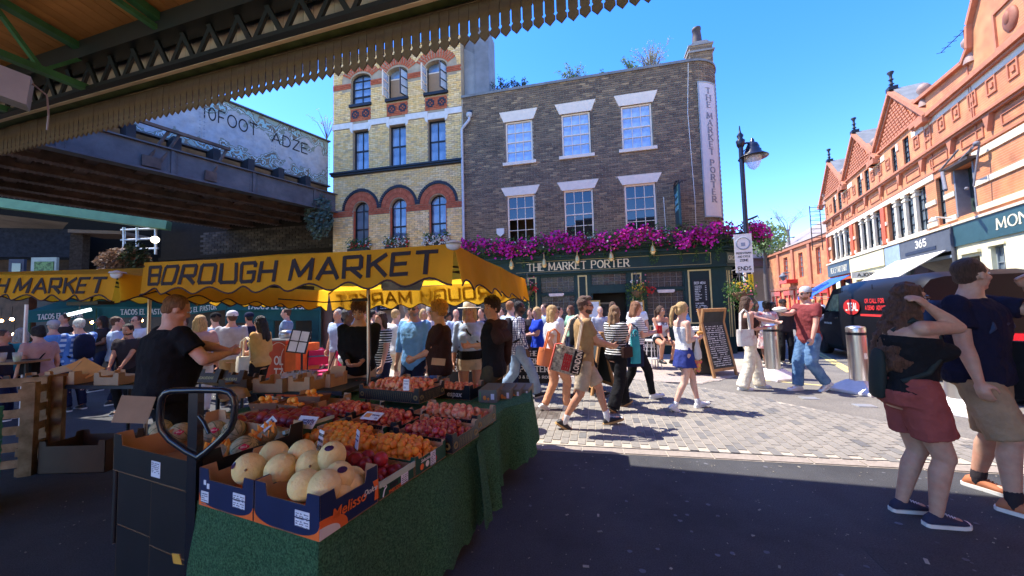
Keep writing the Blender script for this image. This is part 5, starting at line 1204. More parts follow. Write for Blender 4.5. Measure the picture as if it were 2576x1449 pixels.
# ================================================================ fruit stall
TA=113;TO=V((-.7868,1.490));_tx,_ty=V((sin(R(TA)),cos(R(TA)))),V((-cos(R(TA)),sin(R(TA))));TRZ=frame_rz(TA)
def T(x,y,z):p=TO+_tx*x+_ty*y;return V((p.x,p.y,z))
m_turf=mat('green_turf',(.045,.17,.07),rough=.95,var=.55,scale=120,bump=1.0,bscale=300,c2=(.09,.25,.11),c2scale=60)
def curtain(path,m,parent,name,folds=.03,freq=9,nz=14,seed=0):
 """hanging cloth: path of (x, y, ztop, zhem)"""
 pts=[]
 for i in range(len(path)-1):
  a,b=V(path[i]),V(path[i+1]);n=max(2,int((V(b[:2])-V(a[:2])).length/.025))
  for j in range(n+(i==len(path)-2)):pts.append(a.lerp(b,j/n))
 rs=[];s_=0;rng=random.Random(seed)
 for i,p in enumerate(pts):
  q=pts[min(i+1,len(pts)-1)]-pts[max(i-1,0)];d=V((q[0],q[1])).normalized();nn=V((d.y,-d.x));s_+=.025
  row=[]
  for k in range(nz+1):
   t=k/nz;am_=folds*1.35*t**.7;off=am_*(sin(s_*freq)+.5*sin(s_*freq*2.3+1+t)+.3*sin(s_*freq*.4))+.03*t
   z=p[2]+(p[3]-p[2])*t+(.014*sin(s_*31)+.012*sin(s_*57)+rng.uniform(-.012,.012)if k==nz else 0);row.append((p[0]+nn.x*off,p[1]+nn.y*off,z))
  rs.append(row)
 m_=M();m_.add([p for r_ in rs for p in r_],[(i*(nz+1)+k,i*(nz+1)+k+1,(i+1)*(nz+1)+k+1,(i+1)*(nz+1)+k)for i in range(len(rs)-1)for k in range(nz)],True)
 return m_.build(name,m,parent)
tb=empty('stall_table',(0,0,0),0,'near display table draped to the ground in green artificial turf','table')
A_=T(-2.0,0.03,.68);B_=T(-.02,.02,.68);C_=T(-.0,1.24,.68)
tp=M();tp.slab([T(-.9,.03,0)[:2],T(-.02,.02,0)[:2],T(0,1.7,0)[:2],T(-2.6,1.7,0)[:2],T(-2.6,.7,0)[:2]],.64,.68);tp.build('table_top',m_turf,tb)
curtain([(*T(-.9,.035,0)[:2],.67,.05),(*B_[:2],.672,.04),(*C_[:2],.672,.07),(*T(.05,1.5,0)[:2],.67,.10)],m_turf,tb,'turf_cloth',folds=.022,freq=8)
for x,y in((-2.4,.3),(-.2,.3),(-.2,1.5),(-2.4,1.5)):p=T(x,y,0);M().tube([(p.x,p.y,0),(p.x,p.y,.64)],.02,n=6).build('leg',m_black,tb)
tb2=empty('stall_table',(0,0,0),0,'farther display table in green turf carrying the black peach boxes','table')
tp=M();tp.slab([(-.23,2.85),(-.19,3.1),(-.10,3.42),(.155,3.62),(.2,4.4),(-2.2,5.0),(-2.5,3.9)],.64,.68);tp.build('table_top',m_turf,tb2)
curtain([(-.27,2.55,.66,.08),(-.245,2.85,.665,.12),(-.20,3.12,.67,.13),(-.13,3.36,.675,.10),(.02,3.50,.675,.14),(.165,3.62,.68,.2),(.2,4.3,.68,.2)],m_turf,tb2,'turf_cloth',folds=.026,freq=13,seed=2)
for p in((-.2,3.6),(.1,4.2),(-2.2,4.6)):M().tube([(*p,0),(*p,.64)],.02,n=6).build('leg',m_black,tb2)
m_card=mat('cardboard',(.48,.29,.15),rough=.9,var=.12,scale=7,bump=.1);m_navyb=mat('box_navy',(.012,.022,.075),rough=.35,spec=.5);m_blk=mat('box_black',(.014,.014,.016),rough=.35,spec=.5)
m_orn=mat('box_orange',(.80,.16,.03),rough=.4);m_bwh=mat('box_white',(.7,.68,.62),rough=.5);m_grn=mat('box_green',(.012,.075,.04),rough=.4);m_sage=mat('box_sage',(.42,.52,.42),rough=.5);m_lab=mat('label_white',(.66,.7,.76),rough=.4);m_goldp=mat('gold_print',(.6,.42,.12),rough=.4)
texts=[]
def ftext(txt,size,m,parent,loc,rot,shear=0,w=None,name='lettering'):
 c=bpy.data.curves.new(name,'FONT');c.body=txt;c.size=size;c.shear=shear;c.extrude=.0006;c.resolution_u=3;c.offset=size*.012
 o=bpy.data.objects.new(name,c);COL.objects.link(o);o.parent=parent;o.location=loc;o.rotation_euler=rot;c.materials.append(m);texts.append((o,w));return o
def cbox(name,label,group,x0,x1,y0,y1,z0,h,mo,mi=None,flaps=True,fl_=.05,rz=0,tilt=(0,0),fr=None,cat='box',cut=.28):
 """open tray; local x,y across and along, sides are separate panels with raised corner tabs"""
 mi=mi or m_card;cx_,cy_=(x0+x1)/2,(y0+y1)/2;w_,d_=(x1-x0),(y1-y0);c=fr(cx_,cy_,z0)if fr else T(cx_,cy_,z0)
 o=empty(name,c,0,label,cat,group,rot=(tilt[0],tilt[1],TRZ+rz));t=.005
 M().bb(-w_/2,w_/2,-d_/2,d_/2,0,.006).build('base',mi,o)
 for ax,s_ in((0,-1),(0,1),(1,-1),(1,1)):
  L=(w_ if ax==0 else d_)/2;off=(d_ if ax==0 else w_)/2;k=min(fl_*1.4,L*.45)
  P=[(-L,0),(L,0),(L,h+fl_),(L-k,h+fl_),(L-k*1.15,h),(-L+k*1.15,h),(-L+k,h+fl_),(-L,h+fl_)]if flaps else[(-L,0),(L,0),(L,h),(-L,h)]
  for mm,a,b in((mo,off-t*.5,off),(mi,off-t,off-t*.5)):
   q=M();q.prism(P,-b,-a);ang={(0,-1):0,(1,1):pi/2,(0,1):pi,(1,-1):-pi/2}[(ax,s_)]
   q.build('side_panel' if mm is mo else 'inner_liner',mm,o,rot=(0,0,ang))
 return o
def sticker(o,x,z,w_,h_,d,ang=0,m=None,name='label',lines=0):
 """flat print on a side: d = distance of the side from the centre"""
 q=M();q.bb(x,x+w_,-d-.0015,-d-.0002,z,z+h_)
 s_=q.build(name,m or m_lab,o,rot=(0,0,ang))
 if lines:
  q=M();script_lines(q,x+.006,x+w_-.006,z+h_-.014,lines,.006,y=-d-.0016,rng=random.Random(int(x*1000)+lines));q.build('print',mat('print_grey',(.12,.14,.2)),s_)
 return s_
# two navy melon boxes
for k,(x0,x1)in enumerate(((-.405,-.005),(-.82,-.41))):
 b=cbox('melon_box',['navy and orange melon box at the front corner of the stall','navy melon box with a ragged white sticker left of the corner box'][k],'navy boxes of yellow melons',x0,x1,.01,.33,.682,.125,m_navyb)
 d=.16
 def swoosh(pts,m_,ang=0,dd=.16,nm='printed_swoosh'):q=M();q.prism(pts,-dd-.0014,-dd-.0003);q.build(nm,m_,b,rot=(0,0,ang))
 for s_ in(-1,1):
  cur=[(s_*(.2-.19*(1-cos(pi/2*i/8))),.002+.055*(1-sin(pi/2*i/8))**1.2)for i in range(9)];P=[(s_*.2,.002)]+cur
  swoosh(P if s_<0 else P[::-1],m_orn,0,.16)
 sticker(b,.06,.075,.085,.026,.16,lines=3);sticker(b,.06,.038,.085,.032,.16,lines=3)
 if k:sticker(b,-.185,.02,.06,.05,.16,lines=6);sticker(b,-.165,.1,.018,.022,.16);sticker(b,-.14,.085,.02,.024,.16)
 else:
  for m_,e in((m_orn,.075),(m_bwh,.045)):
   P=[(-.16,.002)]+[(-.16+.22*sin(pi/2*i/8),.002+(e+.03)*(1-sin(pi/2*i/8))**1.1*1.0)for i in range(9)][::-1]
   q=M();q.prism([(-.16,.002),(-.02 if e>.06 else -.06,.002)]+[(-.16+(.14 if e>.06 else .10)*cos(pi/2*i/8),.002+e*sin(pi/2*i/8)**.8)for i in range(9)],-.2015-(.0003 if e<.06 else 0),-.2003);q.build('printed_swoosh',m_,b,rot=(0,0,pi/2))
  q=M();q.prism([(.135,.02),(.16,.02),(.16,.11),(.125,.11),(.14,.07)],-.2015,-.2003);q.build('printed_swoosh',m_orn,b,rot=(0,0,pi/2))
  ftext('Melisso',.062,m_orn,b,(.2032,-.105,.052),(pi/2,0,pi/2),.15);ftext('Dolce',.034,m_bwh,b,(.2032,.065,.068),(pi/2,0,pi/2),.4)
 ftext('Melisso',.03,m_orn,b,(-.05,.152,.128),(.5,0,0));
 q=M();q.bb(-.19,.19,-.15,.15,.007,.03);q.build('liner',mat('orange_tissue',(.75,.14,.03),rough=.3,var=.3,scale=20,bump=1,bscale=30),b)
m_melon=mat('melon_skin',(.90,.68,.26),rough=.6,var=.1,scale=9,rnd=.07,bump=.5,bscale=45,c2=(.92,.70,.30),c2scale=7)
mm=M();mm.ball((0,0,0),(.066,.066,.072),28,18);mm.lathe([(.009,.069),(.008,.0725),(.003,.0735)],n=8);mme=mm.mesh('melon')
m_brs=mat('melon_scar',(.22,.13,.06));m_stk=mat('dark_sticker',(.05,.02,.06),rough=.15)
mel=[(627,1180,0),(690,1146,0),(706,1181,0),(760,1141,1),(783,1171,0),(835,1149,1),(853,1203,0),(816,1225,0),(757,1226,0),(892,1237,0),(857,1255,-1),(938,1180,-1)]
mlab=['pale melon with a dark oval sticker at the left end of the boxes','pale melon at the back of the left navy box','pale melon with a small foil tag in its middle','pale melon standing beside the handwritten price card','pale melon with a rough brown scar facing front','pale melon with dark round sticker nearest the card','tall pale melon with a sticker at the right of the box','pale melon half hidden between front and right melons','largest pale melon at the front middle of the corner box','low pale melon at the right side of the corner box','pale melon showing only its scarred top at the box front','pale melon sunk at the back right of the corner box']
for i,(u,v,lv)in enumerate(mel):
 z=.682+.03+.072+(.055 if lv==0 else .09 if lv>0 else -.0)
 if i in(9,10,11):z=.77
 p=G(u,v,z);q_=V((p.x,p.y))-TO;lx,ly=q_.dot(_tx),q_.dot(_ty);lx=min(lx,-.085);ly=max(.085,min(ly,.30));p=T(lx,ly,z);o=link('melon',mme,m_melon,None,p,(random.uniform(-1.1,.2),random.uniform(-.7,.7),random.uniform(0,6)),(random.uniform(.97,1.06),random.uniform(.97,1.06),random.uniform(.94,1.08)));tag(o,mlab[i],'melon','pale yellow melons in the navy boxes')
 if i in(0,5,6):
  dv={0:V((-.55,-.65,.5)),5:V((.1,-.6,.75)),6:V((.45,-.5,.7))}[i].normalized();q=M();rot=dv.to_track_quat('Z','Y').to_matrix();n=12
  q.add([rot@V((.022*cos(2*pi*j/n),.015*sin(2*pi*j/n),.0735-.004))for j in range(n)]+[rot@V((0,0,.0745))],[(j,(j+1)%n,n)for j in range(n)])
  o2=q.build('sticker',m_stk,o);o2.matrix_parent_inverse=Matrix();o2.rotation_euler=o.rotation_euler.to_matrix().inverted().to_euler()
 if i in(4,0,10,6):
  dv=V((.35,-.75,.25)).normalized()if i!=10 else V((0,-.4,.9)).normalized();q=M();c_=dv*.0695;q.ball(c_,.006,8,6);o2=q.build('scar',m_brs,o);o2.rotation_euler=o.rotation_euler.to_matrix().inverted().to_euler()
# charentais melons in their black box, whole and cut open
bx=cbox('melon_box','deep black cardboard box of netted melons behind the trolley handle',None,-1.80,-.90,.06,.62,.682,.155,m_blk,fl_=.06)
sticker(bx,-.02,.03,.09,.085,.28,lines=6);
m_net=mat('netted_skin',(.42,.34,.17),rough=.8,var=.25,scale=60,bump=.6,bscale=90,c2=(.5,.42,.25),c2scale=14);m_rib2=mat('melon_rib',(.10,.15,.06),rough=.8);m_flesh=mat('melon_flesh',(.90,.32,.05),rough=.4,var=.15,scale=20);m_seed=mat('melon_seed',(.62,.28,.08),rough=.6)
cm_=M();cm_.ball((0,0,0),(.072,.072,.066),28,16)
for k in range(9):
 a=2*pi*k/9;cm_.cur=1;cm_.tube([V((cos(a)*.0705*sin(pi*t/12),sin(a)*.0705*sin(pi*t/12),-.0645*cos(pi*t/12)))for t in range(1,12)],.0035,n=4);cm_.cur=0
cme=cm_.mesh('netted_melon');cme.materials.append(m_net);cme.materials.append(m_rib2)
cps=[(588,1083,.80,'netted melon with green ribs nearest the mango sign',0),(615,1128,.81,'netted melon with a red lip shaped sticker in front of the others',1),(540,1085,.80,'netted melon with red sticker seen through the trolley handle',1),(452,1090,.79,'netted melon at the left end of the black box',1),(500,1070,.775,'netted melon behind the trolley post',0),(405,1080,.76,'netted melon low beside the inner cardboard wall',0),(560,1062,.77,'netted melon at the back of the black box',0)]
for u,v,z,lab,stk in cps:
 p=G(u,v,z);o=empty('netted_melon',p,random.uniform(0,6),lab,'melon','netted melons in the black box');link('rind',cme,None,o,rot=(random.uniform(-1.4,-.6),random.uniform(-.4,.4),0))
 if stk:
  dv=(V((0,0,H))-p).normalized();dv=(dv+V((-.05,0,.1))).normalized();rot=Matrix.Rotation(-o.rotation_euler.z,3,'Z')@dv.to_track_quat('Z','Y').to_matrix();q=M();n=20
  rr_=[(.026 if True else 0,.015+.004*cos(4*2*pi*j/n))for j in range(n)]
  q.add([rot@V((rr_[j][0]*cos(2*pi*j/n),rr_[j][1]*sin(2*pi*j/n),.069))for j in range(n)]+[rot@V((0,0,.0745))],[(j,(j+1)%n,n)for j in range(n)]);q.build('sticker',mat('sticker_red',(.62,.02,.09),rough=.3),o)
  tm=text_mesh('BELLE',.008,w=.03,tv=.22,fn=lambda x,y,z:rot@V((-.015+x,-.003+z,.0752+-y*.02)));tm.build('lettering',m_white,o)
for(u,v,z,tl,lab)in((545,1136,.80,(.75,.1),'cut open melon showing orange flesh and seeds, nearest the handle'),(665,1092,.83,(.35,-.3),'zigzag cut melon crown of orange flesh below the mango sign')):
 p=G(u,v,z);o=empty('cut_melon',p,0,lab,'melon','zigzag cut melons',rot=(tl[0],tl[1],.4));n=11;q=M();q2=M();rb=M()
 for k in range(n):
  a0,a1=2*pi*k/n,2*pi*(k+1)/n;am_=(a0+a1)/2
  sp_=lambda a,r_,z_:V((cos(a)*r_,sin(a)*r_,z_))
  q.add([sp_(a0,.071,0),sp_(a1,.071,0),sp_(am_,.074,.045),sp_(a0,.046,-.004),sp_(a1,.046,-.004),sp_(am_,.06,.046)],[(3,4,5),(0,2,5,3),(1,4,5,2)],False)
  rb.add([sp_(a0,.0715,0),sp_(a1,.0715,0),sp_(am_,.0745,.045)],[(0,1,2)],False)
 rb.rings([[V((cos(2*pi*k/22)*.0715*cos(t),sin(2*pi*k/22)*.0715*cos(t),-.066*sin(t)))for k in range(22)][::-1]for t in(0,.4,.8,1.2,1.5)])
 q.rings([[V((cos(2*pi*k/22)*r_,sin(2*pi*k/22)*r_,z_))for k in range(22)]for r_,z_ in((.047,-.003),(.03,-.02),(.012,-.025))],caps=(False,True))
 rng=random.Random(u);
 for k in range(26):q2.ball((rng.gauss(0,.012),rng.gauss(0,.012),-.012+rng.uniform(-.004,.01)),(.006,.003,.003),6,4)
 rb.build('rind',m_net,o);q.build('flesh',m_flesh,o);q2.build('seeds',m_seed,o,kind='stuff')
for k,(x,y)in enumerate(((-1.15,.30),(-1.62,.34))):
 for j in range(2):
  o=cbox('carton',['dark carton of the lower row below the netted melons, nearest the turf','dark upper carton below the netted melons, nearest the turf','dark carton of the lower row at the left below the netted melons','dark upper carton at the left below the netted melons'][k*2+j],'dark cartons stacked under the netted melons',x-.22,x+.22,y-.24,y+.3,j*.34+.002,.335,m_blk,flaps=False)
# ---- stone fruit
def fruitmesh(name,r,sq=.92,crease=.1,n=16,m_=11):
 q=M();q.ball((0,0,0),(r,r,r*sq),n,m_)
 for i,p in enumerate(q.v):
  a=math.atan2(p[1],p[0]);k=1-crease*max(0,1-abs(a)/.35);top=max(0,p[2]/(r*sq));k2=1-.25*max(0,top-.85)/.15
  q.v[i]=(p[0]*k,p[1]*k,p[2]*k2)
 return q.mesh(name)
m_apr=mat('apricot_skin',(.90,.36,.035),rough=.55,var=.12,scale=25,rnd=.12,c2=(.80,.20,.04),c2scale=16,c2w=.36);m_apb=mat('apricot_blush',(.82,.20,.05),rough=.55,rnd=.1,c2=(.9,.4,.06),c2scale=18)
m_nec=mat('nectarine_skin',(.42,.025,.03),rough=.32,var=.15,scale=30,rnd=.25,c2=(.80,.33,.14),c2scale=15,c2w=.36);m_plm=mat('plum_skin',(.22,.012,.022),rough=.38,rnd=.3,var=.2,c2=(.38,.03,.03),c2scale=14);m_fpe=mat('flat_peach_skin',(.72,.14,.08),rough=.5,rnd=.15,c2=(.85,.52,.24),c2scale=17,c2w=.48)
f_apr=fruitmesh('apricot',.0255);f_nec=fruitmesh('nectarine',.0285,.95);f_plm=fruitmesh('large_nectarine',.038,.95,n=22,m_=14)
q=M();q.lathe([(.001,-.012),(.018,-.016),(.03,-.008),(.033,.002),(.028,.012),(.016,.015),(.006,.010),(.001,.006)],n=18);f_fp=q.mesh('flat_peach')
def pile(me,name,m_,lab,cat,grp,x0,x1,y0,y1,z,d,layers,heap=0.0,seed=1,fr=T,jit=.12,skip=0,m2=None,stand=False,tiltf=None):
 rng=random.Random(seed);n=0
 for l in range(layers):
  ins=d*.5*l;y=y0+d/2+ins;r_=0
  while y<=y1-d/2-ins+.004:
   x=x0+d/2+ins+(r_%2)*d/2
   while x<=x1-d/2-ins+.004:
    if rng.random()>=skip*(1 if l==layers-1 else .1):
     u_=(x-x0)/(x1-x0)*2-1;v_=(y-y0)/(y1-y0)*2-1;zz=z+d*.48+l*d*.78+heap*max(0,1-u_*u_)*max(0,1-v_*v_)
     o=bpy.data.objects.new(name,me);COL.objects.link(o)
     o.location=fr(x+rng.uniform(-jit,jit)*d,y+rng.uniform(-jit,jit)*d,zz+rng.uniform(-.06,.06)*d)
     o.rotation_euler=(rng.uniform(0,6),rng.uniform(0,6),rng.uniform(0,6))if not stand else(rng.uniform(1.0,1.7),rng.uniform(-.3,.3),rng.uniform(0,6))
     s_=rng.uniform(.93,1.08);o.scale=(s_,s_,s_);tag(o,lab,cat,grp)
     o.active_material_index=0
     if len(me.materials)==0:me.materials.append(m_)
     if m2 and rng.random()<.22:
      o.material_slots[0].link='OBJECT';o.material_slots[0].material=m2
     n+=1
    x+=d
   y+=d*.87;r_+=1
 return n
# apricots
b=cbox('fruit_box','green printed tray heaped with loose apricots on the stall edge',None,-.52,-.0,.60,.90,.682,.085,m_grn,fl_=.02);sticker(b,-.01,.01,.05,.075,.26,ang=pi/2,lines=8)
for dx,cc_ in((-.09,m_orn),(-.04,m_bwh),(.035,mat('print_red',(.5,.03,.03)))):
 q=M();n=14;q.add([(.2612 if False else .2613,dx+.017*cos(2*pi*j/n),.035+.017*sin(2*pi*j/n))for j in range(n)],[tuple(range(n))]);q.build('printed_fruit',cc_,b)
ftext('Selection',.026,m_bwh,b,(.2615,-.1,.058),(pi/2,0,pi/2),.3)
cbox('fruit_box','green tray of apricots behind the small dark nectarines',None,-1.0,-.53,.62,.98,.682,.08,m_grn,fl_=.03)
g_a='loose apricots heaped in the green trays';l_a='one of the loose orange apricots heaped in the green trays'
pile(f_apr,'apricot',m_apr,l_a,'apricot',g_a,-.50,-.02,.61,.89,.70,.05,2,.045,3,m2=m_apb,skip=.1)
pile(f_apr,'apricot',m_apr,l_a,'apricot',g_a,-.99,-.54,.63,.97,.70,.05,2,.06,4,m2=m_apb,skip=.1)
pile(f_apr,'apricot',m_apr,l_a,'apricot',g_a,-.74,-.42,.56,.80,.755,.05,1,.04,5,m2=m_apb)
# large dark nectarines
b=cbox('fruit_box','green and sage tray of large dark nectarines beside the melon box',None,-.56,-.005,.34,.60,.682,.075,m_grn,fl_=.0,flaps=False);M().bb(.276,.283,-.13,.13,.06,.09).bb(-.28,.28,-.134,-.128,.06,.09).build('rim_strip',m_sage,b)
sticker(b,.02,.01,.055,.05,.279,ang=pi/2,lines=5);sticker(b,-.06,.028,.055,.022,.2785,ang=pi/2,m=m_black,name='hand_hole');ftext('THECOOP',.02,m_orn,b,(.2795,-.07,.008),(pi/2,0,pi/2));q=M();q.tube([(.2795,-.11,.01),(.2795,-.1,.04),(.2795,-.085,.05),(.2795,-.09,.06),(.2795,-.105,.055)],.004,n=4);q.build('printed_emblem',m_bwh,b)
pile(f_plm,'nectarine',m_plm,'one of the large dark red nectarines beside the navy melon box','nectarine','large dark nectarines',-.55,-.02,.35,.60,.70,.074,2,.02,6,skip=.25)
# mango tray pair with the signs
b=cbox('fruit_box','sage green tray of dark red mangoes under the two printed signs',None,-1.95,-1.0,.68,1.12,.69,.10,m_sage,mi=mat('tray_cream',(.62,.56,.42)),fl_=.03,flaps=False);sticker(b,-.3,.06,.1,.022,.2205,ang=pi,m=m_black,name='hand_hole')
b=empty('box_end',T(-.955,.74,.70),0,'dark green upright box end with white fruit emblem and orange print','box',None,rot=(0,-.12,TRZ));M().bb(-.006,.006,-.2,.16,0,.13).build('side_panel',m_grn,b);M().bb(-.008,.02,-.205,.165,.13,.15).build('rim_strip',m_sage,b)
ftext('THECOOP',.032,m_orn,b,(.008,-.09,.03),(pi/2,0,pi/2));sticker(b,.03,.05,.08,.06,.0065,ang=pi/2,lines=5);q=M();q.tube([(.009,-.18,.015),(.009,-.175,.07),(.009,-.14,.1),(.009,-.12,.09),(.009,-.14,.075),(.009,-.13,.03),(.009,-.11,.06),(.009,-.105,.02)],.0055,n=4);q.build('printed_emblem',m_bwh,b)
f_mng=fruitmesh('mango',.043,1.15,.0,n=20,m_=12);pile(f_mng,'mango',mat('mango_skin',(.25,.02,.03),rough=.35,rnd=.2,c2=(.32,.05,.04),c2scale=10),'one of the dark red mangoes under the printed signs','mango','dark red mangoes',-1.93,-1.02,.70,1.1,.71,.083,1,.02,8);pile(f_mng,'mango',None,'one of the dark red mangoes under the printed signs','mango','dark red mangoes',-1.6,-1.05,.75,1.05,.765,.083,1,.01,9)
def card(u,v,z,w_,h_,tilt,rz,lines,lab,mt=None,turned=False,pin=True):
 p=G(u,v,z);o=empty('price_card',p,0,lab,'sign',None,rot=(tilt,0,rz));M().bb(-w_/2,w_/2,-.002,.002,-h_/2,h_/2).build('card',mt or mat('paper',(1,1,1)),o)
 for i,(tx,sz,yy,mc)in enumerate(lines):
  ftext(tx,sz,mc,o,(-w_*.42 if not turned else w_*.42,-.0035,yy),(pi/2,0 if not turned else pi,0)if not turned else(pi/2,pi,0))
 return o
m_tx=mat('ink_purple',(.10,.04,.14));
card(771,1062,.86,.155,.085,-.75,-.3,[('Apricots',.03,-.012+.03,m_tx),('£3 a punnet',.026,-.0,m_tx)],'white sign for apricots by the punnet standing upside down among the fruit',turned=True)
c=card(676,1066,.87,.16,.09,-.9,-.85,[('Mango 2 for £3',.017,.03,m_tx)],'white mango price sign with a yellow fruit picture',turned=True);M().bb(-.035,.05,-.003,-.002,-.03,.015).build('picture',mat('pic_yellow',(.75,.4,.08),c2=(.15,.4,.7),c2scale=22),c)
card(806,1112,.90,.06,.12,-.15,-.75,[('MOON',.022,.03,m_black),('MELON',.019,.002,m_black),('£1.5',.03,-.035,m_black)],'handwritten white melon price card stuck in the melons')
card(899,1106,.88,.06,.10,-.12,-.95,[('Nectarines',.012,.02,m_tx),('2 for £1.50',.012,-.005,m_tx)],'white nectarine price card standing beside the dark nectarines')
c=card(936,1046,.86,.15,.08,-1.2,-.35,[('Peaches',.02,.01,m_tx),('£2',.02,-.02,m_tx)],'glossy flat price sign lying on the red nectarines',turned=True);M().bb(-.06,-.01,-.003,-.002,-.02,.02).build('picture',mat('pic_orange',(.8,.3,.08)),c)
card(1022,968,.93,.055,.10,-.1,-.2,[('Doughnut',.012,.03,m_tx),('Peaches',.013,.005,m_tx),('£2',.02,-.03,m_tx)],'upright purple lettered card among the flat peaches')
# nectarine boxes, black with gold stamp
def blackbox(x0,x1,y0,y1,z,lab,h=.085,tilt=(0,0),rz=0,fr=None):
 b=cbox('fruit_box',lab,'black cartons of red nectarines and peaches',x0,x1,y0,y1,z,h,m_blk,fl_=.035,tilt=tilt,rz=rz,fr=fr);w_,d_=x1-x0,y1-y0
 for ang,off in((pi/2,w_/2),(0,d_/2),(-pi/2,w_/2),(pi,d_/2)):
  q=M();L=(d_ if ang in(pi/2,-pi/2)else w_)/2-.04
  for s_ in(-1,1):
   for rr_ in(.02,.013):q.tube([(s_*L+rr_*1.1*cos(2*pi*j/14),-off-.0006,h*.5+rr_*sin(2*pi*j/14))for j in range(15)],.0013,n=4)
  x=-L+.04
  while x<L-.05:q.tube([(x,-off-.0005,.012),(x+.012,-off-.0005,h-.012)],.0007,n=3);x+=.022
  q.build('gold_print',m_goldp,b,rot=(0,0,ang))
 return b
l_n='one of the small red nectarines in the black cartons';g_n='small red nectarines in black cartons'
for x0,x1,y0,y1,z,lab,sd in((-.44,.03,.93,1.27,.69,'black carton of red nectarines at the right edge of the stall',11),(-.93,-.46,.99,1.33,.70,'black carton of red nectarines in the middle behind the apricots',12),(-1.40,-.95,1.05,1.42,.71,'black carton of red nectarines farthest left beside the apricot punnets',13)):
 blackbox(x0,x1,y0,y1,z,lab);pile(f_nec,'nectarine',m_nec,l_n,'nectarine',g_n,x0+.015,x1-.015,y0+.015,y1-.015,z+.02,.0565,2,.02,sd,skip=.05)
l_p='one of the flat doughnut peaches in the black cartons';g_p='flat peaches'
blackbox(-.62,.0,1.31,1.62,.70,'black carton of pink flat peaches at the far right corner');pile(f_fp,'flat_peach',m_fpe,l_p,'peach',g_p,-.6,-.02,1.32,1.6,.715,.062,2,.02,15,stand=True)
blackbox(-1.45,-.75,1.62,2.02,.77,'raised black carton of flat peaches with the purple card',h=.10);pile(f_fp,'flat_peach',m_fpe,l_p,'peach',g_p,-1.43,-.77,1.64,2.0,.80,.064,2,.04,16,stand=True)
# apricot punnets
for k,(u,v,z,lab)in enumerate(((745,1020,.84,'brown card punnet of apricots nearest the upside down sign'),(790,998,.84,'brown card punnet of apricots behind the front punnet'),(675,1015,.82,'brown card punnet of apricots at the left'))):
 p=G(u,v,z);o=empty('card_punnet',p,0,lab,'punnet','card punnets of apricots',rot=(0,0,TRZ+.2*k));q=M();a0=[(-.1,-.06),(.1,-.06),(.1,.06),(-.1,.06)]
 q.slab(a0,-.05,-.045)
 for i in range(4):
  (x0,y0),(x1,y1)=a0[i],a0[(i+1)%4];s_=1.25;q.add([(x0,y0,-.05),(x1,y1,-.05),(x1*s_,y1*s_,.02),(x0*s_,y0*s_,.02),(x0*.97,y0*.97,-.05),(x1*.97,y1*.97,-.05),(x1*s_*.98,y1*s_*.98,.02),(x0*s_*.98,y0*s_*.98,.02)],[(0,1,2,3),(7,6,5,4),(3,2,6,7)])
 q.build('tray',mat('punnet_card',(.22,.10,.05),rough=.9),o)
 fr_=lambda x,y,zz,p=p,o=o:p+Matrix.Rotation(o.rotation_euler.z,3,'Z')@V((x,y,zz))
 pile(f_apr,'apricot',m_apr,'one of the apricots in the brown card punnets','apricot','apricots in card punnets',-.1,.1,-.065,.065,-.045,.052,2,.03,20+k,fr=fr_,m2=m_apb,stand=False)
cbox('fruit_box','open brown carton holding the apricot punnets, flaps folded out',None,-2.0,-1.42,1.15,1.5,.69,.1,m_card,fl_=.06)
# espax cartons at the back, four carton ends along the edge
fr2=lambda x,y,z:V((x,y,z))
def espax(x,y,rz,w_,lab,lett=True,z=.682,h=.10):
 b=cbox('fruit_box',lab,'black and green peach cartons along the back',x-w_/2,x+w_/2,y,y+.32,z,h,m_blk,fl_=.045,fr=fr2,rz=rz-TRZ)
 if lett:ftext('espax',.075,m_bwh,b,(-.02,-.1615,.03),(pi/2,0,0),.15);q=M();[q.ball((xx,-.161,.035),(.022,.002,.018),10,6)for xx in(-.16,-.115)];q.build('printed_fruit',mat('print_mango',(.7,.25,.04)),b)
 return b
eA=frame_rz(112)
espax(-.62,3.80,eA,.50,'black lettered peach carton at the right of the back row');espax(-1.12,4.02,eA,.50,'black lettered peach carton left in the back row beside the purple card',h=.12)
pile(f_fp,'flat_peach',m_fpe,l_p,'peach',g_p,-.22,.22,-.14,.14,0,.062,1,.0,31,fr=lambda x,y,z:V((-.62,3.96,.745))+Matrix.Rotation(eA,3,'Z')@V((x,y,z)),stand=True)
pile(f_fp,'flat_peach',m_fpe,l_p,'peach',g_p,-.22,.22,-.14,.14,0,.062,1,.0,32,fr=lambda x,y,z:V((-1.12,4.18,.76))+Matrix.Rotation(eA,3,'Z')@V((x,y,z)),stand=True)
m_olive=mat('carton_olive',(.16,.15,.11),rough=.5)
for k in range(4):
 u=(1226,1268,1295,1319)[k];Y=(3.62,3.75,3.88,4.0)[k];p=at(u,990,Y);w_=(.19,.14,.12,.10)[k]
 b=empty('peach_carton',(p.x,Y,.682-k*.022),R(-12),['first printed carton end right of the lettered boxes','second printed carton end along the table edge','third printed carton end along the table edge','last printed carton end at the table corner'][k],'box','printed carton ends at the table corner')
 M().bb(-w_/2+.004,w_/2-.004,0,.35,0,.12-k*.006).build('body',m_olive,b);M().bb(w_*.18,w_*.36,-.002,-.0003,.03,.085).build('label',m_lab,b);q=M();q.bb(-w_*.42,-w_*.34,-.002,-.0003,.02,.1);q.build('green_stripe',mat('print_green',(.12,.28,.1)),b);q=M();q.ball((-w_*.15,-.001,.045),(.018,.0015,.022),10,6);q.ball((w_*.04,-.001,.035),(.014,.0015,.014),10,6);q.build('printed_fruit',mat('print_mango',(1,1,1)),b)
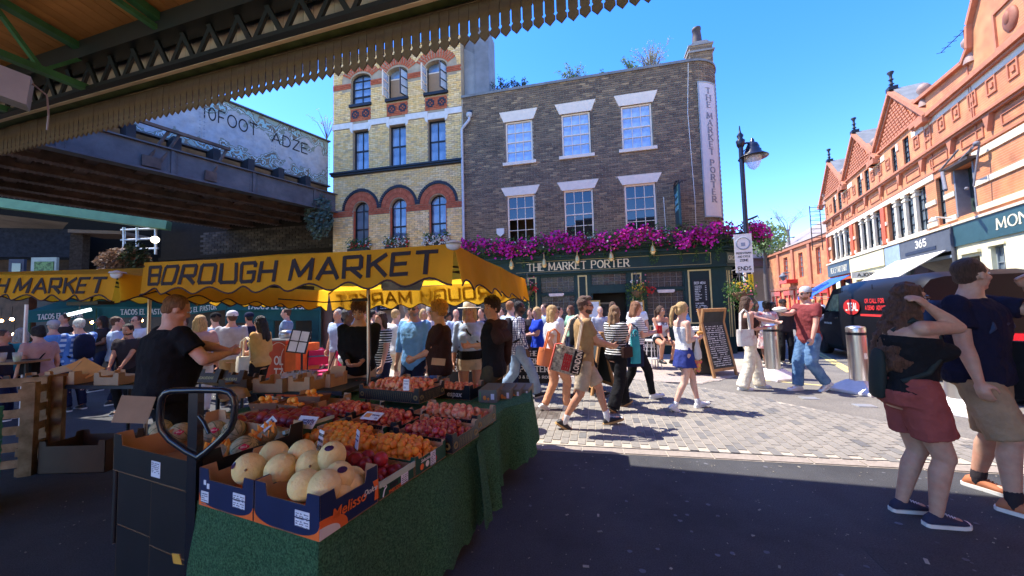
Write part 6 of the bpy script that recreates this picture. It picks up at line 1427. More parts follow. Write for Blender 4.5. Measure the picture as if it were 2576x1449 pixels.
# strawberries and clear tubs behind
for k,(u,v,Y,c_,lab)in enumerate(((905,945,4.3,(.7,.03,.02),'clear tub of strawberries left of the pole foot'),(1055,935,4.45,(.5,.03,.05),'clear punnet of cherries near the pole'),(1090,925,4.5,(.55,.04,.06),'clear tub of raspberries in the back row'),(1010,940,4.5,(.6,.2,.1),'clear punnet of small peaches in the back row'))):
 p=at(u,v,Y);o=empty('fruit_punnet',(p.x,Y,.70),.2,lab,'punnet','clear punnets in the back row');M().bb(-.1,.1,-.07,.07,.0,.10).build('tub',mat('clear_plastic',(.8,.8,.8),rough=.1,alpha=.35),o);q=M();rng=random.Random(k)
 for i in range(40):q.ball((rng.uniform(-.085,.085),rng.uniform(-.055,.055),rng.uniform(.02,.09)),.016,8,5)
 q.build('berries',mat('berry_%d'%k,c_,rough=.3,var=.3,scale=30),o,kind='stuff')
 M().bb(-.11,.11,-.08,.08,-.002,-.001+.0).build('tray',m_card,o)
# loose cardboard and cartons on the back tables
def flapbox(u,v,Y,w_,h,d_,rz,m_,lab,z=None,tilt=(0,0),txt=None,grp='cartons on the back tables',mi=None):
 p=at(u,v,Y);o=cbox('carton',lab,grp,0,w_,0,d_,0,h,m_,mi=mi,fl_=.05,fr=lambda a,b,c:V((p.x,Y,z if z is not None else p.z)),rz=rz-TRZ,tilt=tilt)
 if txt:ftext(txt,h*.4,m_goldp,o,(-w_*.42,-d_/2-.0015,h*.4),(pi/2,0,0))
 return o
bt=empty('trestle_table',(0,0,0),0,'dark trestle table behind the vendor carrying cartons','table')
def wtable(o,P,z,m_):
 M().slab(P,z-.04,z).build('table_top',m_,o)
 for x,y in P:M().tube([(x,y,0),(x,y,z-.04)],.02,n=6).build('leg',m_black,o)
m_dkt=mat('dark_table',(.03,.035,.04),rough=.6)
wtable(bt,[(-3.2,4.0),(-1.75,3.75),(-1.65,4.55),(-3.1,4.8)],.80,m_dkt)
bt2=empty('trestle_table',(0,0,0),0,'dark trestle table at the left with a cardboard heap on it','table');wtable(bt2,[(-5.4,4.3),(-3.75,4.1),(-3.6,4.9),(-5.3,5.1)],.84,m_dkt)
m_brn=mat('carton_brown',(.07,.04,.022),rough=.6);m_card2=mat('cardboard_grey',(.34,.24,.15),rough=.9)
flapbox(540,935,4.1,.26,.1,.2,-.15,m_brn,'brown carton with gold lettering behind the vendor, left one',txt='GAUDEAS',z=.84,tilt=(-.35,0))
flapbox(598,945,4.1,.26,.1,.2,-.15,m_brn,'brown carton with gold lettering, right one',txt='GAUDEAS',z=.82,tilt=(-.35,0))
flapbox(610,960,3.95,.32,.08,.25,-.1,m_brn,'low dark carton at the front of the vendor table',z=.803)
flapbox(700,958,3.9,.34,.09,.28,-.15,m_card2,'grey brown printed carton in the middle of the vendor table',z=.803)
flapbox(775,955,3.9,.26,.1,.26,-.2,m_card,'plain carton with a white label at the right of the vendor table',z=.803)
flapbox(830,950,4.1,.25,.13,.25,-.3,m_card,'tall open carton beside the strawberries',z=.76)
for k,(u,v,Y)in enumerate(((735,938,4.1),(755,935,4.2),(775,938,4.15))):
 p=at(u,v,Y);o=empty('fruit_punnet',(p.x,Y,.9),.1,'stacked clear punnet of dark berries on the grey carton','punnet','punnets of dark berries');M().bb(-.09,.09,-.06,.06,0,.05).build('tub',mat('clear_plastic',(1,1,1)),o);q=M();rng=random.Random(k)
 for i in range(26):q.ball((rng.uniform(-.07,.07),rng.uniform(-.045,.045),rng.uniform(.015,.045)),.013,6,4)
 q.build('berries',mat('dark_berry',(.06,.01,.03),rough=.3),o,kind='stuff')
def sheet(u,v,Y,w_,h_,rot,m_,lab):p=at(u,v,Y);q=M();q.box((0,0,0),(w_,.006,h_));tag(q.build('cardboard_sheet',m_,None,p,rot),lab,'cardboard','loose cardboard on the stall')
sheet(850,940,4.15,.17,.17,(-.2,0,-.1),m_card,'upright tan cardboard flap beside the berries')
sheet(1103,910,4.3,.16,.08,(-.3,.1,0),m_card,'small tan card standing between the customers')
sheet(338,1030,2.9,.22,.2,(-.25,.15,.3),m_card2,'grey cardboard flap standing left of the black melon box')
sheet(155,930,4.5,.36,.16,(-.9,-.25,.1),m_card,'large tan cardboard lid on the left heap');sheet(215,925,4.5,.45,.18,(-1.0,.3,-.3),mat('orange_card',(.62,.28,.08)),'orange brown cardboard flap on the left heap');sheet(290,945,4.4,.4,.1,(-.7,.2,.1),m_card,'bent cardboard strip on the left heap')
flapbox(190,955,4.45,.4,.1,.3,-.1,m_card,'open carton with orange fruit on the left table',z=.845);flapbox(300,958,4.3,.34,.09,.25,-.15,m_card2,'low carton at the right end of the left table',z=.845)
flapbox(80,945,4.4,.34,.07,.25,0,m_brn,'dark carton of plums at the far left of the table',z=.845)
# vendor bags, paper bags
q=M();rng=random.Random(8);c=at(590,975,3.6)
q.rings([[V((c.x+.13*cos(2*pi*k/14)*(1+rng.uniform(-.2,.2))*s_,3.6+.08*sin(2*pi*k/14)*s_,.80+z))for k in range(14)]for z,s_ in((0,1),(.04,1.1),(.08,.8),(.1,.3))]);tag(q.build('paper_bags',mat('paper_bag',(.36,.23,.13),rough=.9,bump=.5,bscale=20)),'crumpled brown paper bags lying beside the vendor','bag')
# timber pallets, green crate
pl=empty('pallet',(-5.72,4.0,0),R(20),'upright timber pallet stack at the left edge','pallet','upright pallets');m_pal=mat('pallet_wood',(.26,.14,.055),rough=.85,var=.3,scale=8,c2=(.3,.18,.09),c2scale=4)
for z in(.04,.22,.40,.58,.76,.92):M().bb(-.6,.5,-.02,0,z-.045,z+.045).build('slat',m_pal,pl)
for x in(-.55,-.05,.42):
 M().bb(x,x+.08,0,.1,0,.97).build('bearer',m_pal,pl)
pl2=empty('pallet',(-5.2,4.05,0),R(-65),'timber pallet standing edge on beside the dark trestle','pallet','upright pallets')
for z in(.05,.25,.45,.65,.85):M().bb(-.25,.25,-.02,0,z-.04,z+.04).build('slat',m_pal,pl2)
for x in(-.25,.17):M().bb(x,x+.08,0,.1,0,.95).build('bearer',m_pal,pl2)
gc=empty('green_crate',(-4.62,2.98,0),R(15),'stack of green plastic crates at the left edge','crate');m_gc=mat('crate_green',(.0,.22,.13),rough=.4)
for k in range(3):
 q=M();z=k*.29;q.bb(-.35,.22,-.25,.2,z,z+.02)
 for y in(-.25,.2):
  for zz in(0,.09,.18,.25):q.bb(-.35,.22,y-.012,y+.012,z+zz,z+zz+.028)
  for xx in range(9):q.bb(-.35+xx*.0685,-.33+xx*.0685,y-.01,y+.01,z,z+.27)
 for x in(-.35,.22):
  for zz in(0,.09,.18,.25):q.bb(x-.012,x+.012,-.25,.2,z+zz,z+zz+.028)
  for xx in range(7):q.bb(x-.01,x+.01,-.25+xx*.07,-.235+xx*.07,z,z+.27)
 q.build('crate',m_gc,gc)
# dark leaning board and low boxes under the tables, yellow carton at the bottom edge
q=M();bar(q,(-3.7,3.75,0),(-3.5,4.0,.8),.05,.02);tag(q.build('board',mat('dark_board',(.05,.05,.06))),'thin dark board leaning under the left trestle table','board')
flapbox(235,1130,4.1,.7,.28,.4,0,m_brn,'dark cardboard box on the ground under the left trestle',z=0.0,grp=None,mi=m_brn)
q=empty('low_crate',G(560,1440,.22).xy.to_3d(),0,'dark crate standing on the ground under the yellow carton','crate',rot=(0,0,TRZ));M().bb(-.2,.2,-.13,.13,0,.22).build('body',m_blk,q)
yb_o=cbox('carton','crushed yellow carton at the bottom edge of the picture',None,-.17,.17,-.12,.12,.225,.12,mat('yellow_card',(.72,.38,.05),rough=.6,var=.3,scale=6),mi=m_card,fl_=.05,tilt=(.1,-.15),fr=lambda a,b,c:G(560,1440,.22).xy.to_3d()+V((0,0,c)))
# hand trolley
ht=empty('hand_trolley',(-1.66,1.88,0),R(0),'black hand trolley with a rounded loop handle in front of the melons','trolley');m_tr=mat('trolley_black',(.012,.014,.02),rough=.25,coat=.4)
def lp_(u,v):p=at(u,v,1.85);return V((p.x+1.66,p.y-1.88,p.z))
path=[(500,1150),(470,1135),(428,1106),(408,1082),(402,1060),(404,1020),(408,1000),(418,988),(435,983),(500,981),(560,982),(578,987),(588,1000),(591,1018),(588,1055),(580,1078),(556,1104),(520,1136),(500,1150)]
M().tube([lp_(*p)for p in path],.016,n=12).build('handle',m_tr,ht)
a=lp_(486,985);q=M();q.bb(a.x-.023,a.x+.023,a.y-.0,a.y+.04,0.05,a.z);q.build('post',m_tr,ht);q=M();q.bb(a.x-.25,a.x+.25,a.y-.25,a.y,.01,.03);q.build('toe_plate',m_tr,ht)
q=M();q.tube([lp_(505,1045)+V((0,-.01,0)),lp_(522,1060)+V((0,-.02,0)),lp_(538,1085)+V((0,-.03,0))],.009,n=8);q.build('lever',m_tr,ht)
for s_ in(-1,1):q=M();q.X=Matrix.Translation((a.x+s_*.22,a.y+.08,.11))@Matrix.Rotation(pi/2,4,'Y');q.lathe([(.04,-.025),(.1,-.025),(.11,0),(.1,.025),(.04,.025)],n=18);q.build('wheel',m_black,ht)
# ================================================================ flowers and street furniture
rngf=random.Random(21)
fs=empty('flower_trough',(*PUB,0),frame_rz(102.6),'long trough of magenta petunias trailing over the green pub fascia','flowers')
M().bb(.1,GW+.1,-.62,-.3,3.58,3.78).build('trough',m_black,fs)
def petunias(nm,x0,x1,n,yf,zf,mt,seed,size=.04,y0=-.46,par=fs):
 rng=random.Random(seed);o=M()
 for i in range(n):
  x=rng.uniform(x0,x1);cl=sin(x*5.3+seed)*.5+.5;
  if rng.random()>.12+.9*(sin(x*3.1+seed*2)*.3+sin(x*7.7+seed)*.25+.5):continue
  z=3.86+rng.gauss(0,.11)+.1*sin(x*2.3)+.06*sin(x*9.1)-(rng.random()**3)*.3;y=y0-rng.uniform(.0,.32)-(3.9-z)*.1
  a=V((rng.gauss(0,.5),-1,rng.gauss(.35,.5))).normalized();b=a.orthogonal().normalized();c=a.cross(b);s_=size*rng.uniform(.7,1.25);k=5
  rim=[V((x,y,z))+(b*cos(2*pi*j/(2*k))+c*sin(2*pi*j/(2*k)))*s_*(1 if j%2 else .82)+a*.012 for j in range(2*k)]
  o.add([V((x,y,z))-a*.012]+rim,[(0,1+j,1+(j+1)%(2*k))for j in range(2*k)])
 o.build(nm,mt,par,kind='stuff')
m_mag=mat('petunia_magenta',(.74,.03,.42),rough=.6,var=.25,scale=9,transl=.3);m_mag2=mat('petunia_crimson',(.30,.008,.07),rough=.6,var=.3,transl=.25);m_wht=mat('bloom_white',(.8,.78,.7),transl=.3);m_redb=mat('bloom_red',(.6,.03,.03),transl=.25);m_yelb=mat('bloom_yellow',(.85,.6,.05),transl=.3);m_pinkb=mat('bloom_pink',(.8,.25,.3),transl=.3)
petunias('blossoms',.1,GW+.2,3600,0,0,m_mag,1);petunias('blossoms',.1,GW+.2,1500,0,0,m_mag2,4);petunias('blossoms',1,GW,130,0,0,m_wht,6,.03);petunias('blossoms',2,GW,40,0,0,m_yelb,7,.03)
def leaves(nm,x0,x1,n,yc,ys,zc,zs,mt,par,seed,size=.045,tail=.0):
 rng=random.Random(seed);o=M()
 for i in range(n):
  p=V((rng.uniform(x0,x1),yc+rng.uniform(-ys,ys),zc+rng.gauss(0,zs)-tail*rng.random()**4));a=V((rng.gauss(0,1),rng.gauss(0,1),rng.gauss(0,1))).normalized();b=a.orthogonal().normalized();c=a.cross(b);s_=size*rng.uniform(.5,1.3)
  o.add([p-b*s_,p+c*s_*.5,p+b*s_,p-c*s_*.5],[(0,1,2,3)])
 return o.build(nm,mt,par,kind='stuff')
leaves('foliage',.1,GW+.2,5200,-.55,.2,3.78,.15,m_lfg,fs,3);leaves('foliage',.1,GW+.2,1500,-.5,.12,3.62,.1,m_lfd,fs,5)
tv=M();tl=M();rng=random.Random(12)
for x in(2.35,2.6,3.2,4.3,5.1,5.3,6.5,6.7,7.4,7.9,8.2,8.45,8.6):
 L_=rng.uniform(.35,.95);px,z=x,3.65
 pts=[(x,-.55,3.65)]
 for k in range(7):px+=rng.uniform(-.03,.03);z-=L_/7;pts.append((px,-.5+.04*sin(k),z));
 tv.tube(pts,.005,n=4)
 for p in pts:
  for k in range(9):
   q=V(p)+V((rng.gauss(0,.035),rng.gauss(0,.03),rng.gauss(0,.05)));a=V((rng.gauss(0,1),rng.gauss(0,1),rng.gauss(0,1))).normalized();b=a.orthogonal();c=a.cross(b);tl.add([q-b*.022,q+c*.015,q+b*.022,q-c*.015],[(0,1,2,3)])
tv.build('stem',m_lfd,fs);tl.build('trailing_leaves',m_lfg,fs,kind='stuff')
# end trough round the corner
fs2=empty('flower_trough',pubpt(GW+.1,-.1,0),frame_rz(102.6)+.62,'short trough of magenta petunias at the canted pub corner by the lamp post','flowers')
M().bb(0,1.1,-.5,-.25,3.58,3.78).build('trough',m_black,fs2);petunias('blossoms',0,1.25,620,0,0,m_mag,9,y0=-.35,par=fs2);petunias('blossoms',0,1.2,160,0,0,m_mag2,4,y0=-.35,par=fs2);leaves('foliage',0,1.3,900,-.45,.2,3.76,.16,m_lfg,fs2,5,tail=.5)
# window boxes of the yellow building
for x,lab,w_ in((cxs[0],'leafy window box with few red blooms under the left arched window',0),(cxs[1],'window box of white and red geraniums under the middle arched window',1),(cxs[2],'window box heaped with white blooms under the right arched window',2)):
 o=empty('window_box',(*PUB,0),frame_rz(102.0),lab,'flowers','window boxes on the yellow building');M().bb(x-.45,x+.45,-.25,-.05,3.98,4.14).build('trough',m_black,o)
 leaves('foliage',x-.5,x+.5,420,-.15,.15,4.32,.13,m_lfg,o,3+w_)
 rng=random.Random(w_+40);q=M();q2=M()
 for i in range((14,90,170)[w_]):q.ball((x+rng.uniform(-.55,.55),-.22+rng.uniform(-.1,.1),4.25+rng.gauss(0,.1)),.03,6,4)
 for i in range(22):q2.ball((x+rng.uniform(-.4,.5),-.22,4.25+rng.gauss(0,.09)),.035,6,4)
 q.build('blossoms',m_wht,o,kind='stuff');q2.build('blossoms',m_redb,o,kind='stuff')
def basket(p,lab,cols,sc=1.0):
 o=empty('hanging_basket',p,0,lab,'flowers','hanging baskets on the pub');q=M();q.lathe([(.03,-.22),(.11,-.17),(.17,-.08),(.2,0),(.19,0),(.1,-.1)],n=18);q.build('basket',mat('coir',(.20,.11,.06),rough=.95,bump=.6,bscale=30),o)
 q=M();[q.tube([(.19*cos(a),.19*sin(a),0),(0,0,.55)],.005,n=4)for a in(0,2.1,4.2)];q.tube([(0,0,.55),(0,.1,.6),(0,.3,.58)],.012,n=5);q.build('chain',m_lead,o)
 leafmass('foliage',(0,0,.1),(.34*sc,.3*sc,.24*sc),520,m_lfg,.045,parent=o,droop=.5)
 for mt,n,c in cols:
  rng=random.Random(n);q=M()
  for i in range(n):q.ball((c[0]+rng.gauss(0,.09),-.15+rng.gauss(0,.1),c[1]+rng.gauss(0,.08)),.026,6,4)
  q.build('blossoms',mt,o,kind='stuff')
basket(pubpt(2.45,-.55,2.22),'hanging basket with red geraniums at its right, nearest the umbrella',[(m_redb,34,(.25,.05)),(m_pinkb,6,(.1,.3)),(m_pinkb,4,(-.2,.15))])
basket(pubpt(6.02,-.55,2.08),'hanging basket with yellow leaves and red geraniums right of the pub door',[(m_redb,36,(.35,-.0)),(m_yelb,22,(0,.12)),(m_pinkb,6,(.12,.35)),(m_wht,4,(-.2,.3))],1.15)
basket(at(1862,735,9.4),'hanging basket with small pink blooms beside the lamp post',[(m_pinkb,14,(.1,.05)),(m_yelb,20,(-.05,.12))],1.25)
leafmass('climbing_plant',(0,0,0),(.01,.01,.01),1,m_lfg)
bpy.data.objects.remove(bpy.data.objects['climbing_plant'])
q=M();p=at(1835,690,10.8);q.tube([p,p+V((.3,-.1,.0)),p+V((.45,-.1,-.2))],.015,n=5);q.tube([p+V((0,0,-.3)),p+V((.1,0,-.1)),p+V((.4,-.1,-.02))],.012,n=5);tag(q.build('wall_bracket',m_black),'scrolled black iron basket bracket at the pub corner','bracket')

# lamp post with signs
LPp=G(1898,905);lpo=empty('lamp_post',(LPp.x,LPp.y,0),0,'tall black street lamp with a glass teardrop lantern beside the pub corner','lamp')
m_lpk=mat('lamp_black',(.012,.012,.02),rough=.3,coat=.3)
M().lathe([(.2,0),(.2,.12),(.15,.2),(.14,.9),(.17,.95),(.17,1.02),(.12,1.1),(.11,1.5),(.17,1.56),(.17,1.62),(.1,1.72),(.09,2.0),(.065,2.1),(.06,6.1)],n=20).build('column',m_lpk,lpo)
M().lathe([(.07,6.1),(.1,6.16),(.12,6.3),(.06,6.36),(.09,6.45),(.03,6.55),(.012,6.75)],n=14).build('finial',m_lpk,lpo)
lan=empty('lantern',(.3,-.06,0),parent=lpo);M().tube([(-.3,.06,6.18),(-.15,.03,6.22),(0,0,6.2)],.03).tube([(-.28,.05,5.95),(-.1,0,6.1)],.015).build('arm',m_lpk,lan)
M().lathe([(.02,6.35),(.05,6.3),(.06,6.22),(.13,6.18),(.17,6.08),(.18,6.0),(.21,5.98),(.22,5.9),(.37,5.79),(.38,5.77),(.18,5.81)],n=24).build('hood',m_lpk,lan);M().lathe([(.2,5.78),(.19,5.65),(.13,5.5),(.03,5.42),(.001,5.41)],n=18).build('glass_bowl',mat('bowl_glass',(.85,.9,.95),rough=.05,alpha=.5),lan)
zs=empty('zone_sign',(-.16,-.1,0),R(-18),parent=lpo);M().bb(-.24,.2,-.02,.0,2.45,3.55).build('plate',m_white,zs)
q=M();q.tube([(-.02+.17*cos(a*pi/8),-.024,3.28+.17*sin(a*pi/8))for a in range(17)],.018,n=5);q.bb(-.07,.03,-.026,-.02,3.2,3.3);q.build('pictogram',mat('sign_greyblue',(.3,.34,.38)),zs)
t=M()
for i,(s_,h_,w_)in enumerate((('PEDESTRIAN',.05,.36),('AND CYCLE',.05,.3),('ZONE',.06,.2),('ENDS',.1,.32))):tt=text_mesh(s_,h_,w=w_,tv=.18,fn=lambda x,y,z,i=i,w_=w_:(-.02-w_/2+x,-.021+y,(2.98,2.88,2.77,2.52)[i]+z));t.add(tt.v,tt.f)
t.build('lettering',m_ink,zs)
yt=M();yt.bb(-.07,.07,-.075,-.065,1.95,2.4);yl=yt.build('number_tag',mat('tag_yellow',(.85,.6,.02)),lpo)
t=text_mesh('115402',.055,vertical=True,tv=.2,fn=lambda x,y,z:(x,-.076+y,2.32+z));t.build('lettering',m_ink,yl)
# bollards
m_ss=mat('stainless',(.62,.58,.53),metal=.9,rough=.3,var=.1,scale=3)
m_gal=mat('bollard_base',(.75,.70,.68),metal=.3,rough=.45)
def bollard(p,lab,tilt=0):
 o=empty('bollard',(p.x,p.y,0),.3,lab,'bollard','stainless steel bollards across the street');M().lathe([(.46,0),(.47,.02),(.46,.05),(.2,.2),(.16,.21)],n=4,smooth=False,sq=True).build('base',m_gal,o)
 M().lathe([(.135,.2),(.135,.98)],n=28).lathe([(.137,1.03),(.137,1.1),(.125,1.125),(.06,1.14),(.002,1.142)],n=28).build('post',m_ss,o);M().lathe([(.132,.98),(.132,1.03)],n=28).build('black_band',m_black,o)
 return o
b1=bollard(V((5.42,7.75,0)),'steel bollard nearest the lamp post, left of the man in maroon');b2=bollard(V((6.0,6.45,0)),'steel bollard with two stickers standing in the middle of the street');b3=bollard(V((6.15,5.15,0)),'steel bollard mostly hidden behind the couple on the right')
q=M();n=14;q.lathe([(.1362,.62),(.1362,.72)],n=40);
for b,a0,z0,w_,h_,mt in((b2,-2.0,.58,.5,.1,m_white),(b2,-1.35,.8,.35,.14,mat('sticker_blue',(.2,.3,.5))),(b1,-2.0,.82,.3,.07,m_white)):
 q=M();q.rings([[(.1365*cos(a0+w_*k/6),.1365*sin(a0+w_*k/6),z)for k in range(7)]for z in(z0,z0+h_)],closed=False);q.build('sticker',mt,b)
# A-boards and banners
m_wood=mat('oak_frame',(.42,.22,.09),rough=.6,var=.2,scale=6);m_chk=mat('chalkboard',(.035,.04,.042),rough=.7,var=.3,scale=3)
def aboard(p,rz,h,w_,lab,text=None,dark=False,front=True):
 o=empty('sandwich_board',(p.x,p.y,0),rz,lab,'sign','pub pavement boards');a=.16
 for s_ in(-1,1):
  rm=Matrix.Rotation(s_*-a,4,'X');q=M();q.X=Matrix.Translation((0,s_*.24,0))@Matrix.Rotation(s_*.2,4,'X')
  q.bb(-w_/2,-w_/2+.06,-.02,.02,0,h);q.bb(w_/2-.06,w_/2,-.02,.02,0,h);q.bb(-w_/2+.06,w_/2-.06,-.02,.02,h-.07,h);q.bb(-w_/2+.06,w_/2-.06,-.02,.02,.14,.2);f_=q.build('frame',m_wood,o)
  q=M();q.X=Matrix.Translation((0,s_*.24,0))@Matrix.Rotation(s_*.2,4,'X');q.bb(-w_/2+.06,w_/2-.06,-.01,.01,.2,h-.07);q.build('board',m_chk,f_)
  if s_<0 and front:
   q=M();q.X=Matrix.Translation((0,s_*.24,0))@Matrix.Rotation(s_*.2,4,'X');script_lines(q,-w_*.36,w_*.36,h-.42,20,.028,y=-.011,rng=random.Random(5),dens=.85);q.build('lettering',mat('chalk',(1,1,1)),f_)
   q=M();q.X=Matrix.Translation((0,s_*.24,0))@Matrix.Rotation(s_*.2,4,'X');q.bb(-.02,.14,-.014,-.0105,h-.27,h-.1);q.build('red_emblem',mat('emblem_red',(.6,.03,.03)),f_)
 return o
p=G(1800,945);aboard(p,R(26),1.52,.80,'large oak framed chalk menu board standing open beside the cream trousers woman')
p=G(1500,985);aboard(V((p.x,6.95,0)),R(-75),1.15,.6,'narrow oak pavement board seen edge on behind the striped tops',front=False)
def banner(u,Y,w_,z0,z1,rz,lines,lab,scale=1):
 p=at(u,880,Y);o=empty('banner_screen',(p.x,Y,0),rz,lab,'banner','black cafe barrier banners');M().bb(-w_/2,w_/2,-.01,.01,z0,z1).build('fabric',mat('banner_black',(.02,.02,.022),rough=.8),o)
 M().tube([(-w_/2,0,0),(-w_/2,0,z1+.03)],.018,n=6).tube([(w_/2,0,0),(w_/2,0,z1+.03)],.018,n=6).build('post',m_gal,o);t=M()
 for(s_,x,z,h_,wd)in lines:tt=text_mesh(s_,h_,w=wd,tv=.26,th=.13,serif=h_>.06,fn=lambda a,b,c,x=x,z=z:(x+a,-.011+b,z+c));t.add(tt.v,tt.f)
 t.build('lettering',m_white,o)
banner(1340,7.3,.92,.12,.82,R(-10),[('THE',-.12,.66,.09,.2),('MARKET',-.26,.5,.105,.56),('PORTER',-.26,.35,.105,.56),('PUB & DINING ROOM',-.4,.22,.05,.8)],'black pub barrier banner with white lettering behind the peach trousers')
banner(1150,7.6,.8,.12,.82,R(-10),[('THE',-.1,.66,.08,.2),('MARKET',-.28,.5,.1,.56),('PORTER',-.28,.35,.1,.56)],'black pub barrier banner behind the woman in the white hat')
banner(1625,9.5,.55,.25,.95,R(-12),[('THE',-.1,.8,.07,.2),('MARKET',-.2,.66,.08,.42),('PORTER',-.2,.52,.08,.42),('PUB & DINING ROOM',-.23,.42,.03,.46)],'small pub barrier banner left of the seated woman')
p=at(1475,900,7.2);q=M();q.lathe([(.2,0),(.24,.3),(.24,.7),(.2,1.0),(.22,1.02),(.22,1.05),(.001,1.05)],(0,0,0),n=24);o=q.build('barrel_table',m_blk,None,(p.x,7.3,0));tag(o,'round black barrel table with white lettering behind the tan man','table')
t=text_mesh('GUINNESS',.08,w=.42,tv=.24,th=.14,serif=True,fn=lambda x,y,z:((.245-y)*sin((x-.12)/.245),-(.245-y)*cos((x-.12)/.245),.42+z));t.build('lettering',m_white,o)
# barrel bar table with bread, stool
p=at(1748,880,8.6);o=empty('bar_table',(p.x,8.6,0),R(-13),'dark square bar table with a white cloth behind the girl with the ponytail','table');M().bb(-.3,.3,-.3,.3,0,.98).build('body',m_blk,o);M().bb(-.34,.34,-.34,.34,.98,1.02).build('table_top',m_white,o)
q=M();rng=random.Random(3)
for i in range(9):q.ball((rng.uniform(-.2,.25),-.2,1.06),(.05,.04,.03),8,6)
tag(q.build('paper_napkins',m_white,None,(p.x,8.6,0)),'crumpled white napkins on the square bar table','napkins')
p=G(1645,929);st=empty('bar_stool',(p.x,p.y,0),.2,'pale metal bar stool under the seated woman','stool');M().lathe([(.001,.70),(.17,.70),(.18,.72),(.17,.74),(.001,.74)],n=20).build('seat',m_gal,st)
for k in range(4):a=pi/4+k*pi/2;M().tube([(.12*cos(a),.12*sin(a),.7),(.2*cos(a),.2*sin(a),0)],.014,n=6).build('leg',m_gal,st)
q=M();q.lathe([(.17,.26),(.185,.26),(.185,.28),(.17,.28)],n=16);q.build('foot_ring',m_gal,st)
p=at(1714,810,11.2);q=M();q.bb(-.1,.1,-.06,.06,0,.28);q.tube([(-.05,0,.28),(-.04,0,.38),(.04,0,.38),(.05,0,.28)],.006,n=4)
q2=at(1722,805,10.9)

# delivery van
m_van=mat('van_black',(.006,.006,.009),rough=.45,coat=.05,var=.0,spec=.25)
VF,VR_=V((10.75,11.9)),V((8.72,6.75));vd=(VR_-VF).normalized();vaz=math.degrees(math.atan2(vd.x,vd.y));vo=empty('delivery_van',(VF.x,VF.y,0),frame_rz(vaz),'black delivery van with red lettering parked behind the couple','van')
# local x runs from nose to tail, local -y faces the camera side (street); check the side
_vy=V((-vd.y,vd.x));VS=1 if _vy.x<0 else -1          # sign of the visible side
VL=(VR_-VF).length;
def vring(x,zt,zb,hw,ti):      # cross section
 return[(x,-hw*.93,zb),(x,-hw,zb+.18),(x,-hw,zb+.75),(x,-hw+ti*.35,zt-.28),(x,-hw+ti+.10,zt-.05),(x,-hw+ti+.3,zt),(x,hw-ti-.3,zt),(x,hw-ti-.10,zt-.05),(x,hw-ti*.35,zt-.28),(x,hw,zb+.75),(x,hw,zb+.18),(x,hw*.93,zb)]
q=M();q.rings([vring(*a)for a in((0.0,.80,.32,.72,.10),(.06,.95,.25,.84,.08),(.35,1.10,.22,.93,.06),(.95,1.26,.22,.96,.05),(1.15,1.36,.22,.97,.08),(1.75,1.95,.22,.97,.12),(1.95,2.04,.22,.97,.12),(2.6,2.10,.22,.97,.12),(VL-.2,2.10,.22,.97,.12),(VL,2.0,.25,.95,.12))]);q.build('body',m_van,vo)
s_=VS;q=M();
def side(pts,m_,nm,off=.006,par=vo):q=M();P=[(x,s_*(.97+off-max(0,(z-.97))/.85*.05 if True else 0),z)for x,z in pts];P2_=[(x,y-s_*.01,z)for x,y,z in P];n=len(P);q.add(P+P2_,[tuple(range(n)),tuple(range(2*n-1,n-1,-1))]+[(i,n+i,n+(i+1)%n,(i+1)%n)for i in range(n)]);return q.build(nm,m_,par)
dr_=side([(1.22,.35),(2.35,.35),(2.35,1.95),(1.85,1.9),(1.25,1.3)],m_van,'door',off=.008)
side([(1.42,1.3),(2.2,1.3),(2.2,1.78),(1.9,1.76)],mat('van_glass',(.10,.16,.12),rough=.05,coat=1,c2=(.45,.55,.3),c2scale=1.5),'window',off=.016,par=dr_)
side([(2.0,1.1),(2.2,1.1),(2.2,1.14),(2.0,1.14)],mat('chrome',(.5,.5,.5),metal=1,rough=.2),'handle',off=.02,par=dr_)
for xx in(2.4,3.9):side([(xx,.4),(xx+.012,.4),(xx+.012,1.95),(xx,1.95)],mat('gap_dark',(.001,.001,.001),rough=1),'door_gap',off=.004)
q=M();q.rings([[(3.0+.42*cos(2*pi*k/24),s_*.972,1.42+.2*sin(2*pi*k/24))for k in range(24)],[(3.0+.42*cos(2*pi*k/24),s_*.982,1.42+.2*sin(2*pi*k/24))for k in range(24)]]);q.build('red_badge',mat('badge_red',(.5,.02,.02)),vo)
def vtext(txt,h_,w_,x,z,m_):
 tm=text_mesh(txt,h_,w=w_,tv=.24);q=M();q.add([(x+a,s_*(.984-b*.5),z+c)for a,b,c in tm.v],[f if s_<0 else f[::-1]for f in tm.f]);return q.build('lettering',m_,vo)
vtext('_TEAL',.17,.62,2.72,1.34,m_white);vtext('OR CALL FOR',.09,.8,3.7,1.52,mat('letter_red',(.65,.03,.03)));vtext('A DEMO  ADVICE',.09,.85,3.7,1.36,mat('letter_red',(0,0,0)));vtext('WWW.VANHIRE.COM',.045,.55,1.25,.93,m_white)if False else vtext('WWW.TEAL.COM',.045,.5,1.3,.93,m_white)
side([(3.4,1.2),(4.9,1.2),(4.9,1.25),(3.4,1.25)],mat('letter_red',(0,0,0)),'stripe')
for x in(.95,VL-.95):
 for yy in(-.86,.86):
  w_=empty('wheel',(x,yy,.32),0,parent=vo);q=M();q.X=Matrix.Rotation(pi/2,4,'X');q.lathe([(.18,-.11),(.3,-.11),(.33,-.08),(.33,.08),(.3,.11),(.18,.11)],n=24);q.build('tyre',m_black,w_);q=M();q.X=Matrix.Rotation(pi/2,4,'X');q.lathe([(.001,-.09),(.19,-.1),(.19,.1),(.001,.09)],n=16);q.build('rim',mat('rim_grey',(.2,.2,.21),metal=.7,rough=.4),w_)
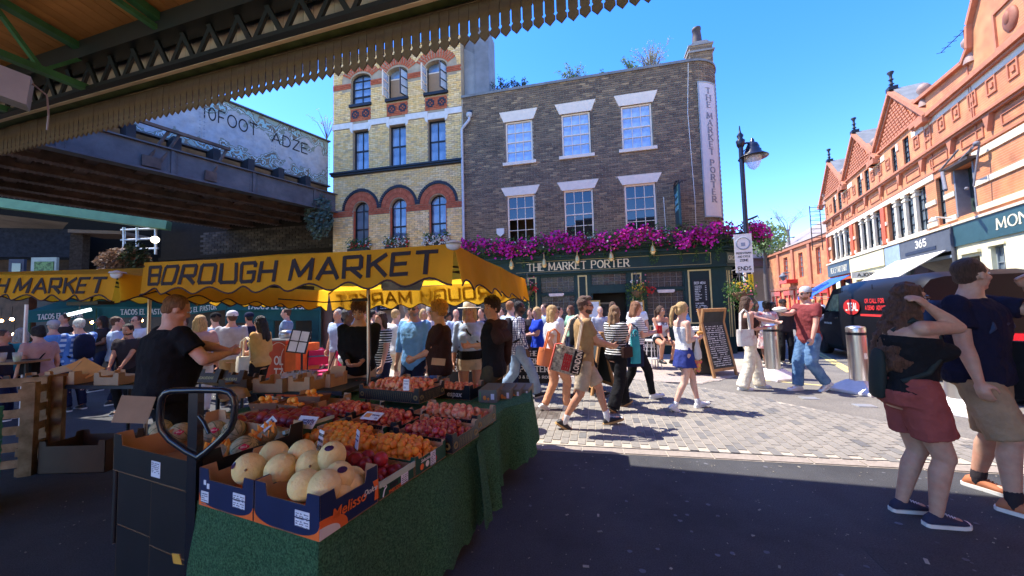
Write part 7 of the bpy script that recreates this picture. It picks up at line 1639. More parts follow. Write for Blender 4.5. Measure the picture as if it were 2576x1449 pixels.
q=M();q.add([(1.13,-.78,1.34),(1.13,.78,1.34),(1.74,.68,1.93),(1.74,-.68,1.93)],[(0,1,2,3)]);q.add([(1.12,-.78,1.35),(1.12,.78,1.35),(1.73,.68,1.94),(1.73,-.68,1.94)],[(3,2,1,0)]);q.build('windscreen',m_gdk,vo)
for yy in(-1,1):q=M();q.ball((.16,yy*.72,.84),(.12,.12,.08),10,8);q.build('headlight',mat('lens',(.5,.55,.6),rough=.08),vo);q=M();q.ball((1.55,yy*1.12,1.32),(.07,.09,.13),10,8);q.tube([(1.55,yy*.95,1.3),(1.55,yy*1.1,1.3)],.03,n=6);q.build('wing_mirror',m_van,vo)
q=M();q.bb(-.05,.25,-.8,.8,.28,.5);q.build('bumper',mat('bumper',(.03,.03,.032),rough=.6),vo)
# red car glimpsed at the right edge
p=V((7.9,5.1));rc=empty('parked_car',(7.75,4.1,0),frame_rz(200),'red parked vehicle glimpsed at the right edge of the picture','car');q=M()
q.rings([[(x,-hw,zb),(x,-hw,zt-.3),(x,-hw+.12,zt),(x,hw-.12,zt),(x,hw,zt-.3),(x,hw,zb)]for x,zt,zb,hw in((-2,.9,.3,.7),(-1.8,1.0,.2,.8),(-.8,1.05,.2,.85),(-.3,1.45,.2,.85),(1.2,1.5,.2,.85),(1.8,1.1,.2,.82),(2.0,.9,.3,.75))]);q.build('body',mat('car_red',(.55,.015,.02),rough=.2,coat=1),rc)
for x in(-1.25,1.25):
 for yy in(-.82,.82):q=M();q.X=Matrix.Translation((x,yy,.3))@Matrix.Rotation(pi/2,4,'X');q.lathe([(.001,-.1),(.3,-.1),(.3,.1),(.001,.1)],n=20);q.build('wheel',m_black,rc)
for yy in(-.86,.86):M().bb(-.2,1.1,yy-.005,yy+.005,1.02,1.38).build('window',m_gdk,rc)
# red bus-stop style lamp on the far wall and wall lamp under the bridge
q=M();p=at(1970,700,27);q.tube([p+V((.5,0,.4)),p+V((0,0,.4))],.04,n=5);q.lathe([(.04,.4),(.2,.2),(.26,.1),(.15,.05),(.11,-.12),(.02,-.2)],p,n=12);tag(q.build('wall_lantern',mat('lamp_grey',(.16,.17,.19))),'grey lantern bracketed from the wall in front of the far railway bridge','lamp')
# ================================================================ people
FIN=[]                                   # meshes to be voxel-welded, all evaluated in one go
def weld(m_,name,mt,parent,vox,smooth=3,disp=None,label=None,extra=None):
 o=link(name,m_.mesh(name),mt,parent);tag(o,label)
 r=o.modifiers.new('r','REMESH');r.mode='VOXEL';r.voxel_size=vox;r.use_smooth_shade=True
 if smooth:s=o.modifiers.new('s','SMOOTH');s.factor=.5;s.iterations=smooth
 if disp:
  key='tx%g'%disp[1];t=bpy.data.textures.get(key)or bpy.data.textures.new(key,'CLOUDS');t.noise_scale=disp[1];t.noise_depth=2
  d=o.modifiers.new('d','DISPLACE');d.texture=t;d.strength=disp[0];d.mid_level=.5;d.texture_coords='GLOBAL'
 FIN.append((o,extra));return o
def bake_people():
 bpy.context.view_layer.update();dg=bpy.context.evaluated_depsgraph_get()
 res=[bpy.data.meshes.new_from_object(o.evaluated_get(dg),depsgraph=dg)for o,_ in FIN]
 for(o,ex),me in zip(FIN,res):
  o.modifiers.clear();me.name=o.name
  if len(me.materials)==0:
   for q in o.data.materials:me.materials.append(q)
  if ex and ex.v:
   b=bmesh.new();b.from_mesh(me);e=ex.mesh('tmp');b.from_mesh(e);b.to_mesh(me);b.free()
  for p in me.polygons:p.use_smooth=True
  old=o.data;o.data=me;bpy.data.meshes.remove(old)
 tres=[(o,w,bpy.data.meshes.new_from_object(o.evaluated_get(dg),depsgraph=dg))for o,w in texts]
 for o,w,me in tres:
  n=link(o.name.split('.')[0],me,None,o.parent,o.location,o.rotation_euler)
  c=o.data;bpy.data.objects.remove(o);bpy.data.curves.remove(c)
def ik(a,t,l1,l2,hint):
 a,t,hint=V(a),V(t),V(hint);d=t-a;L=min(d.length,(l1+l2)*.998);L=max(L,abs(l1-l2)+.02);u=d.normalized();e=a+u*L
 x=(l1*l1-l2*l2+L*L)/(2*L);h=sqrt(max(0,l1*l1-x*x));p=hint-u*hint.dot(u);p=p.normalized()if p.length>1e-4 else V((0,1,0));return a+u*x+p*h,e
m_skin={k:mat('skin_'+k,c,rough=.5,var=.10,scale=22,spec=.35,bump=.12,bscale=160,c2=(c[0]*1.05,c[1]*.82,c[2]*.78),c2scale=9,c2w=.4)for k,c in dict(fair=(.62,.36,.26),tan=(.50,.26,.16),warm=(.56,.31,.2),pale=(.68,.44,.34),brown=(.22,.11,.065),dark=(.10,.05,.03),olive=(.42,.24,.15),shade=(.50,.30,.21)).items()}
def H_(n,c,**k):return mat('hair_'+n,c,rough=.5,var=.5,scale=40,bump=1.0,bscale=60,**k)
hb=H_('brown',(.09,.045,.025));hdk=H_('dark',(.018,.012,.010));hbl=H_('blond',(.62,.40,.17));hgr=H_('grey',(.42,.40,.38));hgi=H_('ginger',(.48,.19,.05));hlb=H_('light_brown',(.32,.18,.085));hwt=H_('white',(.62,.60,.56));hau=H_('auburn',(.16,.06,.03))
cl=lambda n,c,**k:mat('cloth_'+n,c,rough=.9,var=.14,scale=9,spec=.15,bump=.5,bscale=28,**k)
c_blk=cl('black',(.012,.012,.014));c_wht=cl('white',(.72,.72,.74));c_navy=cl('navy',(.015,.02,.05));c_grey=cl('grey',(.42,.43,.46));c_denim=cl('denim',(.20,.30,.44),c2=(.28,.38,.5),c2scale=4);c_jean=cl('jean',(.06,.13,.26),c2=(.15,.26,.42),c2scale=5);c_beige=cl('beige',(.55,.42,.28));c_tan=cl('tan',(.36,.23,.11));c_cream=cl('cream',(.72,.62,.46));c_mar=cl('maroon',(.22,.045,.045));c_lblue=cl('light_blue',(.45,.56,.74));c_blue=cl('blue',(.16,.36,.68));c_peach=cl('peach',(.68,.34,.2));c_dkb=cl('dark_brown',(.045,.022,.018));c_char=cl('charcoal',(.035,.028,.032));c_rose=cl('rose',(.30,.075,.065));c_khaki=cl('khaki',(.36,.24,.14));c_olive=cl('camo',(.10,.08,.04),c2=(.05,.045,.03),c2scale=9);c_royal=cl('royal',(.02,.06,.5));c_teal=cl('teal',(.05,.35,.38));c_must=cl('mustard',(.52,.30,.10));c_green=cl('sea_green',(.25,.45,.32));c_indigo=cl('indigo',(.035,.05,.22));c_pink=cl('dusty_pink',(.5,.3,.26))
c_strB=cl('stripe_black',(.015,.015,.018),stripe=[('z',28,.42,(.75,.75,.72))]);c_strW=cl('stripe_white',(.75,.75,.77),stripe=[('z',30,.28,(.04,.05,.12))]);c_chk=cl('check',(.68,.68,.72),stripe=[('z',26,.22,(.05,.06,.14)),('x',26,.22,(.05,.06,.14)),('y',26,.2,(.05,.06,.14))]);c_chb=cl('check_blue',(.5,.6,.8),stripe=[('z',11,.5,(.06,.14,.42)),('x',11,.45,(.10,.22,.55))]);c_flo=cl('floral',(.72,.62,.55),c2=(.5,.06,.08),c2scale=9,c2w=.35);c_leaf=cl('cream_print',(.78,.70,.55),c2=(.6,.5,.36),c2scale=11,c2w=.3)
s_wht=mat('shoe_white',(.75,.74,.74),rough=.5);s_blk=mat('shoe_black',(.02,.02,.024),rough=.5);s_tan=mat('shoe_tan',(.42,.14,.06),rough=.7);s_gum=mat('sole_gum',(.5,.3,.12));s_sole=mat('sole_white',(.7,.68,.62));m_lip=mat('lips',(.42,.12,.10),rough=.4);m_eyew=mat('eye_white',(.6,.6,.58),rough=.2);m_iris=mat('iris',(.03,.018,.012),rough=.1);m_sung=mat('sunglass',(.01,.01,.012),rough=.1,coat=1)

def person(x,y,face,label,h=1.72,sex='m',bulk=1.0,skin='fair',hair=('short',hb),top=('tee',c_wht),bot=('trousers',c_navy),shoes=(s_blk,s_sole),feet=None,hands=None,lean=0,twist=0,look=(0,0),vox=.017,grp='people in the market street',belly=0,sit=None,cat='person',socks=None,beard=None,glasses=None,hat=None,z0=0,curl=1,hints=None,legs_bare=None,foot_yaw=(0,0),pelvis_dx=0,headroll=0,chest=0):
 s=h/1.75;root=empty('person',(x,y,z0),R(-face),label,cat,grp)
 X=Matrix.Scale(s,4);fem=sex=='f'
 sw=(.165 if fem else .188)*(1+(bulk-1)*.5);hw=.095
 # legs
 feet=feet or((-.1,0,0),(.1,0,0));AN=.085
 ft=[V((f[0],f[1],f[2]+AN))for f in feet]
 pc_=V((pelvis_dx,(ft[0].y+ft[1].y)/2 if sit is None else 0,0));LL=.835
 hz=.90
 if sit is None:
  for f in ft:d2=(f.x-pc_.x-(hw if f.x>pc_.x else -hw))**2+(f.y-pc_.y)**2;hz=min(hz,f.z+sqrt(max(.3,LL*LL*.995-d2)))
 else:hz=sit
 hip=[V((pc_.x-hw,pc_.y,hz)),V((pc_.x+hw,pc_.y,hz))];knees=[]
 for i in range(2):
  k_,e_=ik(hip[i],ft[i],.43,.41,V((0,1,.1))if sit is None else V(((-.15,.15)[i],.6,1)));knees.append((k_,e_))
 # spine frame
 RT=Matrix.Rotation(-R(lean),3,'X')@Matrix.Identity(3);TW=Matrix.Rotation(R(twist),3,'Z')
 base=V((pc_.x,pc_.y,hz+.03))
 def sp(px,py,pz):                   # torso coordinates: pz measured in the standing figure
  k=max(0,min(1,(pz-.95)/.3));v=Matrix.Rotation(R(twist)*k,3,'Z')@V((px,py,0));v=V((v.x,v.y,pz-.93));return base+(Matrix.Rotation(-R(lean),3,'X')@v)
 B=bulk;W_=[(.80,.10,.085,0),(.86,.158,.112,-.005),(.93,.170 if not fem else .176,.118,-.01),(1.03,.150 if not fem else .138,.102+belly*.03,.0+belly*.01),(1.13,.155 if not fem else .128,.105+belly*.04,.005+belly*.02),(1.22,.172 if not fem else .148,.115+belly*.02,.005),(1.30,.186 if not fem else .160,.118,.0),(1.38,.188 if not fem else .165,.108,-.008),(1.43,.155 if not fem else .135,.088,-.012),(1.47,.085,.065,-.012),(1.53,.056,.058,0)]
 def torso(m_,zl,zh,off,flare=0,grow=1,hemrag=0):
  R_=[];zz=sorted({zl,zh,*[a[0]for a in W_ if zl<a[0]<zh]})
  for z in zz:
   for i in range(len(W_)-1):
    if W_[i][0]<=z<=W_[i+1][0]:t=(z-W_[i][0])/(W_[i+1][0]-W_[i][0]);a=[W_[i][j]+(W_[i+1][j]-W_[i][j])*t for j in range(4)];break
   else:a=list(W_[0])if z<W_[0][0]else list(W_[-1])
   bb_=1+(B-1)*(1 if z<1.42 else .4);ww=a[1]*bb_+off;dd=a[2]*(1+(B-1)*1.3*(1 if z<1.42 else .3))+off
   if flare and z<1.0:k=(1.0-z);ww+=flare*k;dd+=flare*k
   n=20;r_=[]
   for k in range(n):
    t=2*pi*k/n;ct,st_=cos(t),sin(t);e=.82;r_.append(sp(math.copysign(abs(ct)**e,ct)*ww,a[3]+math.copysign(abs(st_)**e,st_)*dd,z))
   R_.append(r_)
  m_.rings(R_)
 if fem or chest:
  def bust(m_,off):
   for sx in(-1,1):m_.ball(sp(sx*.075*B,.085*B+.01,1.25),(.07*B+off,.06*B+chest*.03+off,.068+off),14,10)
 sh=[sp(-sw,-.01,1.415),sp(sw,-.01,1.415)]
 # arms
 hands=hands or(None,None);arms=[];ua,fa_=.285,.255
 for i in range(2):
  sx=(-1,1)[i];t=hands[i]
  t=V(t)+V((0,0,hz-.9))*.0 if t else sh[i]+V((sx*.07,.05,-.52))
  hint=V(hints[i])if hints and hints[i]else V((sx*.35,-1,-.25));e_,w_=ik(sh[i],t,ua,fa_,hint);arms.append((e_,w_))
 # head
 hc=sp(0,.0 if lean<12 else .01,1.62)+V((0,.012,.012));HM=Matrix.Translation(hc)@Matrix.Rotation(R(look[0]),4,'Z')@Matrix.Rotation(R(look[1]),4,'X')@Matrix.Rotation(R(headroll),4,'Y')
 hp=lambda*p:HM@V(p);hs=.97 if fem else 1.0
 m=M();m.X=X
 torso(m,.80,1.53,0)
 if fem:bust(m,0)
 legb=1+(B-1)*.8
 for i in range(2):
  k_,e_=knees[i];m.cone(hip[i]+V((0,0,.0)),k_,.088*legb,.058*legb**.7,14,True);c_=k_.lerp(e_,.3)+V((0,-.012,0));m.cone(k_,c_,.052*legb**.6,.055*legb**.7,14,True);m.cone(c_,e_,.055*legb**.7,.034*legb**.5,14,True)
  yw=R(foot_yaw[i]);fd=V((sin(-yw),cos(yw),0));pz=feet[i][2];pp_=R(feet[i][3]if len(feet[i])>3 else 0);fd=V((-sin(yw),cos(yw),0));pr_=lambda a,b:e_+fd*(a*cos(pp_)-b*sin(pp_))+V((0,0,a*sin(pp_)+b*cos(pp_)));toe=pr_(.13,-.05);heel=pr_(-.03,-.042);m.cone(heel,e_,.034,.034,10,True);m.cone(heel,toe,.034,.03,10,True)
  a_,w_=arms[i];ab=1+(B-1)*.7;m.cone(sh[i],a_,.050*ab,.040*ab,12,True);m.cone(a_,a_.lerp(w_,.35),.039*ab,.040*ab,12,True);m.cone(a_.lerp(w_,.35),w_,.040*ab,.026,12,True)
 m.X=X@HM
 m.ball((0,-.012,.025),(.074*hs,.092*hs,.094),20,14);m.ball((0,.028,-.045),(.056*hs,.062,.072),16,12);m.ball((0,.06,-.098),(.026,.026,.02),10,8);m.ball((0,.062,.03),(.052,.026,.022),12,8);m.ball((0,.072,-.062),(.030,.022,.024),10,8)
 for sx in(-1,1):m.ball((sx*.038,.055,-.03),(.024,.028,.024),10,8);m.ball((sx*.076*hs,-.006,-.012),(.010,.020,.032),8,8)
 m.cone((0,.082,.018),(0,.106,-.026),.008,.013,8,True);m.ball((0,.1,-.028),(.017,.012,.010),8,6)
 m.X=X;m.cone(sp(0,-.012,1.44),HM@V((0,-.022,-.06)),.058*(1 if not fem else .88)*(1+(B-1)*.4),.052*(1 if not fem else .88),14,True)
 # hands: palm welded in, five fingers each
 ex=M();ex.X=X;ex.smooth=True;far=vox>.016
 for i in range(2):
  sx=(-1,1)[i];a_,w_=arms[i];fw=(w_-a_).normalized();up_=V((0,0,1));
  hcfg=curl;side_=fw.cross(up_);side_=side_.normalized()if side_.length>.2 else V((0,1,0));nrm=side_.cross(fw).normalized()
  # hanging arm: palm faces the thigh; bent arm: palm faces inwards/up
  if fw.z<-.7:across=V((0,1,0))-fw*fw.y;across=across.normalized();nrm=fw.cross(across)*(1 if i==0 else -1)
  else:across=side_*(1 if i==0 else -1)*-1;across=(across*.5+V((0,0,.8)));across=(across-fw*across.dot(fw)).normalized();nrm=fw.cross(across);nrm=nrm if(nrm.x*-sx)>0 else -nrm
  pc2=w_+fw*.045;m.cone(w_+fw*.0,w_+fw*.07,.024,.026,10,True,flat=1);m.cone(w_+fw*.03+across*.018,w_+fw*.075+across*.02,.018,.016,8,True);m.cone(w_+fw*.03-across*.018,w_+fw*.07-across*.022,.018,.015,8,True)
  tgt=m if not far else ex
  for fi,(o_,L_)in enumerate(((.029,.066),(.010,.075),(-.010,.07),(-.028,.055))):
   b0=w_+fw*.078+across*o_;b1=b0+(fw*.85+nrm*.45*hcfg).normalized()*L_*.5;b2=b1+(fw*.45+nrm*.9*hcfg).normalized()*L_*.5;tgt.cone(b0,b1,.0098,.009,6,True);tgt.cone(b1,b2,.009,.0075,6,True)
  b0=w_+fw*.022+across*.026;b1=b0+(fw*.6+across*.7+nrm*.3).normalized()*.045;b2=b1+(fw*.9+across*.1+nrm*.4).normalized()*.03;tgt.cone(b0,b1,.0125,.0105,6,True);tgt.cone(b1,b2,.0105,.008,6,True)
 body=weld(m,'body',m_skin[skin],root,vox,3 if vox<.012 else 2,extra=ex if far else None)
 # face details
 def part(nm,mt):
  q=M();q.X=X@HM;q.smooth=True;return q
 q=part('eye',0)
 for sx in(-1,1):q=M();q.X=X@HM;q.ball((sx*.029,.0735,.002),(.0125,.010,.008),10,8);e=q.build('eye',m_eyew,root);q=M();q.X=X@HM;q.ball((sx*.029,.0815,.002),(.0055,.004,.006),8,6);q.build('iris',m_iris,e)
 q=M();q.X=X@HM
 q.tube([(-.021,.086,-.0655),(-.008,.0925,-.062),(0,.0925,-.0635),(.008,.0925,-.062),(.021,.086,-.0655)],[.002,.0052,.005,.0052,.002],n=6);q.build('lips',m_lip,root)
 if hair and hair[0]!='bald':
  q=M();q.X=X@HM
  for sx in(-1,1):q.tube([(sx*.014,.087,.026),(sx*.03,.085,.031),(sx*.046,.073,.026)],[.003,.0038,.002],n=5)
  q.build('eyebrow',hair[1],root)
 # hair
 def hairmesh(kind):
  q=M();q.X=X@HM
  if kind in('short','curly','crop','quiff','receding'):
   g_={'short':0,'crop':-.003,'curly':.017,'quiff':.0,'receding':-.003}[kind]
   q.ball((0,-.026,.045+g_*.6),(.080+g_,.090+g_,.086+g_),18,12);q.ball((0,-.05,-.012),(.070+g_,.055+g_,.06),14,10)
   for sx in(-1,1):q.ball((sx*.066,-.005,.02),(.014+g_*.5,.04,.035),8,8)
   if kind=='quiff':q.ball((0,.03,.105),(.062,.062,.036),14,10);q.ball((0,.06,.10),(.045,.03,.03),10,8);q.ball((0,-.02,.11),(.06,.07,.035),10,8)
   if kind=='curly':q.ball((0,.035,.095),(.07,.05,.045),12,10)
  else:
   q.ball((0,-.022,.042),(.083,.095,.088),18,12);q.ball((0,-.055,-.03),(.076,.055,.075),14,10)
   for sx in(-1,1):q.ball((sx*.07,-.012,.0),(.018,.045,.06),10,8)
   if kind=='long':
    for a,b_,r1,r2 in(((-.05,-.05,-.02),(-.07,-.075,-.30),.05,.045),((.05,-.05,-.02),(.07,-.075,-.30),.05,.045),((0,-.07,-.02),(0,-.1,-.33),.06,.05)):q.cone(a,b_,r1,r2*.7,12,True)
    for sx in(-1,1):q.cone((sx*.075,.0,.0),(sx*.08,-.01,-.2),.022,.02,8,True)
   if kind=='wavy':
    for a,b_,r1,r2 in(((-.05,-.05,-.02),(-.12,-.13,-.40),.06,.085),((.04,-.06,-.02),(.04,-.15,-.46),.06,.09),((0,-.07,-.02),(-.04,-.17,-.50),.06,.08),((.06,-.03,-.02),(.10,-.10,-.42),.04,.055)):q.cone(a,b_,r1,r2,12,True)
    q.cone((-.072,.005,.0),(-.11,.0,-.3),.03,.04,8,True)
   if kind=='bob':
    for sx in(-1,1):q.cone((sx*.055,-.04,-.0),(sx*.07,-.04,-.13),.05,.042,12,True)
    q.cone((0,-.06,0),(0,-.08,-.14),.06,.05,12,True)
   if kind=='pony':q.ball((0,-.115,.03),(.026,.026,.026));q.tube([(0,-.12,.03),(0,-.165,.0),(0,-.17,-.12),(0,-.15,-.27),(0,-.14,-.33)],[.02,.034,.034,.024,.008],n=10)
   if kind=='bun':q.ball((0,-.09,.085),(.042,.042,.04))
  return q
 if hair and hair[0]!='bald':
  d_={'curly':(.035,.022),'quiff':(.014,.03),'wavy':(.05,.045),'long':(.018,.04)}.get(hair[0],(.010,.025))
  weld(hairmesh(hair[0]),'hair',hair[1],root,max(.009,vox*.75),2,disp=(d_[0]*s,d_[1]))
 if beard:q=M();q.X=X@HM;q.ball((0,.022,-.066),(.060,.066,.055),14,10);q.cone((-.025,.088,-.048),(.025,.088,-.048),.007,.007,8,True);weld(q,'beard',beard,root,.008,1,disp=(.006,.015))
 if glasses:
  q=M();q.X=X@HM
  for sx in(-1,1):q.ball((sx*.031,.090,.0),(.026,.006,.018),12,8)if glasses=='sun' else q.tube([(sx*.031+.022*cos(a*pi/6),.094,.018*sin(a*pi/6))for a in range(13)],.0025,n=4);q.tube([(sx*.055,.088,.004),(sx*.078,.03,.004),(sx*.08,-.015,.0)],.0025,n=4)
  q.tube([(-.01,.095,.003),(.01,.095,.003)],.003,n=4);q.build('glasses',m_sung,root)
 if glasses=='up':pass
 if hat:
  q=M();q.X=X@HM
  if hat[0]in('cap','capback'):
   q.lathe([(.091,.03),(.093,.06),(.08,.105),(.045,.132),(.001,.14)],(0,-.02,0),n=20);sg=1 if hat[0]=='cap' else -1
   q.add([(.075*cos(t),-.02+sg*(.06+.115*sin(t)),.040+.006*sin(t))for t in[pi*k/10 for k in range(11)]]+[(.075*cos(t),-.02+sg*(.06+.115*sin(t)),.032+.006*sin(t))for t in[pi*k/10 for k in range(11)]],[tuple(range(11)),tuple(range(21,10,-1))]+[(k,11+k,12+k,k+1)for k in range(10)])
  if hat[0]=='brim':q.lathe([(.17,.035),(.165,.045),(.13,.036),(.094,.042),(.09,.075),(.082,.13),(.05,.142),(.001,.135)],(0,-.015,0),n=28);q.lathe([(.12,.03),(.17,.033)],(0,-.015,0),n=28)
  if hat[0]=='beanie':q.ball((0,-.025,.055),(.092,.1,.09),18,12);q.lathe([(.094,.01),(.098,.03),(.094,.05)],(0,-.022,0),n=20)
  o=q.build('hat',hat[1],root)
  if hat[0]=='brim':q=M();q.X=X@HM;q.lathe([(.097,.044),(.0945,.068)],(0,-.015,0),n=24);q.build('hat_band',mat('hat_band',(.45,.38,.28)),o)
  for p in o.data.polygons:p.use_smooth=True
 # clothes
 cv=max(vox*1.05,.009);fold=(.024,.085)if vox>.012 else(.020,.075)
 kt,ct=top[0],top[1]
 if kt:
  q=M();q.X=X;hem=top[2]if len(top)>2 else .86;off=.016 if kt not in('tank','camisole','crop')else .013
  tz=1.455 if kt in('tee','long','polo','jacket','sweater','rolled')else 1.35
  if kt=='sweater':off=.03
  torso(q,hem,tz,off,flare=.06 if kt in('tee','polo')and not fem else .02)
  if fem:bust(q,off*.7)
  if belly:q.ball(sp(0,.06+belly*.03,1.08),(.13*B,.08+belly*.03,.13),14,10)
  if tz<1.4:
   for sx in(-1,1):
    q.cone(sp(sx*.10,.075,1.33),sp(sx*.105,.0,1.445),.018,.018,8,True);q.cone(sp(sx*.105,.0,1.445),sp(sx*.10,-.085,1.34),.018,.018,8,True)
  else:
   fr_={'tee':.62,'polo':.68,'long':1.9,'jacket':1.9,'sweater':1.9,'rolled':1.45}.get(kt,.6)
   for i in range(2):
    a_,w_=arms[i];k0=.062*(1+(B-1)*.7)+(.006 if kt!='sweater' else .016);q.ball(sh[i],k0*.95,12,8)
    if fr_<=1:q.cone(sh[i],sh[i].lerp(a_,fr_),k0*.96,k0*1.02,14)
    else:q.cone(sh[i],a_,k0*.95,k0*.86,14,True);q.cone(a_,a_.lerp(w_,min(.97,fr_-1)),k0*.86,k0*.62,14)
  weld(q,{'tee':'tshirt','polo':'shirt','long':'shirt','jacket':'jacket','sweater':'sweater','tank':'vest_top','camisole':'vest_top','crop':'top','rolled':'shirt'}[kt],ct,root,cv,3,disp=(fold[0]*s,fold[1]))
  if kt=='polo':q=M();q.X=X;q.rings([[sp(.07*cos(t)*k,-.008+.062*sin(t)*k,z)for t in[2*pi*j/16 for j in range(16)]]for z,k in((1.44,1.15),(1.49,.98),(1.47,1.12))],caps=(False,False));q.build('collar',ct,root)
 kb,cb_=bot[0],bot[1]
 if kb:
  q=M();q.X=X
  if kb in('trousers','wide','shorts','baggy','cargo','hotpants'):
   torso(q,.82,1.02 if fem else .99,.012)
   for i in range(2):
    k_,e_=knees[i];hp_=hip[i]
    if kb=='shorts' and fem and B>1.1:q.cone(hp_+V((0,0,.10)),hp_.lerp(k_,.66),.108*B,.104*B,18)
    elif kb=='shorts':t_=bot[2]if len(bot)>2 else .78;q.cone(hp_+V((0,0,.02)),hp_.lerp(k_,t_),.102*legb,(.100 if not fem else .105)*legb,16)
    elif kb=='hotpants':q.cone(hp_+V((0,0,.02)),hp_.lerp(k_,.3),.1*legb,.1*legb,16)
    else:
     r0,r1,r2=dict(trousers=(.098,.074,.060),wide=(.102,.092,.108),baggy=(.105,.090,.082),cargo=(.105,.088,.075))[kb]
     q.cone(hp_+V((0,0,.02)),k_,r0*legb,r1*legb**.5,16,True);q.cone(k_,k_.lerp(e_,.5),r1*legb**.5,(r1+r2)/2,16,True);q.cone(k_.lerp(e_,.5),e_+V((0,0,.0 if kb!='wide' else -.03)),(r1+r2)/2,r2,16)
   if kb=='shorts' and fem and B>1.1:q.rings([[sp((.165*B+.02+k)*cos(t),(.12*B+.02+k)*sin(t),z)for t in[2*pi*j/20 for j in range(20)]]for z,k in((.84,.0),(.90,.0),(.97,-.005),(1.05,-.025))])
  elif kb in('skirt','dress'):
   hm=bot[2];ks=(knees[0][0]+knees[1][0])/2;dx=[abs(knees[i][0].y-ks.y)for i in range(2)]
   z1=1.04;R_=[]
   for z,k in((z1,0),(.95,.03),(.85,.045),(.7,.06),(.6,.075),(.45,.08),(.3,.09),(.2,.1)):
    if z<hm-.02:break
    t_=max(0,(.9-z)/.43);R_.append([sp((.14*B+k+.01)*cos(t),0,z)+V((0,(ks.y-pc_.y)*min(1,t_)*.9+((.10*B+k)+dx[0]*min(1,t_)*.8)*sin(t),0))+V((0,0,0))for t in[2*pi*j/24 for j in range(24)]])
   for r_ in R_[2:]:
    for j in range(24):r_[j]=r_[j]+V((cos(2*pi*j/24),sin(2*pi*j/24),0))*.012*sin(j*2.1)
   q.rings(R_[::-1])
  weld(q,{'trousers':'trousers','wide':'trousers','baggy':'jeans','cargo':'trousers','shorts':'shorts','hotpants':'shorts','skirt':'skirt','dress':'skirt'}[kb],cb_,root,cv,3,disp=(fold[0]*s*.9,fold[1]))
 for i in range(2):
  e_=knees[i][1];yw=R(foot_yaw[i]);fd=V((-sin(yw),cos(yw),0));sd_=V((fd.y,-fd.x,0));pitch=feet[i][3]if len(feet[i])>3 else 0
  fm=Matrix.Translation(e_)@Matrix(((sd_.x,fd.x,0),(sd_.y,fd.y,0),(0,0,1))).to_4x4()@Matrix.Rotation(R(pitch),4,'X')
  q=M();q.X=X@fm;n=14
  prof=[(-.075,.024,-.055,.012),(-.06,.034,-.045,.035),(-.02,.038,-.03,.05),(.03,.040,-.035,.042),(.08,.043,-.045,.030),(.13,.044,-.052,.022),(.17,.036,-.055,.018),(.195,.018,-.06,.012)]
  q.rings([[(a*cos(2*pi*k/n),y,zc+b*sin(2*pi*k/n))for k in range(n)]for y,a,zc,b in prof]);so_=q.build('shoe',shoes[0],root)
  q=M();q.X=X@fm;pr=[(-.085,.02),(-.07,.036),(-.01,.041),(.06,.045),(.13,.048),(.175,.04),(.202,.018)]
  q.slab([(a,y)for y,a in pr]+[(-a,y)for y,a in pr[::-1]],-.085,-.060);q.build('sole',shoes[1],so_)
  if len(shoes)>2:
   q=M();q.X=X@fm
   for k in range(5):yy=.035+k*.018;q.tube([(-.022,yy,-.028+.062*(.0)+.016-k*.006),(0,yy+.006,-.0-k*.0075+.012),(.022,yy,-.028+.016-k*.006)],.0035,n=4)
   q.ball((0,.165,-.056),(.036,.035,.018));q.build('laces',shoes[2],so_)
  if socks:q=M();q.X=X;k_=knees[i][0];q.cone(e_.lerp(k_,.22 if socks[1]>1 else .1*socks[1]+.04),e_+V((0,0,-.03)),.043,.042,12,True);q.build('sock',socks[0],root)
 root['_sh']=0;del root['_sh']
 info=dict(root=root,sp=sp,X=X,sh=sh,arms=arms,hip=hip,knees=knees,HM=HM,hz=hz)
 return info
def toworld(inf,p):r=inf['root'];return r.matrix_basis@(inf['X']@V(p))
def strap_bag(inf,lab,m_,sx=1,size=(.12,.04,.1),z=.95,side=.22,m_s=None,y=0):
 """small bag on a strap across the body; a thing of its own standing in for what the person carries"""
 r=inf['root'];sp=inf['sp'];o=empty('shoulder_bag',r.location,r.rotation_euler.z,lab,'bag');X=inf['X']
 q=M();q.X=X;c=sp(sx*side,y,z);q.box(c,(size[1]*2,size[0]*2,size[2]*2));b=q.build('bag',m_,o)
 md=b.modifiers.new('b','BEVEL');md.width=.02;md.segments=3
 q=M();q.X=X;q.tube([sp(sx*side,y,z+size[2]*.9),sp(sx*.15,.13,1.15),sp(-sx*.02,.135,1.32),sp(-sx*.11,.04,1.475),sp(-sx*.08,-.11,1.36),sp(sx*.12,-.13,1.1),sp(sx*side,y-.02,z+size[2]*.9)],.012,n=6);q.build('strap',m_s or m_,o);return o
def backpack(inf,lab,m_,sc=1,dz=0):
 r=inf['root'];sp=inf['sp'];o=empty('backpack',r.location,r.rotation_euler.z,lab,'bag');X=inf['X'];q=M();q.X=X
 q.rings([[sp(.15*sc*k*cos(t),-.16-.03*sc-.075*sc*k*sin(t),z*(1 if sc==1 else .8)+(.0 if sc==1 else .2)+dz)for t in[2*pi*j/16 for j in range(16)]]for z,k in((.98,.6),(1.0,.95),(1.15,1.05),(1.32,1),(1.42,.75),(1.45,.4))]);q.build('bag',m_,o)
 q=M();q.X=X
 for sx in(-1,1):q.tube([sp(sx*.09,-.13,1.38),sp(sx*.12,-.03,1.475),sp(sx*.125,.1,1.38),sp(sx*.14,.13,1.25),sp(sx*.175,.03,1.1),sp(sx*.15,-.1,1.02)],.019,n=6)
 q.build('strap',m_,o);return o
def px(u,Y,v=850):return at(u,v,Y).x
P_=person
def std(a=.0,w_=.1):return((-w_,a,0),(w_,-a,0))
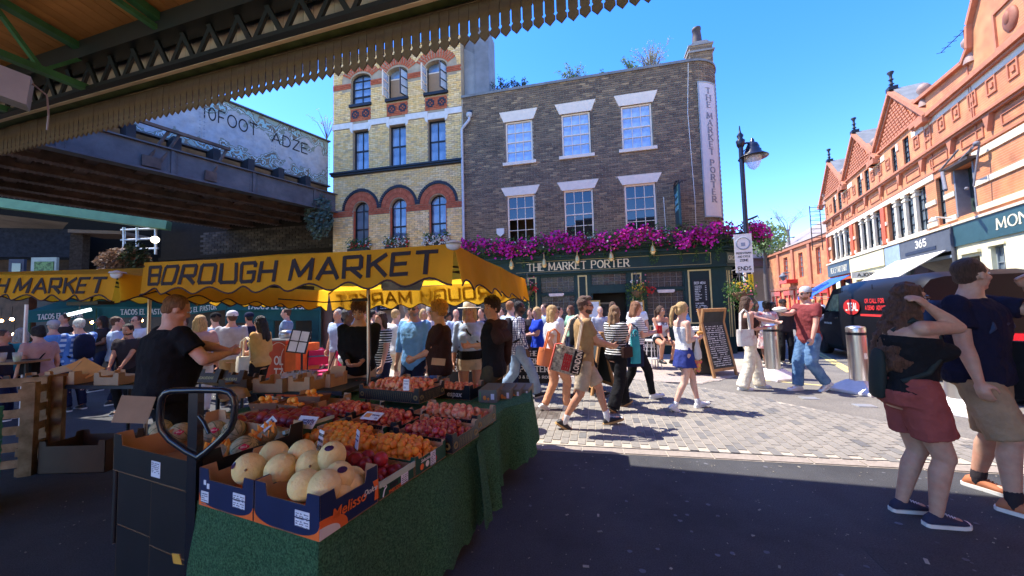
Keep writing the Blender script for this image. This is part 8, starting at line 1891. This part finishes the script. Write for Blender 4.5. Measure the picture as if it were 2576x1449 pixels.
def stride(f,b,lf=True,w_=.06,lift=.05):  # left foot forward if lf
 A=(-w_ if lf else w_,f,.02,14);Bk=(w_ if lf else -w_,b,lift,-32);return(A,Bk)if lf else(Bk,A)
# --- the couple, close on the right
wm=P_(2.93,2.73,112,'woman with long wavy brown hair, black top and rose shorts, hand raised to her head',h=1.70,sex='f',bulk=1.2,skin='shade',hair=('wavy',H_('wavy_brown',(.13,.06,.035))),top=('camisole',c_blk,.94),bot=('shorts',c_rose,.84),shoes=(mat('canvas_navy',(.03,.03,.06),rough=.9),s_sole,s_wht),feet=((-.08,-.09,0),(.09,.02,0)),hands=((-.26,.12,.80),(.12,.06,1.575)),hints=((-.3,-1,-.2),(-.35,1,-.9)),look=(16,2),vox=.0085,glasses='clear',foot_yaw=(14,14),chest=1.4,lean=4)
mn=P_(3.70,2.86,160,'tall man with short brown hair, navy tee and khaki shorts touching his nose',h=1.89,bulk=1.17,skin='shade',hair=('short',H_('man_brown',(.075,.04,.025))),top=('tee',cl('deep_navy',(.012,.012,.03)),.84),bot=('shorts',c_khaki,1.0),shoes=(s_tan,s_sole,mat('lace_tan',(.3,.1,.05))),feet=((-.20,-.20,0),(.10,.06,0)),hands=((-.05,.17,1.53),(.30,.04,.80)),hints=((-1,.2,-1),(.5,-1,-.2)),look=(62,3),vox=.0085,foot_yaw=(0,10),socks=(c_char,1))
backpack(wm,'dark green rucksack hanging behind the long haired woman',mat('bag_green',(.015,.024,.022),rough=.8),.55,-.12);backpack(mn,'navy rucksack with shoulder straps worn by the tall man',mat('bag_navy',(.02,.04,.09),rough=.8))
q=M();q.X=mn['X'];q.tube([mn['sp'](-.125,.12,1.28),mn['sp'](0,.15,1.275),mn['sp'](.125,.12,1.28)],.014,n=6);q.build('chest_strap',mat('bag_navy',(0,0,0)),mn['root'])
q=M();q.X=mn['X'];q.box((-.34,.05,.92),(.12,.3,.42));o=empty('tote_bag',mn['root'].location,mn['root'].rotation_euler.z,'plain black bag at the right edge carried by the tall man','bag');q.build('bag',c_blk,o)
# --- people crossing the sunlit paving
tm_=P_(px(1462,4.93),4.93,90,'man in a tan polo shirt and beige shorts striding right holding his phone',h=1.74,skin='tan',hair=('quiff',H_('quiff',(.16,.09,.06))),top=('polo',c_tan,.84),bot=('shorts',cl('stone',(.44,.35,.25)),.86),shoes=(s_blk,s_gum,s_wht),feet=stride(.33,-.28,True,.07,.03),hands=((-.10,.36,1.06),(.02,.40,1.08)),look=(-4,2),vox=.012,glasses='clear',beard=H_('stubble',(.10,.06,.04)),socks=(c_wht,1.6),lean=3)
def tote(inf,c,w_,h_,d_,rz,m_,lab,handle=.35,tilt=0,lines=None,mh=None,red=False):
 r=inf['root'];o=empty('tote_bag',toworld(inf,c),rz,lab,'bag',rot=(0,tilt,rz));q=M();n=8
 q.rings([[(w_/2*k*(1 if a in(0,3)else -1)if False else x*k,y*kk,z)for(x,y)in((-w_/2,-.5),(-w_/4,-1),(0,-1.1),(w_/4,-1),(w_/2,-.5),(w_/2,.5),(w_/4,1),(0,1.1),(-w_/4,1),(-w_/2,.5))for a in(0,)]for z,k,kk in((-h_/2,.94,d_*.7),(-h_*.2,1,d_/1.6),(h_*.2,1.0,d_/2),(h_/2,.97,d_/3))]);b=q.build('bag',m_,o)
 q=M();[q.tube([(-w_*.28,y,h_/2-.03),(-w_*.22,y,h_/2+handle*.8),(0,y*.5,h_/2+handle),(w_*.22,y,h_/2+handle*.8),(w_*.28,y,h_/2-.03)],.012,n=6)for y in(-d_/3,d_/3)];q.build('handle',mh or m_,o)
 if lines:
  for s_,hh,ww,x,z,mm in lines:text_mesh(s_,hh,w=ww,tv=.22,serif=hh>.05,fn=lambda a,b_,c_,x=x,z=z:(x+a,-d_*.72+b_,z+c_)).build('lettering',mm,b)
 return o
t1=tote(tm_,(.23,-.24,.93),.37,.33,.10,R(4),mat('tote_cream',(.62,.52,.36),rough=.8,var=.4,scale=14,c2=(.10,.07,.05),c2scale=22,c2w=.42),'printed london souvenir tote bag with a red phone box, on the tan man shoulder',tilt=.28,handle=.42,mh=m_cream)
q=M();q.bb(.06,.18,-.083,-.074,-.14,.15);b_=q.build('black_panel',m_ink,t1);q=M();q2=text_mesh('LONDON',.06,w=.26,tv=.2,serif=True);q.add([(.15-z,-.085+y,-.12+x)for x,y,z in q2.v],q2.f);q.build('lettering',m_cream,b_)
q=M()
for i in range(4):q.bb(-.06+i*.027,-.04+i*.027,-.08,-.072,-.13,.08)
for i in range(5):q.bb(-.06,.04,-.081,-.072,-.13+i*.045,-.115+i*.045)
q.build('phone_box_print',mat('print_red',(0,0,0)),t1);q=M();q.tube([(-.19,-.03,-.17),(-.19,-.03,.16),(-.1,-.03,.19)],.012,n=5);q.build('piping',mat('piping_red',(.55,.08,.05)),t1)
q=M();q.box(toworld(tm_,(-.05,.50,1.11)),(.14,.07,.01),rz=.2);tag(q.build('phone',m_blk),'dark phone held in front by the tan polo man','phone')
w17=P_(px(1392,5.75),5.75,75,'woman with cropped blond hair, white shirt and peach trousers carrying an orange bag',h=1.63,sex='f',bulk=1.12,skin='fair',hair=('bob',hbl),top=('tee',c_wht,.84),bot=('trousers',c_peach),shoes=(s_wht,s_sole),feet=stride(.16,-.16,False,.07,.02),look=(-8,0),glasses='sun',vox=.014,hands=((-.25,.1,.9),(.25,-.08,.95)))
tote(w17,(.28,-.18,.92),.36,.26,.12,R(10),mat('orange_leather',(.66,.18,.06),rough=.45),'slouchy orange leather shoulder bag on the peach trousers woman',handle=.3,tilt=.2)
w20=P_(px(1549,5.72),5.72,58,'woman with long light brown hair in a black and white striped tee and black trousers',h=1.60,sex='f',bulk=1.12,skin='fair',hair=('long',hlb),top=('tee',c_strB,.92),bot=('wide',c_blk),shoes=(s_blk,s_gum),feet=stride(.22,-.22,True,.08,.02),hands=((-.04,.3,1.34),(.06,.3,1.32)),vox=.014,look=(-4,-4))
strap_bag(w20,'small brown shoulder bag on the black striped woman',c_dkb,1,(.11,.04,.09),.98,.21,y=.02)
w21=P_(px(1592,6.37),6.37,95,'woman with wavy auburn hair in a white tee with thin stripes, looking at her phone',h=1.66,sex='f',bulk=1.2,skin='fair',hair=('bob',H_('chestnut',(.30,.13,.06))),top=('tee',c_strW,.86),bot=('trousers',c_blk),shoes=(s_wht,s_sole),feet=stride(.28,-.2,False,.07,.02),hands=((.0,.36,1.20),(.06,.36,1.18)),vox=.015,look=(0,-10),lean=3)
tote(w21,(.2,-.05,.80),.34,.36,.08,R(0),c_navy,'navy cloth tote bag hanging from the thin striped tee woman',handle=.35)
q=M();q.box(toworld(w21,(.05,.46,1.24)),(.09,.04,.14),rz=.3);tag(q.build('phone',mat('case_red',(.5,.02,.03))),'red cased phone held by the woman in the thin striped tee','phone')
tote(w20,(.10,.36,.98),.16,.42,.07,R(20),c_teal,'turquoise plastic carrier bag held by the woman in the black striped tee',handle=.1)
w24=P_(px(1709,5.59),5.59,82,'girl with a long blond ponytail, white top and blue skirt walking right eating',h=1.62,sex='f',bulk=.92,skin='pale',hair=('pony',hbl),top=('camisole',c_wht,.98),bot=('skirt',c_indigo,.66),shoes=(s_wht,s_sole),feet=stride(.30,-.17,True,.05,.02),hands=((-.02,.30,1.18),(.06,.30,1.16)),vox=.013,look=(0,-14),glasses='clear',socks=(c_wht,.7))
q=M();q.ball(toworld(w24,(.02,.36,1.24)),(.05,.045,.035),10,8);q.tube([toworld(w24,(.02,.36,1.26)),toworld(w24,(.02,.37,1.36))],.006,n=5);tag(q.build('pastry_cup',mat('pastry',(.55,.25,.06),rough=.6)),'golden pastry held up by the girl with the ponytail','food')
q=M();c=toworld(w24,(.13,.22,.95));q.rings([[(c.x+.055*k*cos(t),c.y+.04*k*sin(t),c.z+z)for t in[2*pi*j/12 for j in range(12)]]for z,k in((-.12,.5),(-.09,1.1),(0,1),(.1,.6),(.2,.25))]);tag(q.build('carrier_bag',mat('plastic_white',(.75,.72,.7),transl=.3)),'thin white carrier bag hanging from the ponytail girl hand','bag')
q=M();c=toworld(w24,(.16,.2,.76));[q.ball(c+V(d),r_,8,6)for d,r_ in(((0,0,0),(.04,.035,.06)),((0,0,-.08),(.035,.03,.04)),((.04,0,.04),(.02,.02,.03)),((-.04,0,.04),(.02,.02,.03)))];tag(q.build('plush_charm',mat('plush_pink',(.65,.05,.12),c2=(.7,.4,.05),c2scale=20)),'pink plush charm dangling below the white carrier bag','toy')
m19=P_(px(1470,6.4),6.4,82,'man in a dark hood and black rucksack walking behind the tan man',h=1.68,skin='brown',hair=('bald',None),hat=('beanie',c_char),top=('long',c_strW,.86),bot=('shorts',c_blk,.95),shoes=(s_blk,s_blk),feet=stride(.25,-.25,True,.07,.03),hands=((-.2,.28,.98),(.2,.32,.96)),vox=.016,look=(0,-6),glasses='clear',beard=H_('beard_dark',(.02,.015,.012)))
backpack(m19,'black rucksack worn by the hooded man',c_blk)
m14=P_(px(1303,6.6),6.6,84,'man with braided dark hair in a checked shirt and pale jeans striding right',h=1.76,skin='dark',hair=('crop',hdk),top=('long',c_chk,.80),bot=('baggy',c_denim),shoes=(s_blk,s_sole),feet=stride(.32,-.34,False,.07,.05),hands=((-.22,.18,.92),(.24,.12,.86)),vox=.015,beard=H_('beard_dark',(0,0,0)),lean=4)
backpack(m14,'dark grey rucksack worn by the man in the checked shirt',c_char)
P_(px(1286,7.1),7.1,40,'red haired man in a pale blue shirt and navy trousers seen from behind',h=1.74,skin='pale',hair=('short',H_('red',(.42,.18,.07))),top=('rolled',c_lblue,.84),bot=('trousers',c_navy),feet=std(.1),vox=.018)
P_(px(1352,7.8),7.8,250,'woman with straight blond hair in a bright blue dress holding a drink',h=1.62,sex='f',skin='fair',hair=('long',hbl),top=('tee',c_royal,.86),bot=('dress',c_royal,.5),feet=std(.05),hands=((-.05,.3,1.12),(.05,.3,1.12)),vox=.018)
P_(px(1371,9.0),9.0,230,'dark haired man in a light blue tee sitting back by the pub wall',h=1.70,skin='fair',hair=('short',hb),top=('tee',c_lblue),bot=('trousers',c_jean),feet=std(),vox=.02)
m22=P_(px(1605,9.6),9.6,15,'grey haired man in white tee and sea green shorts at the pub door',h=1.72,skin='fair',hair=('receding',hgr),top=('tee',c_wht),bot=('shorts',c_green,.9),shoes=(s_wht,s_sole),feet=std(.08),vox=.018)
sw_=P_(px(1652,8.95),8.75,172,'suntanned woman in a white vest sitting on the bar stool',h=1.68,sex='f',skin='tan',hair=('pony',hb),top=('camisole',c_wht,.92),bot=('hotpants',c_blk),shoes=(s_blk,s_blk),sit=.80,feet=((-.10,.30,.26),(.14,.26,.28)),hands=((-.05,.32,.88),(.10,.34,.86)),vox=.014,look=(25,2),lean=8)
text_mesh('RJ',.07,w=.12,tv=.2,fn=lambda x,y,z:(-.06+x,y,z)).build('lettering',m_ink,sw_['root'],loc=(.0,.215,1.13),rot=(.1,0,pi))
P_(px(1724,9.6),9.6,120,'person in a bright blue jacket sitting behind the ponytail girl',h=1.66,sex='f',skin='fair',hair=('bun',hbl),top=('long',c_blue),bot=('trousers',c_navy),feet=std(),vox=.02,glasses='clear')
w26=P_(px(1880,6.85),6.85,100,'woman in a brown vest and wide cream trousers reaching out with one arm',h=1.72,sex='f',skin='fair',hair=('long',hb),top=('camisole',c_dkb,1.02),bot=('wide',c_leaf),shoes=(s_wht,s_sole),feet=((-.14,.22,0),(.10,-.18,0)),hands=((-.10,.62,1.22),(.03,.26,1.14)),vox=.013,look=(-6,-4))
tote(w26,(.22,-.12,.98),.30,.30,.06,R(-4),mat('tote_print',(.72,.68,.6),c2=(.5,.35,.3),c2scale=12,c2w=.3),'pale printed canvas tote on the cream trousers woman',handle=.36)
q=M();q.box(toworld(w26,(.03,.34,1.17)),(.13,.06,.02),rz=.2);tag(q.build('phone',mat('case_pink',(.6,.12,.2))),'pink cased phone held by the cream trousers woman','phone')
m27=P_(px(2012,6.6),6.6,265,'man in a backwards grey cap, maroon tee and blue jeans walking left',h=1.85,skin='fair',hair=('crop',hb),hat=('capback',c_grey),glasses='sun',top=('tee',c_mar,.80),bot=('baggy',c_jean),shoes=(s_wht,s_sole),feet=((-.08,-.34,.06,-30),(.08,.02,0)),hands=((-.24,.02,.82),(-.02,.30,1.30)),vox=.013,beard=H_('ginger_beard',(.30,.14,.07)))
q=M();c=toworld(m27,(-.04,.36,1.33));q.lathe([(.01,0),(.09,.02),(.12,.06),(.08,.09),(.01,.10)],c,n=14);tag(q.build('paper_food_tray',m_white),'white paper food tray held out by the man in maroon','food')
P_(px(1932,9.4),9.4,10,'woman in a floral dress with a dark bun seen from behind the left bollard',h=1.62,sex='f',bulk=1.15,skin='brown',hair=('bun',hdk),hat=('capback',c_blk),top=('tee',c_flo),bot=('dress',c_flo,.4),feet=std(),vox=.018)
P_(px(1905,10.2),10.2,160,'woman in a pink print top half hidden by the lamp post',h=1.62,sex='f',skin='brown',hair=('long',hdk),top=('tee',c_pink),bot=('trousers',c_blk),feet=std(),vox=.02)
P_(px(1950,10.8),10.8,190,'woman in sunglasses standing behind the floral dress',h=1.60,sex='f',skin='brown',hair=('long',hdk),glasses='sun',top=('tee',c_flo),bot=('trousers',c_blk),feet=std(),vox=.02)
P_(px(1975,9.6),9.6,200,'man in black standing just left of the maroon tee',h=1.66,skin='brown',hair=('short',hdk),hat=('cap',c_char),top=('jacket',c_char),bot=('trousers',c_blk),feet=std(),vox=.02)
P_(px(2052,19),19,20,'distant walker in grey by the red shopfronts, left one',h=1.7,sex='f',skin='fair',hair=('short',hbl),top=('tee',c_grey),bot=('shorts',c_beige),feet=std(.1),vox=.03)
P_(px(2068,18.5),18.5,30,'distant walker with a pale rucksack and dark trousers by the red shopfronts',h=1.7,sex='f',skin='fair',hair=('short',hgi),top=('tee',c_wht),bot=('trousers',c_blk),feet=std(.1),vox=.03)
P_(px(2416,5.6),5.6,200,'woman in a pale blue top glimpsed between the couple',h=1.58,sex='f',skin='tan',hair=('short',hgi),top=('tee',c_lblue),bot=('shorts',c_peach),feet=std(),vox=.018)
# --- customers round the fruit stall
P_(px(905,4.62),4.62,165,'young man in a black sweater looking down behind the umbrella pole',h=1.72,skin='warm',hair=('curly',hau),top=('sweater',c_blk,.84),bot=('baggy',c_beige),feet=std(),hands=((-.06,.24,1.03),(.10,.25,1.03)),look=(-8,-26),vox=.013,lean=3)
m3=P_(px(1105,4.5),4.5,262,'man with a curly ginger mop in a dark brown tee fiddling with his hands',h=1.70,skin='warm',bulk=1.12,hair=('curly',H_('mop',(.62,.27,.05))),top=('tee',c_dkb,.84),bot=('trousers',c_jean),feet=std(.05),hands=((-.04,.30,1.06),(.04,.30,1.05)),look=(-8,-3),vox=.012,belly=.6,glasses='clear')
m4=P_(px(1042,5.1),5.1,200,'grey bearded man in sunglasses and a blue shirt',h=1.74,bulk=1.02,skin='warm',hair=('short',hgr),glasses='sun',top=('rolled',c_blue,.80),bot=('trousers',c_navy),feet=std(),hands=((-.25,.05,.85),(.30,.02,.80)),look=(18,-2),vox=.014,beard=H_('grey_beard',(.3,.28,.26)))
wh=P_(px(1182,5.15),5.15,175,'woman in a cream brimmed hat and open pale blue shirt',h=1.70,sex='f',skin='tan',hair=('bob',hbl),hat=('brim',mat('straw_cream',(.78,.70,.55),rough=.8)),top=('rolled',c_lblue,.98),bot=('hotpants',c_beige),feet=std(.06),vox=.013,look=(-6,0))
q=M();q.X=wh['X'];sp=wh['sp'];q.rings([[sp((.148+.03)*cos(t),.118*sin(t)+.014,z)for t in[2*pi*j/18 for j in range(18)]]for z in(.94,1.06)]);q.build('black_top',c_blk,wh['root'])
strap_bag(wh,'black crossbody bag worn by the woman in the brimmed hat',c_blk,-1,(.09,.035,.08),.92,.2)
m6=P_(px(1240,4.28),4.28,285,'young man with dark curls and a draped hoodie glancing back over his shoulder',h=1.72,skin='warm',hair=('curly',H_('dark_curl',(.035,.014,.01))),top=('tee',c_blk,.84),bot=('cargo',c_olive),feet=std(.05),hands=((.12,.22,1.16),(-.13,.22,1.20)),look=(62,-2),vox=.012,twist=0)
q=M();q.X=m6['X'];sp=m6['sp']
for sx in(-1,1):q.cone(sp(sx*.14,-.02,1.455),sp(sx*.17,-.12,1.28),.06,.07,12,True)
q.cone(sp(-.12,-.10,1.44),sp(.12,-.10,1.44),.06,.06,12,True);q.cone(sp(-.1,-.13,1.30),sp(.1,-.13,1.30),.07,.07,12,True);q.cone(sp(.16,-.13,1.28),sp(.24,-.10,.98),.07,.05,12,True);q.cone(sp(.24,-.10,.98),sp(.22,-.02,.90),.05,.045,12,True)
weld(q,'hoodie',c_dkb,m6['root'],.013,3,disp=(.02,.1))
P_(px(874,6.0),6.0,70,'man with close cropped grey hair in a white tee left of the black sweater',h=1.66,skin='dark',hair=('crop',H_('salt',(.12,.12,.12))),top=('tee',c_wht),bot=('trousers',c_beige),feet=std(.1),vox=.018)
P_(px(958,5.5),5.5,210,'woman in a striped top and navy shorts behind the black sweater',h=1.60,sex='f',skin='fair',hair=('bob',hb),top=('tee',c_strB,.86),bot=('shorts',c_navy,1.0),feet=std(),vox=.017,hands=((-.2,.15,.9),(.25,.1,.9)))
q=None
P_(px(996,7.0),7.0,25,'blond man in white shirt and cream shorts with his back turned',h=1.64,skin='pale',hair=('short',hbl),top=('tee',c_wht),bot=('shorts',c_cream,.9),feet=std(.08),vox=.018)
P_(px(1030,6.3),6.3,45,'balding man in a pale grey shirt seen from behind',h=1.75,skin='fair',hair=('receding',hgr),top=('rolled',c_grey),bot=('shorts',c_beige,.9),feet=std(.05),vox=.018)
P_(px(1085,6.6),6.6,130,'white haired man behind the curly ginger mop',h=1.70,skin='fair',hair=('short',hwt),top=('tee',c_wht),bot=('trousers',c_beige),feet=std(),vox=.02)
P_(px(1148,8.2),8.2,150,'bald pink headed man in the crowd left of the brimmed hat',h=1.62,skin='fair',hair=('bald',None),top=('tee',c_lblue),bot=('trousers',c_navy),feet=std(),vox=.022)
P_(px(1126,8.6),8.6,100,'person with a dark curly head far back in the crowd',h=1.56,sex='f',skin='brown',hair=('curly',hdk),top=('tee',c_char),bot=('trousers',c_navy),feet=std(),vox=.022)
P_(px(1262,7.6),7.6,190,'person in pale grey glimpsed right of the dark curls',h=1.62,sex='f',skin='fair',hair=('short',hb),top=('tee',c_grey),bot=('trousers',c_beige),feet=std(),vox=.022)
P_(px(1335,9.3),9.3,200,'dark haired person beside the blue dress near the pub window',h=1.6,sex='f',skin='fair',hair=('long',hb),top=('tee',c_char),bot=('trousers',c_navy),feet=std(),vox=.022)
for u_,Y_,fc_,sx_,hr_,tp_,lb_ in((850,7.4,200,'m',('short',hgr),c_lblue,'grey haired man in pale blue far behind the white tee'),(912,7.9,120,'f',('long',hb),c_pink,'long haired woman in dusty pink far behind the pole'),(940,8.6,60,'m',('crop',hdk),c_char,'dark cropped head in charcoal beyond the striped top'),(1066,8.7,150,'f',('bob',hbl),c_must,'blond bobbed woman in mustard far behind the blue shirt'),(1212,8.3,210,'m',('short',hb),c_navy,'brown haired man in navy between the hat and the dark curls'),(1408,9.0,100,'m',('short',hdk),c_wht,'dark haired man in white behind the peach trousers woman'),(1437,9.8,250,'f',('long',hau),c_green,'auburn haired woman in sea green behind the tan man'),(1512,9.2,170,'m',('crop',hgr),c_grey,'cropped grey haired man at the pub door frame'),(1545,10.2,150,'f',('bob',hb),c_blk,'woman in black standing in the pub doorway'),(720,8.6,250,'m',('short',hb),c_denim,'man in a denim shirt by the teal tent windows'),(462,8.2,160,'f',('bun',hb),c_wht,'woman in white with a bun beyond the vendor'),(255,8.4,200,'f',('long',hdk),c_char,'dark haired woman inside the teal stall shadow'),(160,8.8,190,'m',('short',hb),c_char,'man in charcoal inside the stall behind the checked shirt')):
 P_(px(u_,Y_),Y_,fc_,lb_,h=1.60+(u_%7)*.025,sex=sx_,skin=('fair','tan','warm','brown')[u_%4],hair=hr_,top=('tee',tp_),bot=('trousers',(c_navy,c_beige,c_blk)[u_%3]),feet=std(.05),vox=.022,hands=((-.1,.25,1.05),(.12,.24,1.0))if u_%2 else None)
# --- vendor and people on the left
vd_=P_(px(420,3.25),3.25,30,'burly stall vendor in a black tee seen from behind, hands together',h=1.78,bulk=1.32,skin='fair',hair=('short',H_('vendor_hair',(.26,.12,.05))),top=('tee',c_blk,.82),bot=('trousers',c_blk),feet=std(.03,.14),hands=((.14,.40,1.24),(.24,.36,1.22)),hints=((-1,-.2,-1),(1,-.3,-1)),look=(-8,-24),vox=.011,belly=.8,lean=4)
q=M();q.X=vd_['X'];sp=vd_['sp'];q.tube([sp(-.06+.035*cos(a*.5)*(1 if a<10 else 1)+a*.004,-.165,1.34+.018*sin(a*.5))for a in range(12)],.0022,n=4);q.tube([sp(-.01+.01*a,-.163,1.33+.012*sin(a*1.8))for a in range(8)],.0022,n=4);q.build('script_logo',m_white,vd_['root'])
P_(px(503,6.0),6.0,330,'person in a pink and white top behind the vendor hands',h=1.62,sex='f',bulk=1.1,skin='fair',hair=('bob',hbl),top=('tee',c_pink),bot=('trousers',c_wht),feet=std(),vox=.02)
m8=P_(px(582,6.6),6.6,335,'man in a grey tee and white cap with his back turned',h=1.68,skin='fair',hair=('crop',hb),hat=('cap',c_wht),top=('tee',c_grey),bot=('baggy',c_tan),feet=std(.04),vox=.015,look=(30,0),hands=((-.22,-.02,.86),(.22,.0,.86)))
P_(px(541,7.2),7.2,300,'person in a light blue tee and black cap left of the grey tee',h=1.66,skin='fair',hair=('short',hb),hat=('cap',c_blk),top=('tee',c_lblue),bot=('trousers',c_navy),feet=std(),vox=.019)
P_(px(626,7.9),7.9,300,'man in a navy tee and cap behind the woman in mustard',h=1.66,skin='tan',hair=('crop',hdk),hat=('cap',c_navy),top=('tee',c_navy),bot=('trousers',c_char),feet=std(),vox=.02)
w12=P_(px(655,6.0),6.0,275,'woman with long black hair in a mustard blouse with a cream shoulder bag',h=1.58,sex='f',skin='warm',hair=('long',hdk),top=('rolled',c_must,.86),bot=('trousers',c_blk),feet=std(),hands=((.0,.26,1.10),(.12,.22,1.08)),vox=.014,look=(0,-10))
tote(w12,(-.12,.16,.90),.30,.26,.10,R(0),c_cream,'soft cream bag on the mustard blouse woman',handle=.3)
P_(px(292,7.0),7.0,40,'man in a pale blue tee with his back turned beside the bearded waiter',h=1.64,skin='fair',hair=('short',hb),top=('tee',c_lblue),bot=('trousers',c_navy),feet=std(.05),vox=.018)
P_(px(322,6.3),6.3,170,'bearded man in a dark polo shirt looking down',h=1.50,skin='tan',hair=('short',hdk),top=('polo',c_char),bot=('trousers',c_blk),feet=std(),hands=((-.1,.25,.95),(.1,.25,.95)),vox=.016,look=(0,-20),beard=H_('beard_dark',(0,0,0)))
P_(px(342,7.9),7.9,165,'man in a white tee and sunglasses behind the dark polo',h=1.66,skin='fair',hair=('crop',hb),glasses='sun',top=('tee',c_wht),bot=('trousers',c_navy),feet=std(),vox=.018,look=(-20,0))
m4b=P_(px(197,6.6),6.6,285,'white haired man in a blue checked shirt facing left',h=1.62,bulk=1.12,skin='fair',hair=('short',hwt),top=('long',c_chb,.84),bot=('trousers',c_navy),feet=std(),vox=.016,hands=((-.1,.28,1.05),(.1,.28,1.05)))
backpack(m4b,'dark navy rucksack on the man in the blue checked shirt',c_navy)
P_(px(133,7.0),7.0,290,'man in a grey cap and blue shirt behind the pink top woman',h=1.60,skin='fair',hair=('crop',hgr),hat=('cap',c_grey),top=('tee',c_blue),bot=('trousers',c_navy),feet=std(),vox=.019)
w2=P_(px(108,5.6),5.6,280,'woman with a dark bun in a dusty pink tee bending over the left table',h=1.52,sex='f',skin='fair',hair=('bun',hdk),top=('tee',c_pink,.86),bot=('trousers',c_char),feet=std(),vox=.016,look=(10,-18),lean=10)
strap_bag(w2,'black shoulder bag across the dusty pink tee',c_blk,-1,(.14,.06,.13),1.05,-.0+.18,y=-.1)
P_(px(52,6.3),6.3,300,'grey haired woman in a turquoise top drinking at the far left',h=1.48,sex='f',skin='tan',bulk=1.1,hair=('bob',hgr),top=('tee',c_teal),bot=('trousers',c_navy),feet=std(),hands=((-.05,.2,1.42),(.05,.22,1.42)),vox=.017)
P_(px(8,6.0),6.0,60,'person in dark clothes cut off by the left edge',h=1.46,skin='tan',hair=('short',hb),top=('tee',c_char),bot=('trousers',c_navy),feet=std(),vox=.02)
# drinks table at the left
dt=empty('drinks_table',(px(35,5.3),5.3,0),0,'narrow pale wooden table with two plastic cups at the left edge','table');M().bb(-.6,.3,-.2,.2,1.0,1.03).build('table_top',m_pal,dt)
for x in(-.5,.2):M().tube([(x,0,0),(x,0,1.0)],.02,n=6).build('leg',m_black,dt)
for dx,cc,lab in((-.02,(.7,.4,.03),'clear plastic cup of orange drink on the narrow table'),(.2,(.35,.5,.08),'clear plastic cup of lime drink on the narrow table')):
 o=empty('plastic_cup',(px(35,5.3)+dx,5.2,1.03),0,lab,'cup','plastic cups on the narrow table');M().lathe([(.035,0),(.048,.13)],n=14).build('cup',mat('clear_plastic',(1,1,1)),o);M().lathe([(.001,.004),(.034,.004),(.041,.07),(.001,.07)],n=14).build('drink',mat('drink_%d'%int(dx*10),cc,rough=.2),o)
p=at(65,800,5.6);M_=M().tube([(p.x,p.y,0),(p.x,p.y,1.85)],.02,n=8);tag(M_.build('tent_pole',m_gal),'thin pale pole standing among the drinkers at the far left','pole')
bake_people()
